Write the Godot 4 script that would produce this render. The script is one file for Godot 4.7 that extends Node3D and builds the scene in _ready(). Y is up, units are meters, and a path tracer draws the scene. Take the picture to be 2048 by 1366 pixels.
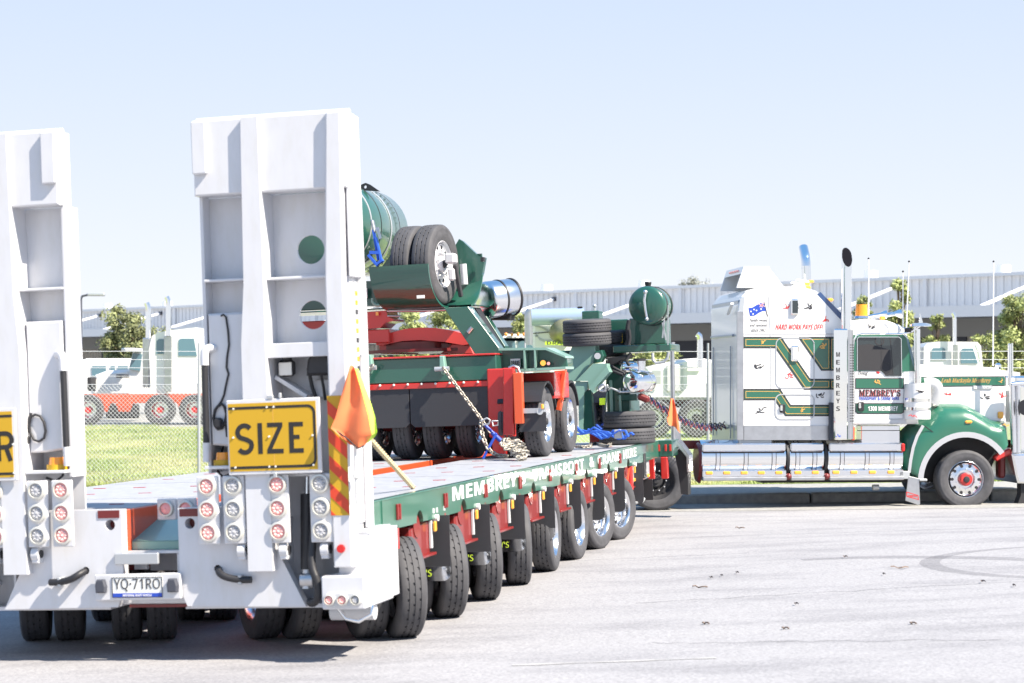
extends Node3D

const TAU2 := TAU
var M := {}
var used := {}
var off := Vector3.ZERO
var rng := RandomNumberGenerator.new()
var fr_trailer: Transform3D
var fr_truck: Transform3D
var fonts := {}


# ---------------------------------------------------------------- mesh builder
class B:
	var st := SurfaceTool.new()
	var xf := Transform3D()
	var col := Color.WHITE
	func _init() -> void:
		st.begin(Mesh.PRIMITIVE_TRIANGLES)
	func tri3(a: Vector3, b: Vector3, c: Vector3, na: Vector3, nb: Vector3, nc: Vector3) -> void:
		var p := xf * a
		var q := xf * b
		var r := xf * c
		var m := xf.basis * na
		var n := xf.basis * nb
		var o := xf.basis * nc
		if (q - p).cross(r - p).dot(m + n + o) > 0.0:
			var t := q
			q = r
			r = t
			t = n
			n = o
			o = t
		st.set_color(col)
		st.set_normal(m.normalized()); st.add_vertex(p)
		st.set_normal(n.normalized()); st.add_vertex(q)
		st.set_normal(o.normalized()); st.add_vertex(r)
	func tri(a: Vector3, b: Vector3, c: Vector3, n: Vector3) -> void:
		tri3(a, b, c, n, n, n)
	func face(a: Vector3, b: Vector3, c: Vector3, d: Vector3, n: Vector3) -> void:
		tri(a, b, c, n)
		tri(a, c, d, n)
	func quad(a: Vector3, b: Vector3, c: Vector3, d: Vector3) -> void:
		var n := (b - a).cross(c - a).normalized()
		if n == Vector3.ZERO:
			n = (c - a).cross(d - a).normalized()
		face(a, b, c, d, n)
	# box given by centre and size, chamfered when bev > 0
	func box(c: Vector3, s: Vector3, bev := 0.0, bas := Basis()) -> void:
		var keep := xf
		xf = xf * Transform3D(bas, c)
		var h := s * 0.5
		var e: float = minf(bev, minf(h.x, minf(h.y, h.z)) * 0.9)
		for ax in 3:
			for sg: float in [-1.0, 1.0]:
				var u := (ax + 1) % 3
				var w := (ax + 2) % 3
				var n := Vector3.ZERO
				n[ax] = sg
				var p: Array[Vector3] = []
				for k: Vector2 in [Vector2(-1, -1), Vector2(1, -1), Vector2(1, 1), Vector2(-1, 1)]:
					var q := Vector3.ZERO
					q[ax] = sg * h[ax]
					q[u] = k.x * (h[u] - e)
					q[w] = k.y * (h[w] - e)
					p.append(q)
				face(p[0], p[1], p[2], p[3], n)
		if e > 0.0:
			for ax in 3:
				var u := (ax + 1) % 3
				var w := (ax + 2) % 3
				for k: Vector2 in [Vector2(-1, -1), Vector2(1, -1), Vector2(1, 1), Vector2(-1, 1)]:
					var p: Array[Vector3] = []
					for t: Array in [[-1, 0], [1, 0], [1, 1], [-1, 1]]:
						var q := Vector3.ZERO
						q[ax] = t[0] * (h[ax] - e)
						q[u] = k.x * (h[u] - (e if t[1] == 0 else 0.0))
						q[w] = k.y * (h[w] - (0.0 if t[1] == 0 else e))
						p.append(q)
					var n := Vector3.ZERO
					n[u] = k.x
					n[w] = k.y
					face(p[0], p[1], p[2], p[3], n.normalized())
			for sx: float in [-1.0, 1.0]:
				for sy: float in [-1.0, 1.0]:
					for sz: float in [-1.0, 1.0]:
						tri(Vector3(sx * h.x, sy * (h.y - e), sz * (h.z - e)), Vector3(sx * (h.x - e), sy * h.y, sz * (h.z - e)), Vector3(sx * (h.x - e), sy * (h.y - e), sz * h.z), Vector3(sx, sy, sz).normalized())
		xf = keep
	func span(a: Vector3, b: Vector3, bev := 0.0) -> void:
		box((a + b) * 0.5, (b - a).abs(), bev)
	# bar of rectangular section between two points
	func bar(a: Vector3, b: Vector3, wide: float, thick: float, up := Vector3.UP, bev := 0.0) -> void:
		var z := (b - a).normalized()
		var x := up.cross(z)
		if x.length() < 0.01:
			x = Vector3.RIGHT.cross(z)
		x = x.normalized()
		box((a + b) * 0.5, Vector3(wide, thick, a.distance_to(b)), bev, Basis(x, z.cross(x), z))
	# polygon in x/y pushed from z0 to z1; bev chamfers the z1 face
	func prism(poly: PackedVector2Array, z0: float, z1: float, bev := 0.0) -> void:
		var p := poly
		if Geometry2D.is_polygon_clockwise(p):
			p.reverse()
		var sgn := signf(z1 - z0)
		var top := p
		if bev > 0.0:
			var g := Geometry2D.offset_polygon(p, -bev)
			if g.size() == 1 and g[0].size() == p.size():
				var gg: PackedVector2Array = g[0]
				var best := 0
				for i in gg.size():
					if gg[i].distance_to(p[0]) < gg[best].distance_to(p[0]):
						best = i
				top = gg.slice(best) + gg.slice(0, best)
			else:
				bev = 0.0
		var zs := z1 - sgn * bev
		for side in 2:
			var q := p if side == 0 else top
			var idx := Geometry2D.triangulate_polygon(q)
			var z := z0 if side == 0 else z1
			var n := Vector3(0, 0, -sgn if side == 0 else sgn)
			for i in range(0, idx.size(), 3):
				tri(Vector3(q[idx[i]].x, q[idx[i]].y, z), Vector3(q[idx[i + 1]].x, q[idx[i + 1]].y, z), Vector3(q[idx[i + 2]].x, q[idx[i + 2]].y, z), n)
		for i in p.size():
			var a := p[i]
			var b := p[(i + 1) % p.size()]
			if a.distance_to(b) < 0.0005:
				continue
			var n := Vector3((b - a).y, -(b - a).x, 0).normalized()
			face(Vector3(a.x, a.y, z0), Vector3(b.x, b.y, z0), Vector3(b.x, b.y, zs), Vector3(a.x, a.y, zs), n)
			if bev > 0.0:
				var c := top[i]
				var d := top[(i + 1) % p.size()]
				face(Vector3(a.x, a.y, zs), Vector3(b.x, b.y, zs), Vector3(d.x, d.y, z1), Vector3(c.x, c.y, z1), (n + Vector3(0, 0, sgn)).normalized())
	# profile of (radius, along) turned about the x axis of at
	func lathe(prof: Array, n := 24, at := Transform3D(), a0 := 0.0, a1 := TAU) -> void:
		var keep := xf
		xf = xf * at
		for i in prof.size() - 1:
			var p: Vector2 = prof[i]
			var q: Vector2 = prof[i + 1]
			if p.distance_to(q) < 0.00001:
				continue
			var n0 := Vector2((q - p).y, -(q - p).x).normalized()
			var np := n0
			var nq := n0
			if i > 0:
				var o: Vector2 = prof[i - 1]
				var m := Vector2((p - o).y, -(p - o).x).normalized()
				if m.dot(n0) > 0.8:
					np = (m + n0).normalized()
			if i < prof.size() - 2:
				var o: Vector2 = prof[i + 2]
				var m := Vector2((o - q).y, -(o - q).x).normalized()
				if m.dot(n0) > 0.8:
					nq = (m + n0).normalized()
			for k in n:
				var t0 := a0 + (a1 - a0) * k / n
				var t1 := a0 + (a1 - a0) * (k + 1) / n
				var d0 := Vector3(0, cos(t0), sin(t0))
				var d1 := Vector3(0, cos(t1), sin(t1))
				var A := Vector3(p.y, 0, 0) + d0 * p.x
				var C := Vector3(q.y, 0, 0) + d0 * q.x
				var D := Vector3(q.y, 0, 0) + d1 * q.x
				var E := Vector3(p.y, 0, 0) + d1 * p.x
				var nA := Vector3(np.y, 0, 0) + d0 * np.x
				var nC := Vector3(nq.y, 0, 0) + d0 * nq.x
				var nD := Vector3(nq.y, 0, 0) + d1 * nq.x
				var nE := Vector3(np.y, 0, 0) + d1 * np.x
				if q.x > 0.00001:
					tri3(A, C, D, nA, nC, nD)
				if p.x > 0.00001:
					tri3(A, D, E, nA, nD, nE)
		xf = keep
	# capped cylinder or cone between two points
	func cyl(a: Vector3, b: Vector3, r0: float, r1 := -1.0, n := 16, dome := 0.0) -> void:
		if r1 < 0.0:
			r1 = r0
		var x := (b - a).normalized()
		var y := x.cross(Vector3.UP if absf(x.y) < 0.9 else Vector3.RIGHT).normalized()
		var L := a.distance_to(b)
		var prof: Array = []
		if dome > 0.0:
			for i in 7:
				var t := PI * 0.5 * i / 6.0
				prof.append(Vector2(r0 * sin(t), -dome * cos(t)))
			for i in 7:
				var t := PI * 0.5 * i / 6.0
				prof.append(Vector2(r1 * cos(t), L + dome * sin(t)))
		else:
			prof = [Vector2(0, 0), Vector2(r0, 0), Vector2(r1, L), Vector2(0, L)]
		prof.reverse()
		lathe(prof, n, Transform3D(Basis(x, y, x.cross(y)), a))
	# round tube along a path
	func tube(path: Array, r: float, n := 8, caps := true) -> void:
		var rings: Array = []
		var up := Vector3.UP
		for i in path.size():
			var p: Vector3 = path[i]
			var t: Vector3 = (path[mini(i + 1, path.size() - 1)] - path[maxi(i - 1, 0)]).normalized()
			if absf(up.dot(t)) > 0.98:
				up = Vector3.RIGHT if absf(t.x) < 0.9 else Vector3.BACK
			var s := t.cross(up).normalized()
			up = s.cross(t).normalized()
			var ring: Array = []
			for k in n:
				var a := TAU * k / n
				ring.append([p + (s * cos(a) + up * sin(a)) * r, s * cos(a) + up * sin(a)])
			rings.append(ring)
		for i in path.size() - 1:
			for k in n:
				var a: Array = rings[i][k]
				var b: Array = rings[i][(k + 1) % n]
				var c: Array = rings[i + 1][(k + 1) % n]
				var d: Array = rings[i + 1][k]
				tri3(a[0], b[0], c[0], a[1], b[1], c[1])
				tri3(a[0], c[0], d[0], a[1], c[1], d[1])
		if caps:
			for e in 2:
				var i := 0 if e == 0 else path.size() - 1
				var t: Vector3 = (path[1] - path[0]).normalized() * -1.0 if e == 0 else (path[i] - path[i - 1]).normalized()
				for k in range(1, n - 1):
					tri(rings[i][0][0], rings[i][k][0], rings[i][k + 1][0], t)
	# flat stroke of a given width lying in x/y, thickness t along z
	func stroke(path: Array, wide: float, z0: float, t: float) -> void:
		var l := PackedVector2Array()
		var r := PackedVector2Array()
		for i in path.size():
			var p: Vector2 = path[i]
			var a: Vector2 = (p - path[maxi(i - 1, 0)]).normalized()
			var b: Vector2 = (path[mini(i + 1, path.size() - 1)] - p).normalized()
			if a == Vector2.ZERO: a = b
			if b == Vector2.ZERO: b = a
			var m := (a + b).normalized()
			var nn := Vector2(-m.y, m.x)
			var k: float = 0.5 * wide / maxf(0.4, nn.dot(Vector2(-a.y, a.x)))
			l.append(p + nn * k)
			r.append(p - nn * k)
		for i in path.size() - 1:
			prism(PackedVector2Array([l[i], l[i + 1], r[i + 1], r[i]]), z0, z0 + t)
	func ball(c: Vector3, r: float, n := 12, sq := Vector3.ONE) -> void:
		var keep := xf
		xf = xf * Transform3D(Basis.from_scale(sq), c)
		var prof: Array = []
		for i in n / 2 + 1:
			var t := PI * i / (n / 2)
			prof.append(Vector2(r * sin(t), r * cos(t)))
		lathe(prof, n)
		xf = keep
	func text(s: String, font: Font, at: Vector3, wide: float, high: float, depth := 0.004, shear := 0.0, bas := Basis()) -> void:
		var tm := TextMesh.new()
		tm.font = font
		tm.text = s
		tm.font_size = 64
		tm.pixel_size = 0.01
		tm.depth = 0.1
		tm.curve_step = 3.0
		var bb := tm.get_aabb()
		var sx := wide / bb.size.x
		var sy := high / bb.size.y
		var t := Transform3D(Basis(Vector3(sx, 0, 0), Vector3(shear * sy, sy, 0), Vector3(0, 0, depth / 0.1)), Vector3.ZERO)
		var c := bb.get_center()
		t.origin = -(t.basis * Vector3(c.x, c.y, c.z - bb.size.z * 0.5))
		var keep := xf
		xf = xf * Transform3D(bas, at)
		for s_ in tm.get_surface_count():
			var arr := tm.surface_get_arrays(s_)
			var vs: PackedVector3Array = arr[Mesh.ARRAY_VERTEX]
			var ns: PackedVector3Array = arr[Mesh.ARRAY_NORMAL]
			var ix: PackedInt32Array = arr[Mesh.ARRAY_INDEX]
			for i in range(0, ix.size(), 3):
				var p := vs[ix[i]]
				var q := vs[ix[i + 1]]
				var r := vs[ix[i + 2]]
				if p.z < 0.0 and q.z < 0.0 and r.z < 0.0:
					continue  # the back of a letter lies on its plate
				tri3(t * p, t * q, t * r, ns[ix[i]], ns[ix[i + 1]], ns[ix[i + 2]])
		xf = keep
	func done() -> ArrayMesh:
		return st.commit()


func nb() -> B:
	var b := B.new()
	b.xf = Transform3D(Basis(), -off)
	return b


func numbered(where: Node, called: String) -> String:
	var key := str(where.get_instance_id()) + called
	var k: int = used.get(key, 0)
	used[key] = k + 1
	return called if k == 0 else "%s_%03d" % [called, k]


func part(where: Node, called: String, b: B, m: Material) -> MeshInstance3D:
	return put(where, called, b.done(), m)


func put(where: Node, called: String, mesh: Mesh, m: Material) -> MeshInstance3D:
	var o := MeshInstance3D.new()
	o.name = numbered(where, called)
	o.mesh = mesh
	o.material_override = m
	where.add_child(o, true)
	return o


func tag(o: Node, label: String, category: String, group := "") -> Node:
	o.set_meta("label", label)
	o.set_meta("category", category)
	if group:
		o.set_meta("group", group)
	return o


# a thing standing at base in a frame; parts made afterwards with nb() are given in that frame
func thing(called: String, label: String, category: String, frame := Transform3D(), base := Vector3.ZERO, group := "") -> Node3D:
	var o := Node3D.new()
	o.name = numbered(self, called)
	add_child(o, true)
	o.transform = frame * Transform3D(Basis(), base)
	off = base
	tag(o, label, category, group)
	return o


func setting(called: String, b: B, m: Material) -> MeshInstance3D:
	var o := part(self, called, b, m)
	o.set_meta("kind", "structure")
	return o


func group_node(where: Node, called: String) -> Node3D:
	var o := Node3D.new()
	o.name = numbered(where, called)
	where.add_child(o, true)
	return o


func clone(src: Node3D, where: Node, called: String, xf: Transform3D) -> Node3D:
	var o: Node3D = src.duplicate()
	o.name = numbered(where, called)
	where.add_child(o, true)
	o.transform = xf
	return o


func arc(c: Vector2, r: float, a0: float, a1: float, n: int) -> Array:
	var out: Array = []
	for i in n + 1:
		var a := deg_to_rad(a0 + (a1 - a0) * i / n)
		out.append(c + Vector2(cos(a), sin(a)) * r)
	return out


func ring_poly(outer: Array, holes: Array) -> PackedVector2Array:
	# outer polygon with round holes [centre, radius], each joined by a hairline bridge to the outline
	var p := PackedVector2Array(outer)
	if Geometry2D.is_polygon_clockwise(p):
		p.reverse()
	for h: Array in holes:
		var c: Vector2 = h[0]
		var r: float = h[1]
		var best := 0
		for i in p.size():
			if p[i].distance_to(c) < p[best].distance_to(c):
				best = i
		var a0 := rad_to_deg((p[best] - c).angle())
		var circ := arc(c, r, a0 - 0.05, a0 - 359.95, 28)
		var q := p.slice(0, best + 1)
		for v: Vector2 in circ:
			q.append(v)
		q.append(p[best] + (p[best] - c).normalized().rotated(PI / 2) * 0.0004)
		q.append_array(p.slice(best + 1))
		p = q
	return p


# smooth sheet through a grid of points, lit from the side that out points to
func grid_surface(b: B, grid: Array, out: Vector3, shift := Vector3.ZERO, flip := 1.0) -> void:
	var nrm := func(i: int, j: int) -> Vector3:
		var u: Vector3 = grid[i][mini(j + 1, grid[0].size() - 1)] - grid[i][maxi(j - 1, 0)]
		var v: Vector3 = grid[mini(i + 1, grid.size() - 1)][j] - grid[maxi(i - 1, 0)][j]
		var m := v.cross(u).normalized()
		return m * flip if m.dot(out) >= 0.0 else -m * flip
	for i in grid.size() - 1:
		for j in grid[0].size() - 1:
			var p: Array = []
			for k: Array in [[0, 0], [0, 1], [1, 1], [1, 0]]:
				p.append([grid[i + k[0]][j + k[1]] + shift, nrm.call(i + k[0], j + k[1])])
			b.tri3(p[0][0], p[1][0], p[2][0], p[0][1], p[1][1], p[2][1])
			b.tri3(p[0][0], p[2][0], p[3][0], p[0][1], p[2][1], p[3][1])


func bez(a: Vector3, b: Vector3, c: Vector3, d: Vector3, n := 10) -> Array:
	var out: Array = []
	for i in n + 1:
		out.append(a.bezier_interpolate(b, c, d, float(i) / n))
	return out


# ---------------------------------------------------------------- materials (base colours are linear values)
func mat(called: String, r: float, g: float, b: float, rough := 0.6, metal := 0.0, coat := 0.0) -> StandardMaterial3D:
	var m := StandardMaterial3D.new()
	m.resource_name = called
	m.albedo_color = Color(r, g, b).linear_to_srgb()
	m.roughness = rough
	m.metallic = metal
	if coat > 0.0:
		m.clearcoat_enabled = true
		m.clearcoat = coat
		m.clearcoat_roughness = 0.06
	M[called] = m
	return m


func noise_tex(size: int, freq: float, lo: Color, hi: Color, seed_: int, kind := FastNoiseLite.TYPE_SIMPLEX_SMOOTH, oct := 4, mid := Color(0, 0, 0, 0)) -> NoiseTexture2D:
	var n := FastNoiseLite.new()
	n.noise_type = kind
	n.frequency = freq
	n.seed = seed_
	n.fractal_octaves = oct
	n.fractal_gain = 0.6
	var t := NoiseTexture2D.new()
	t.width = size
	t.height = size
	t.seamless = true
	t.noise = n
	var g := Gradient.new()
	g.set_color(0, lo.linear_to_srgb())
	g.set_color(1, hi.linear_to_srgb())
	if mid.a > 0.0:
		g.add_point(0.5, mid.linear_to_srgb())
	t.color_ramp = g
	return t


func tri_map(m: StandardMaterial3D, scale: float, world := true) -> void:
	m.uv1_triplanar = true
	m.uv1_world_triplanar = world
	m.uv1_scale = Vector3.ONE * scale


func grime(m: StandardMaterial3D, scale: float, seed_: int, lo: float, hi := 1.0) -> void:
	# uneven tone over the base colour and uneven gloss
	var c := m.albedo_color.srgb_to_linear()
	m.albedo_texture = noise_tex(256, 0.012, Color(c.r * lo, c.g * lo, c.b * lo), Color(c.r * hi, c.g * hi, c.b * hi), seed_)
	m.albedo_color = Color.WHITE
	tri_map(m, scale, false)


func make_materials() -> void:
	var wh := mat("white", 0.7, 0.7, 0.71, 0.38, 0.0, 0.35)
	wh.albedo_texture = noise_tex(512, 0.012, Color(0.59, 0.59, 0.60), Color(0.645, 0.65, 0.685), 3, FastNoiseLite.TYPE_SIMPLEX_SMOOTH, 5, Color(0.62, 0.625, 0.655))
	wh.albedo_color = Color.WHITE
	tri_map(wh, 0.5, false)
	wh.uv1_scale = Vector3(1.1, 0.35, 1.1)
	mat("cab_white", 0.82, 0.82, 0.82, 0.3, 0.0, 0.8)
	mat("rail_green", 0.028, 0.14, 0.092, 0.35, 0.0, 0.8)
	mat("turret_red", 0.22, 0.014, 0.012, 0.42, 0.0, 0.5)
	mat("seam", 0.02, 0.03, 0.03, 0.6)
	mat("rim_grey", 0.62, 0.62, 0.65, 0.4)
	mat("green", 0.016, 0.092, 0.066, 0.32, 0.0, 0.9)
	mat("stripe_green", 0.019, 0.125, 0.078, 0.3, 0.0, 0.8)
	mat("sea_green", 0.22, 0.39, 0.325, 0.4, 0.0, 0.5)
	mat("bright_red", 0.66, 0.05, 0.04, 0.4, 0.0, 0.5)
	mat("pale_blue", 0.36, 0.46, 0.68, 0.3, 0.3)
	mat("tan", 0.34, 0.32, 0.18, 0.25, 0.4)
	mat("hose_red", 0.2, 0.02, 0.03, 0.5)
	mat("hose_blue", 0.02, 0.035, 0.17, 0.5)
	mat("red", 0.52, 0.026, 0.022, 0.38, 0.0, 0.6)
	mat("orange_red", 0.62, 0.09, 0.03, 0.42, 0.0, 0.4)
	mat("chassis_red", 0.15, 0.012, 0.012, 0.45, 0.0, 0.3)
	var rub := mat("rubber", 0.07, 0.07, 0.078, 0.72)
	grime(rub, 1.5, 11, 0.75, 1.3)
	mat("flap", 0.034, 0.035, 0.042, 0.6)
	mat("black", 0.022, 0.022, 0.026, 0.5)
	mat("dark", 0.03, 0.03, 0.035, 0.75)
	mat("chrome", 0.86, 0.87, 0.88, 0.06, 1.0)
	mat("alloy", 0.78, 0.79, 0.82, 0.22, 1.0)
	var st := mat("steel", 0.55, 0.56, 0.58, 0.38, 1.0)
	grime(st, 1.2, 19, 0.85, 1.05)
	mat("silver_paint", 0.55, 0.56, 0.58, 0.4)
	mat("galv", 0.5, 0.52, 0.54, 0.5, 0.6)
	mat("fence_wire", 0.62, 0.64, 0.66, 0.5, 0.2)
	var dk := mat("deck", 0.42, 0.44, 0.48, 0.62)
	dk.albedo_texture = noise_tex(512, 0.02, Color(0.27, 0.28, 0.31), Color(0.40, 0.41, 0.44), 8, FastNoiseLite.TYPE_SIMPLEX_SMOOTH, 5)
	dk.albedo_color = Color.WHITE
	tri_map(dk, 0.5)
	mat("slot_red", 0.38, 0.02, 0.03, 0.6)
	mat("yellow", 0.56, 0.33, 0.012, 0.5)
	mat("sign_black", 0.02, 0.018, 0.018, 0.5)
	mat("plate_white", 0.75, 0.75, 0.72, 0.4)
	mat("blue", 0.02, 0.07, 0.45, 0.5)
	mat("strap_blue", 0.02, 0.10, 0.52, 0.7)
	mat("amber", 0.9, 0.32, 0.015, 0.25, 0.0, 0.8)
	mat("amber_flash", 0.9, 0.42, 0.05, 0.3, 0.0, 0.8)
	mat("red_lens", 0.92, 0.36, 0.35, 0.25, 0.0, 0.7)
	mat("led_red", 0.98, 0.62, 0.6, 0.3, 0.0, 0.5)
	mat("clear_lens", 0.5, 0.5, 0.53, 0.25, 0.0, 0.5)
	mat("bezel", 0.66, 0.65, 0.6, 0.3, 0.3, 0.4)
	mat("led_grey", 0.42, 0.43, 0.46, 0.3)
	mat("chev_red", 0.62, 0.055, 0.02, 0.45)
	var fo := mat("flag_orange", 0.98, 0.26, 0.1, 0.8)
	fo.backlight_enabled = true
	fo.backlight = Color(0.5, 0.12, 0.04)
	var fy := mat("flag_yellow", 0.62, 0.85, 0.12, 0.8)
	fy.backlight_enabled = true
	fy.backlight = Color(0.3, 0.4, 0.06)
	mat("rope", 0.58, 0.48, 0.30, 0.9)
	mat("chain", 0.38, 0.35, 0.30, 0.45, 0.55)
	mat("gold", 0.72, 0.40, 0.10, 0.5)
	mat("ink", 0.025, 0.025, 0.03, 0.6)
	mat("letter_white", 0.82, 0.82, 0.82, 0.45)
	mat("letter_red", 0.6, 0.02, 0.02, 0.45)
	mat("lime", 0.55, 0.75, 0.05, 0.6)
	var gl := mat("glass", 0.02, 0.03, 0.035, 0.05)
	gl.metallic_specular = 0.7
	var wg := mat("window", 0.10, 0.2, 0.25, 0.06)
	wg.metallic_specular = 0.7
	mat("tint", 0.03, 0.075, 0.2, 0.1, 0.0, 0.9)
	var pane := mat("clear_pane", 0.75, 0.85, 0.85, 0.03)
	pane.transparency = BaseMaterial3D.TRANSPARENCY_ALPHA
	pane.albedo_color.a = 0.25
	mat("cabin", 0.06, 0.06, 0.065, 0.8)
	mat("red_hose", 0.4, 0.03, 0.03, 0.5)
	var conc := mat("concrete", 0.4, 0.4, 0.39, 0.85)
	conc.albedo_texture = noise_tex(512, 0.03, Color(0.24, 0.24, 0.235), Color(0.38, 0.375, 0.36), 5, FastNoiseLite.TYPE_SIMPLEX_SMOOTH, 6)
	conc.albedo_color = Color.WHITE
	tri_map(conc, 0.4)
	var asp := mat("asphalt", 0.36, 0.36, 0.36, 0.88)
	asp.albedo_texture = noise_tex(1024, 0.16, Color(0.20, 0.198, 0.206), Color(0.44, 0.435, 0.45), 21, FastNoiseLite.TYPE_VALUE, 3, Color(0.318, 0.314, 0.326))
	asp.albedo_color = Color.WHITE
	tri_map(asp, 0.37)
	asp.detail_enabled = true
	asp.detail_blend_mode = BaseMaterial3D.BLEND_MODE_MUL
	asp.detail_albedo = noise_tex(512, 0.014, Color(0.70, 0.70, 0.72), Color(1, 1, 1), 33, FastNoiseLite.TYPE_SIMPLEX_SMOOTH, 5, Color(0.95, 0.95, 0.96))
	asp.detail_uv_layer = BaseMaterial3D.DETAIL_UV_2
	asp.uv2_triplanar = true
	asp.uv2_world_triplanar = true
	asp.uv2_scale = Vector3(0.045, 0.13, 0.13)
	asp.heightmap_enabled = true
	asp.heightmap_texture = asp.albedo_texture
	asp.heightmap_scale = 0.5
	var gr := mat("grass", 0.2, 0.24, 0.06, 0.9)
	gr.albedo_texture = noise_tex(1024, 0.05, Color(0.2, 0.27, 0.07), Color(0.42, 0.43, 0.22), 14, FastNoiseLite.TYPE_SIMPLEX_SMOOTH, 6, Color(0.30, 0.375, 0.135))
	gr.albedo_color = Color.WHITE
	tri_map(gr, 0.16)
	gr.detail_enabled = true
	gr.detail_blend_mode = BaseMaterial3D.BLEND_MODE_MUL
	gr.detail_albedo = noise_tex(256, 0.02, Color(0.82, 0.9, 0.8), Color(1.0, 0.95, 0.88), 44, FastNoiseLite.TYPE_SIMPLEX_SMOOTH, 4)
	gr.detail_uv_layer = BaseMaterial3D.DETAIL_UV_2
	gr.uv2_triplanar = true
	gr.uv2_world_triplanar = true
	gr.uv2_scale = Vector3.ONE * 0.05
	var bl := mat("blade", 0.2, 0.27, 0.06, 0.8)
	bl.vertex_color_use_as_albedo = true
	bl.albedo_color = Color.WHITE
	var yd := mat("yard", 0.3, 0.29, 0.27, 0.9)
	yd.albedo_texture = noise_tex(512, 0.03, Color(0.22, 0.215, 0.2), Color(0.38, 0.37, 0.35), 6)
	yd.albedo_color = Color.WHITE
	tri_map(yd, 0.1)
	mat("wall_white", 0.8, 0.805, 0.82, 0.55)
	mat("wall_beige", 0.6, 0.56, 0.5, 0.6)
	mat("fascia", 0.74, 0.75, 0.77, 0.5)
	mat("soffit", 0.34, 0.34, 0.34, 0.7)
	mat("door_dark", 0.06, 0.065, 0.085, 0.6)
	mat("bark", 0.12, 0.085, 0.06, 0.9)
	var lf := mat("leaf", 0.08, 0.1, 0.03, 0.7)
	lf.vertex_color_use_as_albedo = true
	lf.albedo_color = Color.WHITE
	lf.backlight_enabled = true
	lf.backlight = Color(0.25, 0.28, 0.08)
	var sk := mat("skid", 0.10, 0.10, 0.12, 0.85)
	sk.transparency = BaseMaterial3D.TRANSPARENCY_ALPHA
	sk.albedo_color.a = 0.2
	var ck := mat("crack", 0.05, 0.05, 0.055, 0.9)
	ck.transparency = BaseMaterial3D.TRANSPARENCY_ALPHA
	ck.albedo_color.a = 0.4
	var so := mat("soot", 0.012, 0.012, 0.016, 1.0)
	so.metallic_specular = 0.1
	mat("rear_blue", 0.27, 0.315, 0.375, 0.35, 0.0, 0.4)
	mat("twig", 0.17, 0.13, 0.11, 0.9)
	mat("paint_line", 0.41, 0.405, 0.405, 0.8)
	for f: Array in [["sans", "Droid Sans", 400, false], ["bold", "Droid Sans", 700, false], ["serif", "Droid Serif", 400, false], ["serif_bold", "Droid Serif", 700, false]]:
		var sf := SystemFont.new()
		sf.font_names = PackedStringArray([f[1]])
		sf.font_weight = f[2]
		fonts[f[0]] = sf
func _ready() -> void:
	rng.seed = 7
	# camera: 70 mm lens at eye height on the road, shifted a little upwards
	var cam := Camera3D.new()
	cam.name = "camera"
	cam.projection = Camera3D.PROJECTION_FRUSTUM
	cam.near = 0.1
	cam.far = 900.0
	cam.position = Vector3(0, 2.2, 0)
	var at := CameraAttributesPhysical.new()
	at.exposure_aperture = 2.8
	at.frustum_focal_length = 70.0
	at.frustum_focus_distance = 27.0
	at.frustum_near = 0.1
	at.frustum_far = 900.0
	cam.attributes = at
	cam.near = 0.1
	cam.far = 900.0
	cam.size = 0.03415
	cam.frustum_offset = Vector2(0, 0.00155)
	add_child(cam)
	cam.current = true
	var env := Environment.new()
	env.background_mode = Environment.BG_SKY
	var sm := ProceduralSkyMaterial.new()
	sm.sky_top_color = Color(0.072, 0.172, 0.34).linear_to_srgb()
	sm.sky_horizon_color = Color(0.372, 0.380, 0.392).linear_to_srgb()
	sm.sky_curve = 0.25
	sm.ground_horizon_color = Color(0.4, 0.4, 0.4).linear_to_srgb()
	sm.ground_bottom_color = Color(0.2, 0.2, 0.2).linear_to_srgb()
	sm.sun_angle_max = 1.0
	var sky := Sky.new()
	sky.sky_material = sm
	env.sky = sky
	env.tonemap_mode = Environment.TONE_MAPPER_LINEAR
	env.tonemap_exposure = 2.7
	env.sdfgi_enabled = true
	env.ssao_enabled = true
	env.ssil_enabled = true
	var we := WorldEnvironment.new()
	we.name = "world"
	we.environment = env
	add_child(we)
	var sun := DirectionalLight3D.new()
	sun.name = "sun"
	sun.light_energy = 1.35
	sun.light_color = Color(1.0, 0.955, 0.885)
	sun.light_angular_distance = 0.5
	sun.shadow_enabled = true
	add_child(sun)
	sun.look_at_from_position(Vector3(0.76, 1.0, 0.47), Vector3.ZERO)

	var rolled := Basis(Vector3.UP, -0.22864) * Basis(Vector3.BACK, 0.036)
	fr_trailer = Transform3D(rolled, Vector3(-1.07, 0, -15.54))
	fr_truck = Transform3D(Basis(Vector3.UP, --0.08727), Vector3(5.442, 0.03, -32.2))
	make_materials()
	make_ground()
	make_warehouse()
	make_fence()
	make_trees()
	make_yard_vehicles()
	make_trailer()
	make_signs()
	make_cargo()
	make_deck_gear()
	make_truck()
	make_litter()
# ---------------------------------------------------------------- ground
func ground_y(x: float, d: float) -> float:
	var right := -1.07 + 0.2327 * (d - 15.54)
	var s: float = lerpf(0.036, 0.012, smoothstep(25.0, 31.0, d))
	return s * clampf(x - right, -16.0, 16.0)


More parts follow.
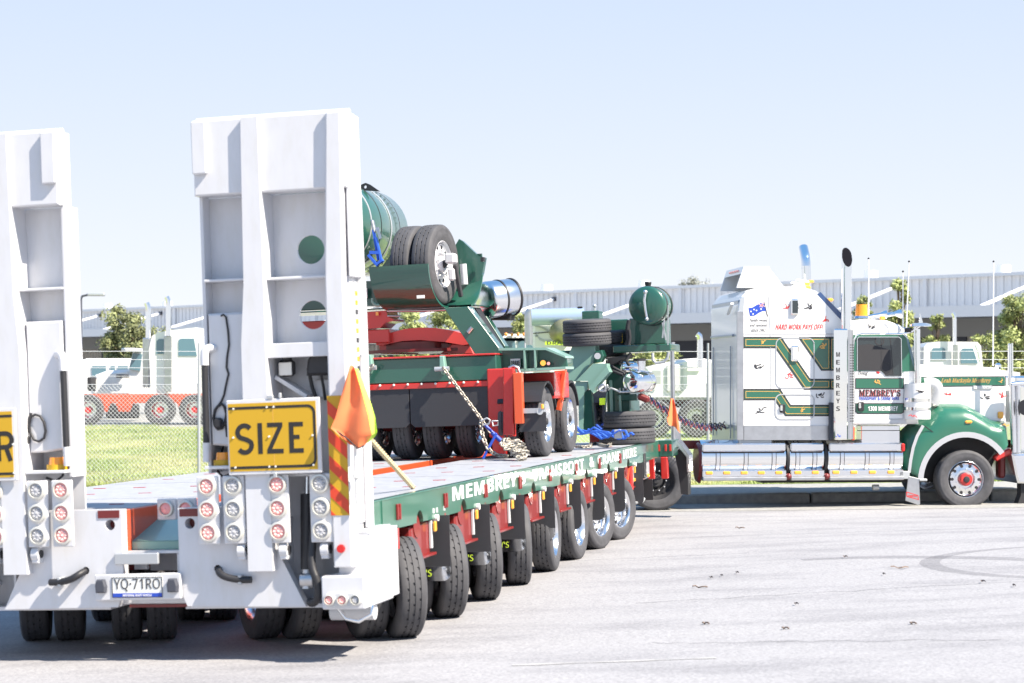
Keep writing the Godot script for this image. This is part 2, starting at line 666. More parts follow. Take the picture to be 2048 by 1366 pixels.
func sheet(xs: Array, ds: Array, y: Callable) -> B:
	off = Vector3.ZERO
	var b := nb()
	for i in xs.size() - 1:
		for j in ds.size() - 1:
			var p: Array = []
			for k: Array in [[0, 0], [1, 0], [1, 1], [0, 1]]:
				var x: float = xs[i + k[0]]
				var d: float = ds[j + k[1]]
				var e := 0.05
				var n := Vector3(float(y.call(x - e, d)) - float(y.call(x + e, d)), 2 * e, float(y.call(x, d + e)) - float(y.call(x, d - e))).normalized()
				p.append([Vector3(x, float(y.call(x, d)), -d), n])
			b.tri3(p[0][0], p[1][0], p[2][0], p[0][1], p[1][1], p[2][1])
			b.tri3(p[0][0], p[2][0], p[3][0], p[0][1], p[2][1], p[3][1])
	return b


func steps(a: float, c: float, n: int) -> Array:
	var o: Array = []
	for i in n + 1:
		o.append(lerpf(a, c, float(i) / n))
	return o


func lawn_y(x: float, d: float) -> float:
	return ground_y(x, 33.0) * clampf((60.0 - d) / 27.0, 0.0, 1.0) + 0.15 + 0.25 * smoothstep(36.0, 62.0, d) + 0.02 * sin(x * 0.9 + d * 0.4) + 0.015 * sin(x * 2.3 - d)


func make_ground() -> void:
	var road := setting("road", sheet(steps(-45, 60, 60), steps(0.5, 31.65, 40), ground_y), M.asphalt)
	var gy := func(x: float, d: float) -> float: return ground_y(x, d) + 0.004
	setting("gutter", sheet(steps(-45, 60, 60), [31.6, 32.5, 33.4], gy), M.concrete)
	for c: Array in [[3.4, 19.0, 0.18, 4.5, 1], [5.2, 26.2, -0.04, 5.5, 2], [1.2, 23.4, 0.1, 3.2, 3], [2.4, 15.4, -0.2, 2.6, 4], [6.0, 29.3, 0.02, 7.0, 5]]:
		var rg := RandomNumberGenerator.new()
		rg.seed = c[4]
		off = Vector3.ZERO
		var cb := nb()
		var path: Array = []
		var n := 26
		for i in n + 1:
			var t := float(i) / n
			var cx: float = c[0] + (t - 0.5) * c[3]
			var cd: float = c[1] + (t - 0.5) * c[3] * c[2] + rg.randf_range(-0.06, 0.06)
			path.append(Vector3(cx, ground_y(cx, cd) + 0.004, -cd))
		for i in n:
			var w := Vector3(0, 0, rg.randf_range(0.006, 0.016))
			cb.face(path[i] - w, path[i + 1] - w, path[i + 1] + w, path[i] + w, Vector3.UP)
		part(road, "crack", cb, M.crack)
	# kerb: separate cast lengths with open joints
	var kerb := group_node(self, "kerb")
	kerb.set_meta("kind", "structure")
	var x := -16.0
	while x < 30.0:
		off = Vector3(x, ground_y(x, 33.4), -33.4)
		var b := nb()
		var s := 0.012 if x + 1.2 > 0 else 0.012
		var y0 := ground_y(x, 33.4)
		b.box(Vector3(x + 1.49, y0 + 0.012 * 1.49 + 0.03, -33.51), Vector3(2.97, 0.24, 0.22), 0.025)
		var o := part(kerb, "kerb_stone", b, M.concrete)
		o.position = off
		o.rotation.z = s
		x += 3.0
	var fy := func(xx: float, d: float) -> float: return ground_y(xx, 33.0) + 0.148
	setting("footpath", sheet(steps(-45, 60, 40), [33.62, 36.4], fy), M.concrete)
	setting("lawn", sheet(steps(-60, 70, 60), steps(36.4, 66.0, 30), lawn_y), M.grass)
	var yy := func(_x: float, _d: float) -> float: return 0.395
	setting("yard", sheet(steps(-420, 420, 8), [65.8, 120.0, 300.0, 800.0], yy), M.yard)
	var oy := func(_x: float, _d: float) -> float: return -0.75
	setting("ground", sheet(steps(-420, 420, 8), [-400.0, -100.0, 0.0, 66.0], oy), M.yard)
	# grass blades standing on the lawn
	var b := nb()
	for k in 5:
		var a := k * 1.256 + 0.3
		var r := Vector3(cos(a), 0, sin(a))
		var base := r * 0.02
		b.col = Color.WHITE
		var tip := base + r * (0.03 + 0.012 * k) + Vector3.UP * (0.05 + 0.008 * k)
		var w := Vector3(-r.z, 0, r.x) * 0.006
		b.tri(base - w, base + w, tip, (Vector3.UP * 0.6 + w.normalized().cross(tip - base).normalized()).normalized())
	var mm := MultiMesh.new()
	mm.transform_format = MultiMesh.TRANSFORM_3D
	mm.use_colors = true
	mm.mesh = b.done()
	var list: Array = []
	for i in 60000:
		var d := 36.5 + 29.0 * pow(rng.randf(), 1.6)
		var xx := rng.randf_range(-0.275, -0.125) * d
		if i % 5 == 0:
			d = rng.randf_range(36.45, 44.0)
			xx = rng.randf_range(0.06, 0.27) * d
		list.append(Vector3(xx, lawn_y(xx, d) - 0.005, -d))
	mm.instance_count = list.size()
	var patch := FastNoiseLite.new()
	patch.seed = 12
	patch.frequency = 0.25
	for i in list.size():
		var p: Vector3 = list[i]
		var dry := clampf(patch.get_noise_2d(p.x, p.z) * 1.6 + 0.45, 0.0, 1.0)
		var s := rng.randf_range(0.7, 1.5) * (1.25 - 0.5 * dry)
		mm.set_instance_transform(i, Transform3D(Basis(Vector3.UP, rng.randf() * TAU).scaled(Vector3(s, s * rng.randf_range(0.6, 1.2), s)), p))
		var t := clampf(rng.randf() * 0.5 + dry * 0.6, 0.0, 1.0)
		mm.set_instance_color(i, Color(0.2, 0.31, 0.065).lerp(Color(0.5, 0.47, 0.24), t))
	var gi := MultiMeshInstance3D.new()
	gi.name = "grass"
	gi.multimesh = mm
	gi.material_override = M.blade
	add_child(gi, true)
	tag(gi, "short sunlit yellow-green grass on the verge behind the kerb", "grass")
	gi.set_meta("kind", "stuff")
	# worn tyre marks on the road
	var marks := [
		[Vector2(6.2, 21.1), 1.75, 0.11, 95.0, 268.0, "dark curved tyre mark on the road at the right", 1.1],
		[Vector2(3.6, 17.0), 3.4, 0.12, 20.0, 96.0, "faint long curved tyre mark on the road below the truck", 1.6],
	]
	for m: Array in marks:
		var c: Vector2 = m[0]
		off = Vector3(c.x, 0, -c.y)
		var tb := nb()
		var n := 30
		for i in n:
			var q: Array = []
			for e: Array in [[i, -1.0], [i, 1.0], [i + 1, 1.0], [i + 1, -1.0]]:
				var a := deg_to_rad(lerpf(m[3], m[4], float(e[0]) / n))
				var rr: float = m[1] + e[1] * m[2] * (0.5 + 0.5 * sin(PI * e[0] / n))
				var px := c.x + cos(a) * rr * 1.0
				var pd: float = c.y + sin(a) * rr * m[6]
				q.append(Vector3(px, ground_y(px, pd) + 0.004, -pd))
			tb.face(q[0], q[1], q[2], q[3], Vector3.UP)
		var o := part(self, "tyre_mark", tb, M.skid)
		o.position = off
		tag(o, m[5], "tyre mark")
	for l: Array in [[0.75, 14.7, 1.5, 0.07, "long worn white paint stripe on the road near the front edge"]]:
		off = Vector3(l[0], ground_y(l[0], l[1]), -l[1])
		var pb := nb()
		for i in 8:
			var q: Array = []
			for k: Array in [[i, -1.0], [i + 1, -1.0], [i + 1, 1.0], [i, 1.0]]:
				var sx: float = l[0] + l[2] * (k[0] / 8.0 - 0.5)
				var sd: float = l[1] + l[3] * 0.5 * k[1] * (0.6 + 0.4 * sin(k[0] * 1.7))
				q.append(Vector3(sx, ground_y(sx, sd) + 0.004, -sd))
			pb.face(q[0], q[1], q[2], q[3], Vector3.UP)
		var o := part(self, "paint_stripe", pb, M.paint_line)
		o.position = off
		tag(o, l[4], "road marking")


# ---------------------------------------------------------------- warehouse across the yard
func make_warehouse() -> void:
	# frame: x along the front wall from the far left end towards the right, z out of the wall
	var a := Vector3(-58.0, 0.39, -229.0)
	var c := Vector3(58.0, 0.39, -113.0)
	var along := (c - a).normalized()
	var fr := Transform3D(Basis(along, Vector3.UP, along.cross(Vector3.UP)), a)
	var L := a.distance_to(c)
	var w := thing("warehouse", "long pale ribbed-metal warehouse with a deep awning, across the yard", "warehouse", fr)
	var b := nb()
	b.span(Vector3(0, 0, -40), Vector3(L, 8.5, -0.05))
	part(w, "upper_wall", b, M.wall_white)
	b = nb()
	var x := 0.0
	while x < L:
		b.box(Vector3(x, 7.2, 0.0), Vector3(0.3, 2.6, 0.006))
		x += 0.62
	var ribs := part(w, "wall_rib", b, M.wall_white)
	ribs.set_meta("kind", "stuff")
	b = nb()
	b.span(Vector3(0, 0, -0.04), Vector3(L, 5.6, 0.0))
	part(w, "lower_wall", b, M.wall_beige)
	b = nb()
	x = 0.3
	while x < L:
		b.box(Vector3(x, 2.8, 0.03), Vector3(0.14, 5.6, 0.08))
		x += 0.55
	part(w, "lower_wall_rib", b, M.wall_beige).set_meta("kind", "stuff")
	b = nb()
	b.box(Vector3(L * 0.5, 8.55, 0.1), Vector3(L, 0.22, 0.4))
	part(w, "gutter", b, M.fascia)
	b = nb()
	b.quad(Vector3(0, 8.6, 0), Vector3(L, 8.6, 0), Vector3(L, 10.0, -40), Vector3(0, 10.0, -40))
	part(w, "roof", b, M.fascia)
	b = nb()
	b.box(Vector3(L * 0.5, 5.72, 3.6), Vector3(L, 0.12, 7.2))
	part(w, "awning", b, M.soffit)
	b = nb()
	b.box(Vector3(L * 0.5, 5.83, 7.25), Vector3(L, 0.75, 0.12))
	part(w, "awning_fascia", b, M.fascia)
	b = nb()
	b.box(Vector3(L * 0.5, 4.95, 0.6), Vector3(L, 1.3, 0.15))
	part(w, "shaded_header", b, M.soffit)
	var t := 8.0
	var i := 0
	while t < L:
		b = nb()
		b.cyl(Vector3(t, 7.9, 0.2), Vector3(t, 6.1, 7.1), 0.13, 0.13, 8)
		part(w, "awning_strut", b, M.wall_white)
		b = nb()
		b.box(Vector3(t, 7.95, 0.12), Vector3(0.34, 0.34, 0.25))
		part(w, "strut_bracket", b, M.door_dark)
		b = nb()
		b.box(Vector3(t + 2.5, 7.1, 0.1), Vector3(0.3, 2.8, 0.2))
		part(w, "downpipe", b, M.fascia)
		b = nb()
		b.box(Vector3(t + 3.2, 2.2, 0.12), Vector3(5.4, 4.4, 0.1))
		var d := part(w, "roller_door", b, M.door_dark)
		d.position.y = 0.0
		b = nb()
		b.cyl(Vector3(t + 6.0, 8.7, -4.5), Vector3(t + 6.0, 9.45, -4.5), 0.55, 0.5, 10)
		part(w, "roof_vent", b, M.fascia)
		t += 11.3
		i += 1


# ---------------------------------------------------------------- chain-link fence
func make_fence() -> void:
	var D := 37.4
	var x0 := -12.5
	var x1 := 14.0
	var f := thing("chain_link_fence", "galvanised chain-link fence with strands of wire on top, along the verge", "fence", Transform3D(), Vector3(0, 0.15, -D))
	for px: float in [72.0, 398.0, 724.0, 1050.0, 1416.0, 1720.0, 2024.0]:
		var b := nb()
		var gx := (px - 1024.0) / 4000.0 * D
		b.cyl(Vector3(gx, lawn_y(gx, D) - 0.1, -D), Vector3(gx, 2.0, -D), 0.03, 0.03, 10)
		b.cyl(Vector3(gx, 2.0, -D), Vector3(gx, 2.75, -D), 0.025, 0.02, 10)
		part(f, "post", b, M.galv)
	var b := nb()
	var y0 := 0.12
	var y1 := 1.98
	var h := y1 - y0
	var p := 0.078
	var x := x0 - h
	while x < x1:
		for s: float in [0.0, 1.0]:
			# diagonal wires clipped to the panel; a three-sided wire each
			var xa := x
			var xb := x + h
			var ya := y0 if s == 0.0 else y1
			var yb := y1 if s == 0.0 else y0
			if xa < x0:
				ya = lerpf(ya, yb, (x0 - xa) / (xb - xa))
				xa = x0
			if xb > x1:
				yb = lerpf(ya, yb, (x1 - xa) / (xb - xa))
				xb = x1
			var ds := 0.004 if s == 0.0 else -0.004
			b.tube([Vector3(xa, ya, -D + ds), Vector3(xb, yb, -D + ds)], 0.004, 3, false)
		x += p
	part(f, "wire_mesh", b, M.fence_wire).set_meta("kind", "stuff")
	for k in 5:
		b = nb()
		var y := 1.98 + 0.155 * k
		b.tube([Vector3(x0, y, -D), Vector3(0, y - 0.01, -D), Vector3(x1, y, -D)], 0.006, 5)
		part(f, "wire_strand", b, M.fence_wire)


# ---------------------------------------------------------------- trees
func tree(label: String, at: Vector3, h: float, r: float, tone: Color, seed_: int, leaf := 0.16, count := 2600, open := 0.5, pointed := 0.0) -> void:
	var o := thing("tree", label, "tree", Transform3D(), at, "trees beyond the fence")
	var rg := RandomNumberGenerator.new()
	rg.seed = seed_
	var b := nb()
	var top := at + Vector3(rg.randf_range(-0.2, 0.2), h * 0.7, 0)
	b.cyl(at - Vector3(0, 0.1, 0), at + Vector3(0, h * 0.4, 0), r * 0.09, r * 0.06, 8)
	b.cyl(at + Vector3(0, h * 0.4, 0), top, r * 0.06, r * 0.02, 8)
	var clumps: Array = []
	for i in 46:
		var t := rg.randf()
		var y := h * lerpf(0.28, 0.97, t)
		var rr := r * (1.0 - pointed * t) * sqrt(rg.randf()) * (0.55 + 0.45 * sin(PI * clampf(t * 0.85 + 0.15, 0, 1)))
		var a := rg.randf() * TAU
		var c := at + Vector3(cos(a) * rr, y, sin(a) * rr)
		clumps.append([c, r * rg.randf_range(0.16, 0.36) * (1.0 - 0.5 * pointed * t), rg.randf_range(0.7, 1.35)])
		b.bar(at + Vector3(0, minf(y * 0.75, h * 0.65), 0), c, r * 0.025, r * 0.025)
	part(o, "trunk", b, M.bark)
	b = nb()
	for i in count * 3:
		var cl: Array = clumps[int(pow(rg.randf(), 0.9) * clumps.size()) % clumps.size()]
		var d := Vector3(rg.randfn(), rg.randfn() * 0.8, rg.randfn()).limit_length(2.2) * 0.5
		var p: Vector3 = cl[0] + d * float(cl[1])
		var n := (d.normalized() + Vector3(rg.randfn(), rg.randfn() + 0.5, rg.randfn()) * open).normalized()
		var u := n.cross(Vector3(rg.randfn(), rg.randfn(), rg.randfn())).normalized()
		var v := n.cross(u)
		var s := leaf * 0.5 * rg.randf_range(0.6, 1.3)
		var k: float = cl[2] * rg.randf_range(0.75, 1.3)
		b.col = Color(tone.r * k, tone.g * k, tone.b * k)
		b.face(p - u * s, p + v * s * 0.45, p + u * s, p - v * s * 0.45, n)
	part(o, "crown", b, M.leaf)


func make_trees() -> void:
	var olive := Color(0.22, 0.24, 0.11)
	var bright := Color(0.32, 0.36, 0.14)
	tree("dark round-topped tree behind the white van and the chassis truck", Vector3(-16.3, 0.4, -86), 4.6, 1.35, olive, 1, 0.17, 3400)
	tree("small tree top showing between the two exhausts of the chassis truck", Vector3(-15.2, 0.4, -88), 3.8, 0.8, olive, 2, 0.16, 1500)
	tree("low bushy tree seen under the green gooseneck at its left side", Vector3(-4.35, 0.4, -84), 4.4, 1.0, bright, 3, 0.16, 2200)
	tree("bushy tree seen under the green gooseneck beside the slanted green arm", Vector3(-2.75, 0.4, -85), 4.6, 1.1, bright, 4, 0.16, 2600)
	tree("loose bright tree between the chrome tank and the tanker", Vector3(0.35, 0.4, -84), 4.4, 0.75, bright, 5, 0.16, 1700, 0.6, 0.3)
	tree("small bush behind the handle below the green cylinder", Vector3(5.9, 0.4, -84), 3.1, 1.3, bright, 6, 0.16, 1500)
	tree("slim young tree behind the orange beacon of the green and white truck", Vector3(14.4, 0.4, -82), 5.1, 0.75, bright, 7, 0.15, 1600, 0.6, 0.6)
	tree("tallest slim young tree beside the truck's radio aerials", Vector3(15.9, 0.4, -82), 5.9, 1.1, bright, 8, 0.15, 2600, 0.6, 0.7)
	tree("leaning young tree in front of the warehouse door behind the windscreen", Vector3(17.2, 0.4, -81), 4.2, 0.8, bright, 9, 0.15, 1500, 0.6, 0.5)
	tree("broad bright tree at the right edge behind the bonnet", Vector3(20.6, 0.4, -81), 4.9, 1.55, bright, 10, 0.16, 4200)
	tree("low shrub left of the broad tree at the right edge", Vector3(18.9, 0.4, -80), 3.3, 0.8, bright, 13, 0.15, 1700)
	tree("tall pale gum tree rising above the warehouse roof", Vector3(22.6, 0.4, -245), 14.0, 2.6, Color(0.28, 0.29, 0.24), 11, 0.3, 1500, 0.8)
	# street lights in the yard
	for l: Array in [[-15.2, 70.5, 4.75, "tall thin dark lamp post with bent head behind the white van"], [1.0, 80.0, 3.9, "thin dark pole in the yard below the chrome tank"]]:
		var base := Vector3(l[0], 0.4, -l[1])
		var o := thing("lamp_post", l[3], "lamp post", Transform3D(), base)
		var top := base + Vector3(0, l[2] - 0.4, 0)
		var b := nb()
		b.cyl(base, top, 0.06, 0.05, 10)
		part(o, "pole", b, M.door_dark)
		b = nb()
		b.tube([top, top + Vector3(0.05, 0.14, 0), top + Vector3(0.3, 0.2, 0)], 0.04, 8)
		part(o, "arm", b, M.door_dark)
		b = nb()
		b.box(top + Vector3(0.55, 0.2, 0), Vector3(0.6, 0.12, 0.25), 0.03)
		part(o, "lamp_head", b, M.galv)


# ---------------------------------------------------------------- vehicles in the yard
func yard_wheel(o: Node3D, c: Vector3, r: float, w: float, hub: Material) -> void:
	var g := group_node(o, "wheel")
	var b := nb()
	var bas := Transform3D(Basis(Vector3(0, 0, 1), Vector3(0, 1, 0), Vector3(-1, 0, 0)), c)
	b.lathe([Vector2(r * 0.55, -w / 2), Vector2(r * 0.9, -w / 2), Vector2(r, -w / 3), Vector2(r, w / 3), Vector2(r * 0.92, w / 2), Vector2(r * 0.57, w / 2)], 28, bas)
	part(g, "tyre", b, M.rubber)
	b = nb()
	b.lathe([Vector2(0.02, -w / 4), Vector2(r * 0.4, -w / 4), Vector2(r * 0.52, w / 2), Vector2(r * 0.58, w / 2)], 24, bas)
	part(g, "rim", b, M.alloy)
	b = nb()
	b.lathe([Vector2(r * 0.24, -w / 4), Vector2(r * 0.22, w / 5), Vector2(r * 0.12, w / 4), Vector2(0.0, w / 4)], 12, bas)
	part(g, "hub", b, hub)


func win(o: Node3D, poly: Array, z: float, m: Material) -> void:
	var b := nb()
	b.prism(PackedVector2Array(poly), z - 0.02, z + 0.01)
	part(o, "window", b, m)


func make_yard_vehicles() -> void:
	# every vehicle is laid out from its own origin on the yard with x to the right and z towards the road
	var o := thing("chassis_truck", "white cab truck on a bare orange-red frame, behind the fence at the left", "truck", Transform3D(), Vector3(-15.5, 0.4, -69.0))
	var b := nb()
	b.span(Vector3(-15.111, 1.458, -69), Vector3(-9.557, 1.148, -69) + Vector3(0, 0, 0.09), 0.01)
	part(o, "frame_rail", b, M.orange_red)
	b = nb()
	b.span(Vector3(-15.308, 1.449, -69.9), Vector3(-9.681, 1.134, -69.9) + Vector3(0, 0, 0.09), 0.01)
	part(o, "frame_rail", b, M.orange_red)
	for q: Array in [[205, 0], [250, 1], [372, 0]]:
		b = nb()
		var c := Vector3((q[0] - 1024.0) / 4000.0 * 69.0, 1.18, -69.0)
		b.prism(PackedVector2Array([Vector2(c.x - 0.35, 1.3), Vector2(c.x + 0.35, 1.3), Vector2(c.x + 0.2, 0.85), Vector2(c.x - 0.2, 0.85)]), -69.5, -68.9)
		part(o, "axle_hanger", b, M.orange_red)
	b = nb()
	b.span(Vector3(-14.0, 0.62, -69.3), Vector3(-12.9, 1.1, -68.9), 0.05)
	part(o, "fuel_tank", b, M.dark)
	for px: float in [180.0, 323.0, 392.0, 480.0]:
		yard_wheel(o, Vector3((px - 1024.0) / 4000.0 * 69.0, 0.4 + 0.52, -68.75), 0.53, 0.3, M.letter_red)
	b = nb()
	b.prism(PackedVector2Array([Vector2(-12.454, 1.493), Vector2(-12.524, 2.976), Vector2(-12.42, 3.459), Vector2(-12.178, 3.597), Vector2(-10.902, 3.753), Vector2(-10.799, 3.459), Vector2(-10.246, 2.373), Vector2(-8.694, 2.252), Vector2(-8.659, 1.493)]), -71.0, -69.0, 0.04)
	part(o, "cab", b, M.cab_white)
	win(o, [Vector2(-12.278, 2.838), Vector2(-12.261, 3.286), Vector2(-12.175, 3.355), Vector2(-11.968, 3.355), Vector2(-11.968, 2.838)], -68.98, M.window)
	win(o, [Vector2(-11.502, 2.769), Vector2(-11.502, 3.321), Vector2(-11.416, 3.373), Vector2(-10.968, 3.373), Vector2(-10.864, 2.769)], -68.98, M.window)
	b = nb()
	b.span(Vector3(-11.971, 3.457, -68.9), Vector3(-11.713, 1.528, -68.9) + Vector3(0, 0, 0.1), 0.02)
	part(o, "exhaust_shield", b, M.steel)
	b = nb()
	b.tube([Vector3(-11.816, 3.456, -68.8), Vector3(-11.816, 4.488, -68.8), Vector3(-11.834, 4.694, -68.8), Vector3(-11.885, 4.797, -68.8)], 0.09, 10)
	part(o, "exhaust", b, M.chrome)
	b = nb()
	b.tube([Vector3(-12.868, 2.288, -70.8), Vector3(-12.868, 4.324, -70.8), Vector3(-12.886, 4.519, -70.8), Vector3(-12.939, 4.66, -70.8)], 0.1, 10)
	part(o, "exhaust", b, M.chrome)
	b = nb()
	b.span(Vector3(-13.046, 3.423, -70.9), Vector3(-12.797, 1.668, -70.9) + Vector3(0, 0, 0.3), 0.03)
	part(o, "air_cleaner", b, M.steel)

	o = thing("bonneted_truck", "white bonneted truck with a sloping windscreen, facing left behind the orange frame", "truck", Transform3D(), Vector3(-14.5, 0.4, -73.0))
	b = nb()
	b.prism(PackedVector2Array([Vector2(-15.403, 1.342), Vector2(-15.367, 1.835), Vector2(-15.22, 2.109), Vector2(-14.819, 2.255), Vector2(-14.034, 2.328), Vector2(-13.906, 2.255), Vector2(-13.906, 1.342)]), -75.0, -73.0, 0.12)
	part(o, "bonnet", b, M.cab_white)
	b = nb()
	b.prism(PackedVector2Array([Vector2(-14.016, 1.342), Vector2(-14.016, 2.255), Vector2(-13.834, 2.985), Vector2(-13.724, 3.058), Vector2(-13.359, 3.058), Vector2(-13.359, 1.342)]), -75.0, -73.0, 0.05)
	part(o, "cab", b, M.cab_white)
	b = nb()
	b.prism(PackedVector2Array([Vector2(-13.96, 2.328), Vector2(-13.815, 2.911), Vector2(-13.487, 2.874), Vector2(-13.559, 2.255)]), -73.0, -72.9)
	part(o, "windscreen", b, M.window)
	b = nb()
	b.box(Vector3(-13.721, 3.017, -72.6), Vector3(0.5, 0.12, 2.2), 0.03)
	part(o, "sun_visor", b, M.cab_white)
	b = nb()
	b.box(Vector3(-14.178, 2.073, -72.8), Vector3(0.45, 0.12, 0.1), 0.02)
	part(o, "side_vent", b, M.dark)
	b = nb()
	b.box(Vector3(-15.254, 1.781, -72.9), Vector3(0.14, 0.5, 1.5), 0.02)
	part(o, "grille", b, M.dark)

	o = thing("white_van", "white van with a row of side windows, behind the bonneted truck", "van", Transform3D(), Vector3(-16.8, 0.4, -78.0))
	b = nb()
	b.prism(PackedVector2Array([Vector2(-17.004, 1.128), Vector2(-16.985, 2.395), Vector2(-16.848, 2.649), Vector2(-16.614, 2.746), Vector2(-14.742, 2.746), Vector2(-14.625, 2.61), Vector2(-14.586, 1.128)]), -80.0, -78.0, 0.08)
	part(o, "body", b, M.cab_white)
	for q: Array in [[Vector2(-16.372, 2.453), Vector2(-15.826, 2.064)], [Vector2(-15.65, 2.453), Vector2(-15.475, 2.103)], [Vector2(-15.358, 2.453), Vector2(-14.968, 2.103)]]:
		b = nb()
		var u: Vector2 = q[0]
		var v: Vector2 = q[1]
		b.span(Vector3(u.x, v.y, -77.99), Vector3(v.x, u.y, -77.95))
		part(o, "window", b, M.window)
	b = nb()
	b.span(Vector3(-17.021, 1.869, -77.9), Vector3(-16.787, 1.129, -77.9) + Vector3(0, 0, 0.2))
	part(o, "bumper", b, M.dark)

	o = thing("prime_mover", "white truck seen head on over the green dolly, with an upright silver exhaust", "truck", Transform3D(), Vector3(0.3, 0.4, -64.0))
	b = nb()
	b.prism(PackedVector2Array([Vector2(-0.48, 1.48), Vector2(-0.448, 3.08), Vector2(-0.32, 3.336), Vector2(-0.16, 3.432), Vector2(0.672, 3.432), Vector2(0.768, 3.336), Vector2(0.8, 1.48)]), -66.5, -64.0, 0.06)
	part(o, "cab", b, M.cab_white)
	b = nb()
	b.prism(PackedVector2Array([Vector2(-0.336, 2.952), Vector2(-0.288, 3.192), Vector2(0.096, 3.224), Vector2(0.128, 2.952)]), -64.0, -63.97)
	part(o, "windscreen", b, M.window)
	b = nb()
	b.prism(PackedVector2Array([Vector2(0.192, 2.952), Vector2(0.192, 3.224), Vector2(0.608, 3.224), Vector2(0.672, 2.952)]), -64.0, -63.97)
	part(o, "windscreen", b, M.window)
	b = nb()
	b.span(Vector3(-0.383, 3.205, -63.8), Vector3(0.702, 3.301, -63.8), 0.02)
	part(o, "sun_visor", b, M.cab_white)
	for px: float in [1012, 1024, 1036, 1048]:
		b = nb()
		b.ball(Vector3((px - 1024) / 4000.0 * 63.9, 3.42, -63.9), 0.06, 8)
		part(o, "marker_light", b, M.amber)
	b = nb()
	b.tube([Vector3(0.524, 3.073, -63.5), Vector3(0.524, 3.946, -63.5), Vector3(0.524, 4.073, -63.5), Vector3(0.587, 4.184, -63.5)], 0.13, 12)
	part(o, "exhaust", b, M.steel)

	o = thing("swoosh_truck", "white truck body with grey swoosh lines under a long polished cylinder, behind the spare tyres", "truck", Transform3D(), Vector3(2.0, 0.4, -60.0))
	b = nb()
	b.prism(PackedVector2Array([Vector2(0.63, 1.525), Vector2(0.63, 3.625), Vector2(0.81, 3.7), Vector2(2.49, 3.775), Vector2(2.79, 3.625), Vector2(2.82, 1.525)]), -62.0, -60.0, 0.06)
	part(o, "body", b, M.cab_white)
	b = nb()
	b.stroke([Vector2(0.6, 3.64), Vector2(0.915, 3.55), Vector2(1.065, 3.46), Vector2(1.2, 3.415), Vector2(1.32, 3.43)], 0.06, -59.99, 0.01)
	part(o, "swoosh", b, M.galv)
	b = nb()
	b.stroke([Vector2(0.69, 3.28), Vector2(0.75, 3.325), Vector2(0.72, 3.355), Vector2(0.84, 3.205), Vector2(0.99, 3.145), Vector2(1.29, 3.16)], 0.07, -59.99, 0.01)
	part(o, "swoosh", b, M.galv)
	b = nb()
	b.stroke([Vector2(0.63, 3.37), Vector2(1.14, 3.415), Vector2(1.59, 3.415)], 0.025, -59.985, 0.01)
	part(o, "trim_line", b, M.ink)
	b = nb()
	b.cyl(Vector3(0.581, 3.839, -59.6), Vector3(2.146, 3.884, -59.6), 0.25, 0.25, 24)
	part(o, "polished_cylinder", b, M.pale_blue)
	b = nb()
	b.ball(Vector3(1.616, 3.386, -59.3), 0.52, 16, Vector3(1, 0.8, 0.5))
	part(o, "headlamp_pod", b, M.tan)
	b = nb()
	b.span(Vector3(0.977, 3.014, -59.2), Vector3(1.717, 3.118, -59.2) + Vector3(0, 0, 0.05))
	var board := part(o, "name_board", b, M.lime)
	b = nb()
	b.text("DRAKE", fonts.bold, Vector3(1.389, 3.072, -59.1), 0.72, 0.1)
	part(board, "lettering", b, M.ink)

	o = thing("cabinet_truck", "white truck with a square side cabinet, behind the mesh", "truck", Transform3D(), Vector3(6.0, 0.4, -56.0))
	b = nb()
	b.prism(PackedVector2Array([Vector2(3.724, 1.43), Vector2(3.752, 2.34), Vector2(4.144, 2.438), Vector2(4.816, 2.578), Vector2(5.264, 2.606), Vector2(5.824, 2.522), Vector2(5.908, 1.43)]), -58.2, -56.0, 0.08)
	part(o, "body", b, M.cab_white)
	b = nb()
	b.span(Vector3(4.324, 1.668, -55.98), Vector3(4.786, 2.424, -55.98) + Vector3(0, 0, 0.05), 0.02)
	part(o, "side_cabinet", b, M.silver_paint)
	b = nb()
	b.span(Vector3(3.913, 1.879, -55.9), Vector3(4.165, 2.27, -55.9) + Vector3(0, 0, 0.03), 0.01)
	part(o, "louvre", b, M.galv)
	b = nb()
	b.span(Vector3(4.896, 2.312, -55.95), Vector3(5.315, 2.354, -55.95) + Vector3(0, 0, 0.04))
	part(o, "grab_rail", b, M.galv)
	b = nb()
	b.tube([Vector3(5.236, 2.339, -55.7), Vector3(5.236, 3.105, -55.7), Vector3(5.222, 3.217, -55.7), Vector3(5.152, 3.272, -55.7)], 0.085, 10)
	part(o, "exhaust", b, M.chrome)
	for px: float in [1308, 1392, 1440]:
		yard_wheel(o, Vector3((px - 1024.0) / 4000.0 * 56.0, 0.4 + 0.52, -55.8), 0.53, 0.3, M.dark)
	b = nb()
	b.span(Vector3(3.757, 1.423, -56.5), Vector3(6.017, 1.211, -56.5))
	part(o, "frame", b, M.chassis_red)

	o = thing("day_cab_truck", "white day-cab truck seen above the bonnet of the green and white truck", "truck", Transform3D(), Vector3(15.4, 0.4, -70.0))
	b = nb()
	b.prism(PackedVector2Array([Vector2(14.402, 1.238), Vector2(14.42, 3.093), Vector2(14.525, 3.215), Vector2(14.98, 3.285), Vector2(16.293, 3.268), Vector2(16.415, 3.128), Vector2(16.485, 2.375), Vector2(17.78, 2.2), Vector2(17.815, 1.238)]), -72.2, -70.0, 0.05)
	part(o, "cab", b, M.cab_white)
	win(o, [Vector2(14.676, 2.637), Vector2(14.676, 2.987), Vector2(14.746, 3.057), Vector2(15.114, 3.057), Vector2(15.166, 3.005), Vector2(15.166, 2.637)], -69.97, M.window)
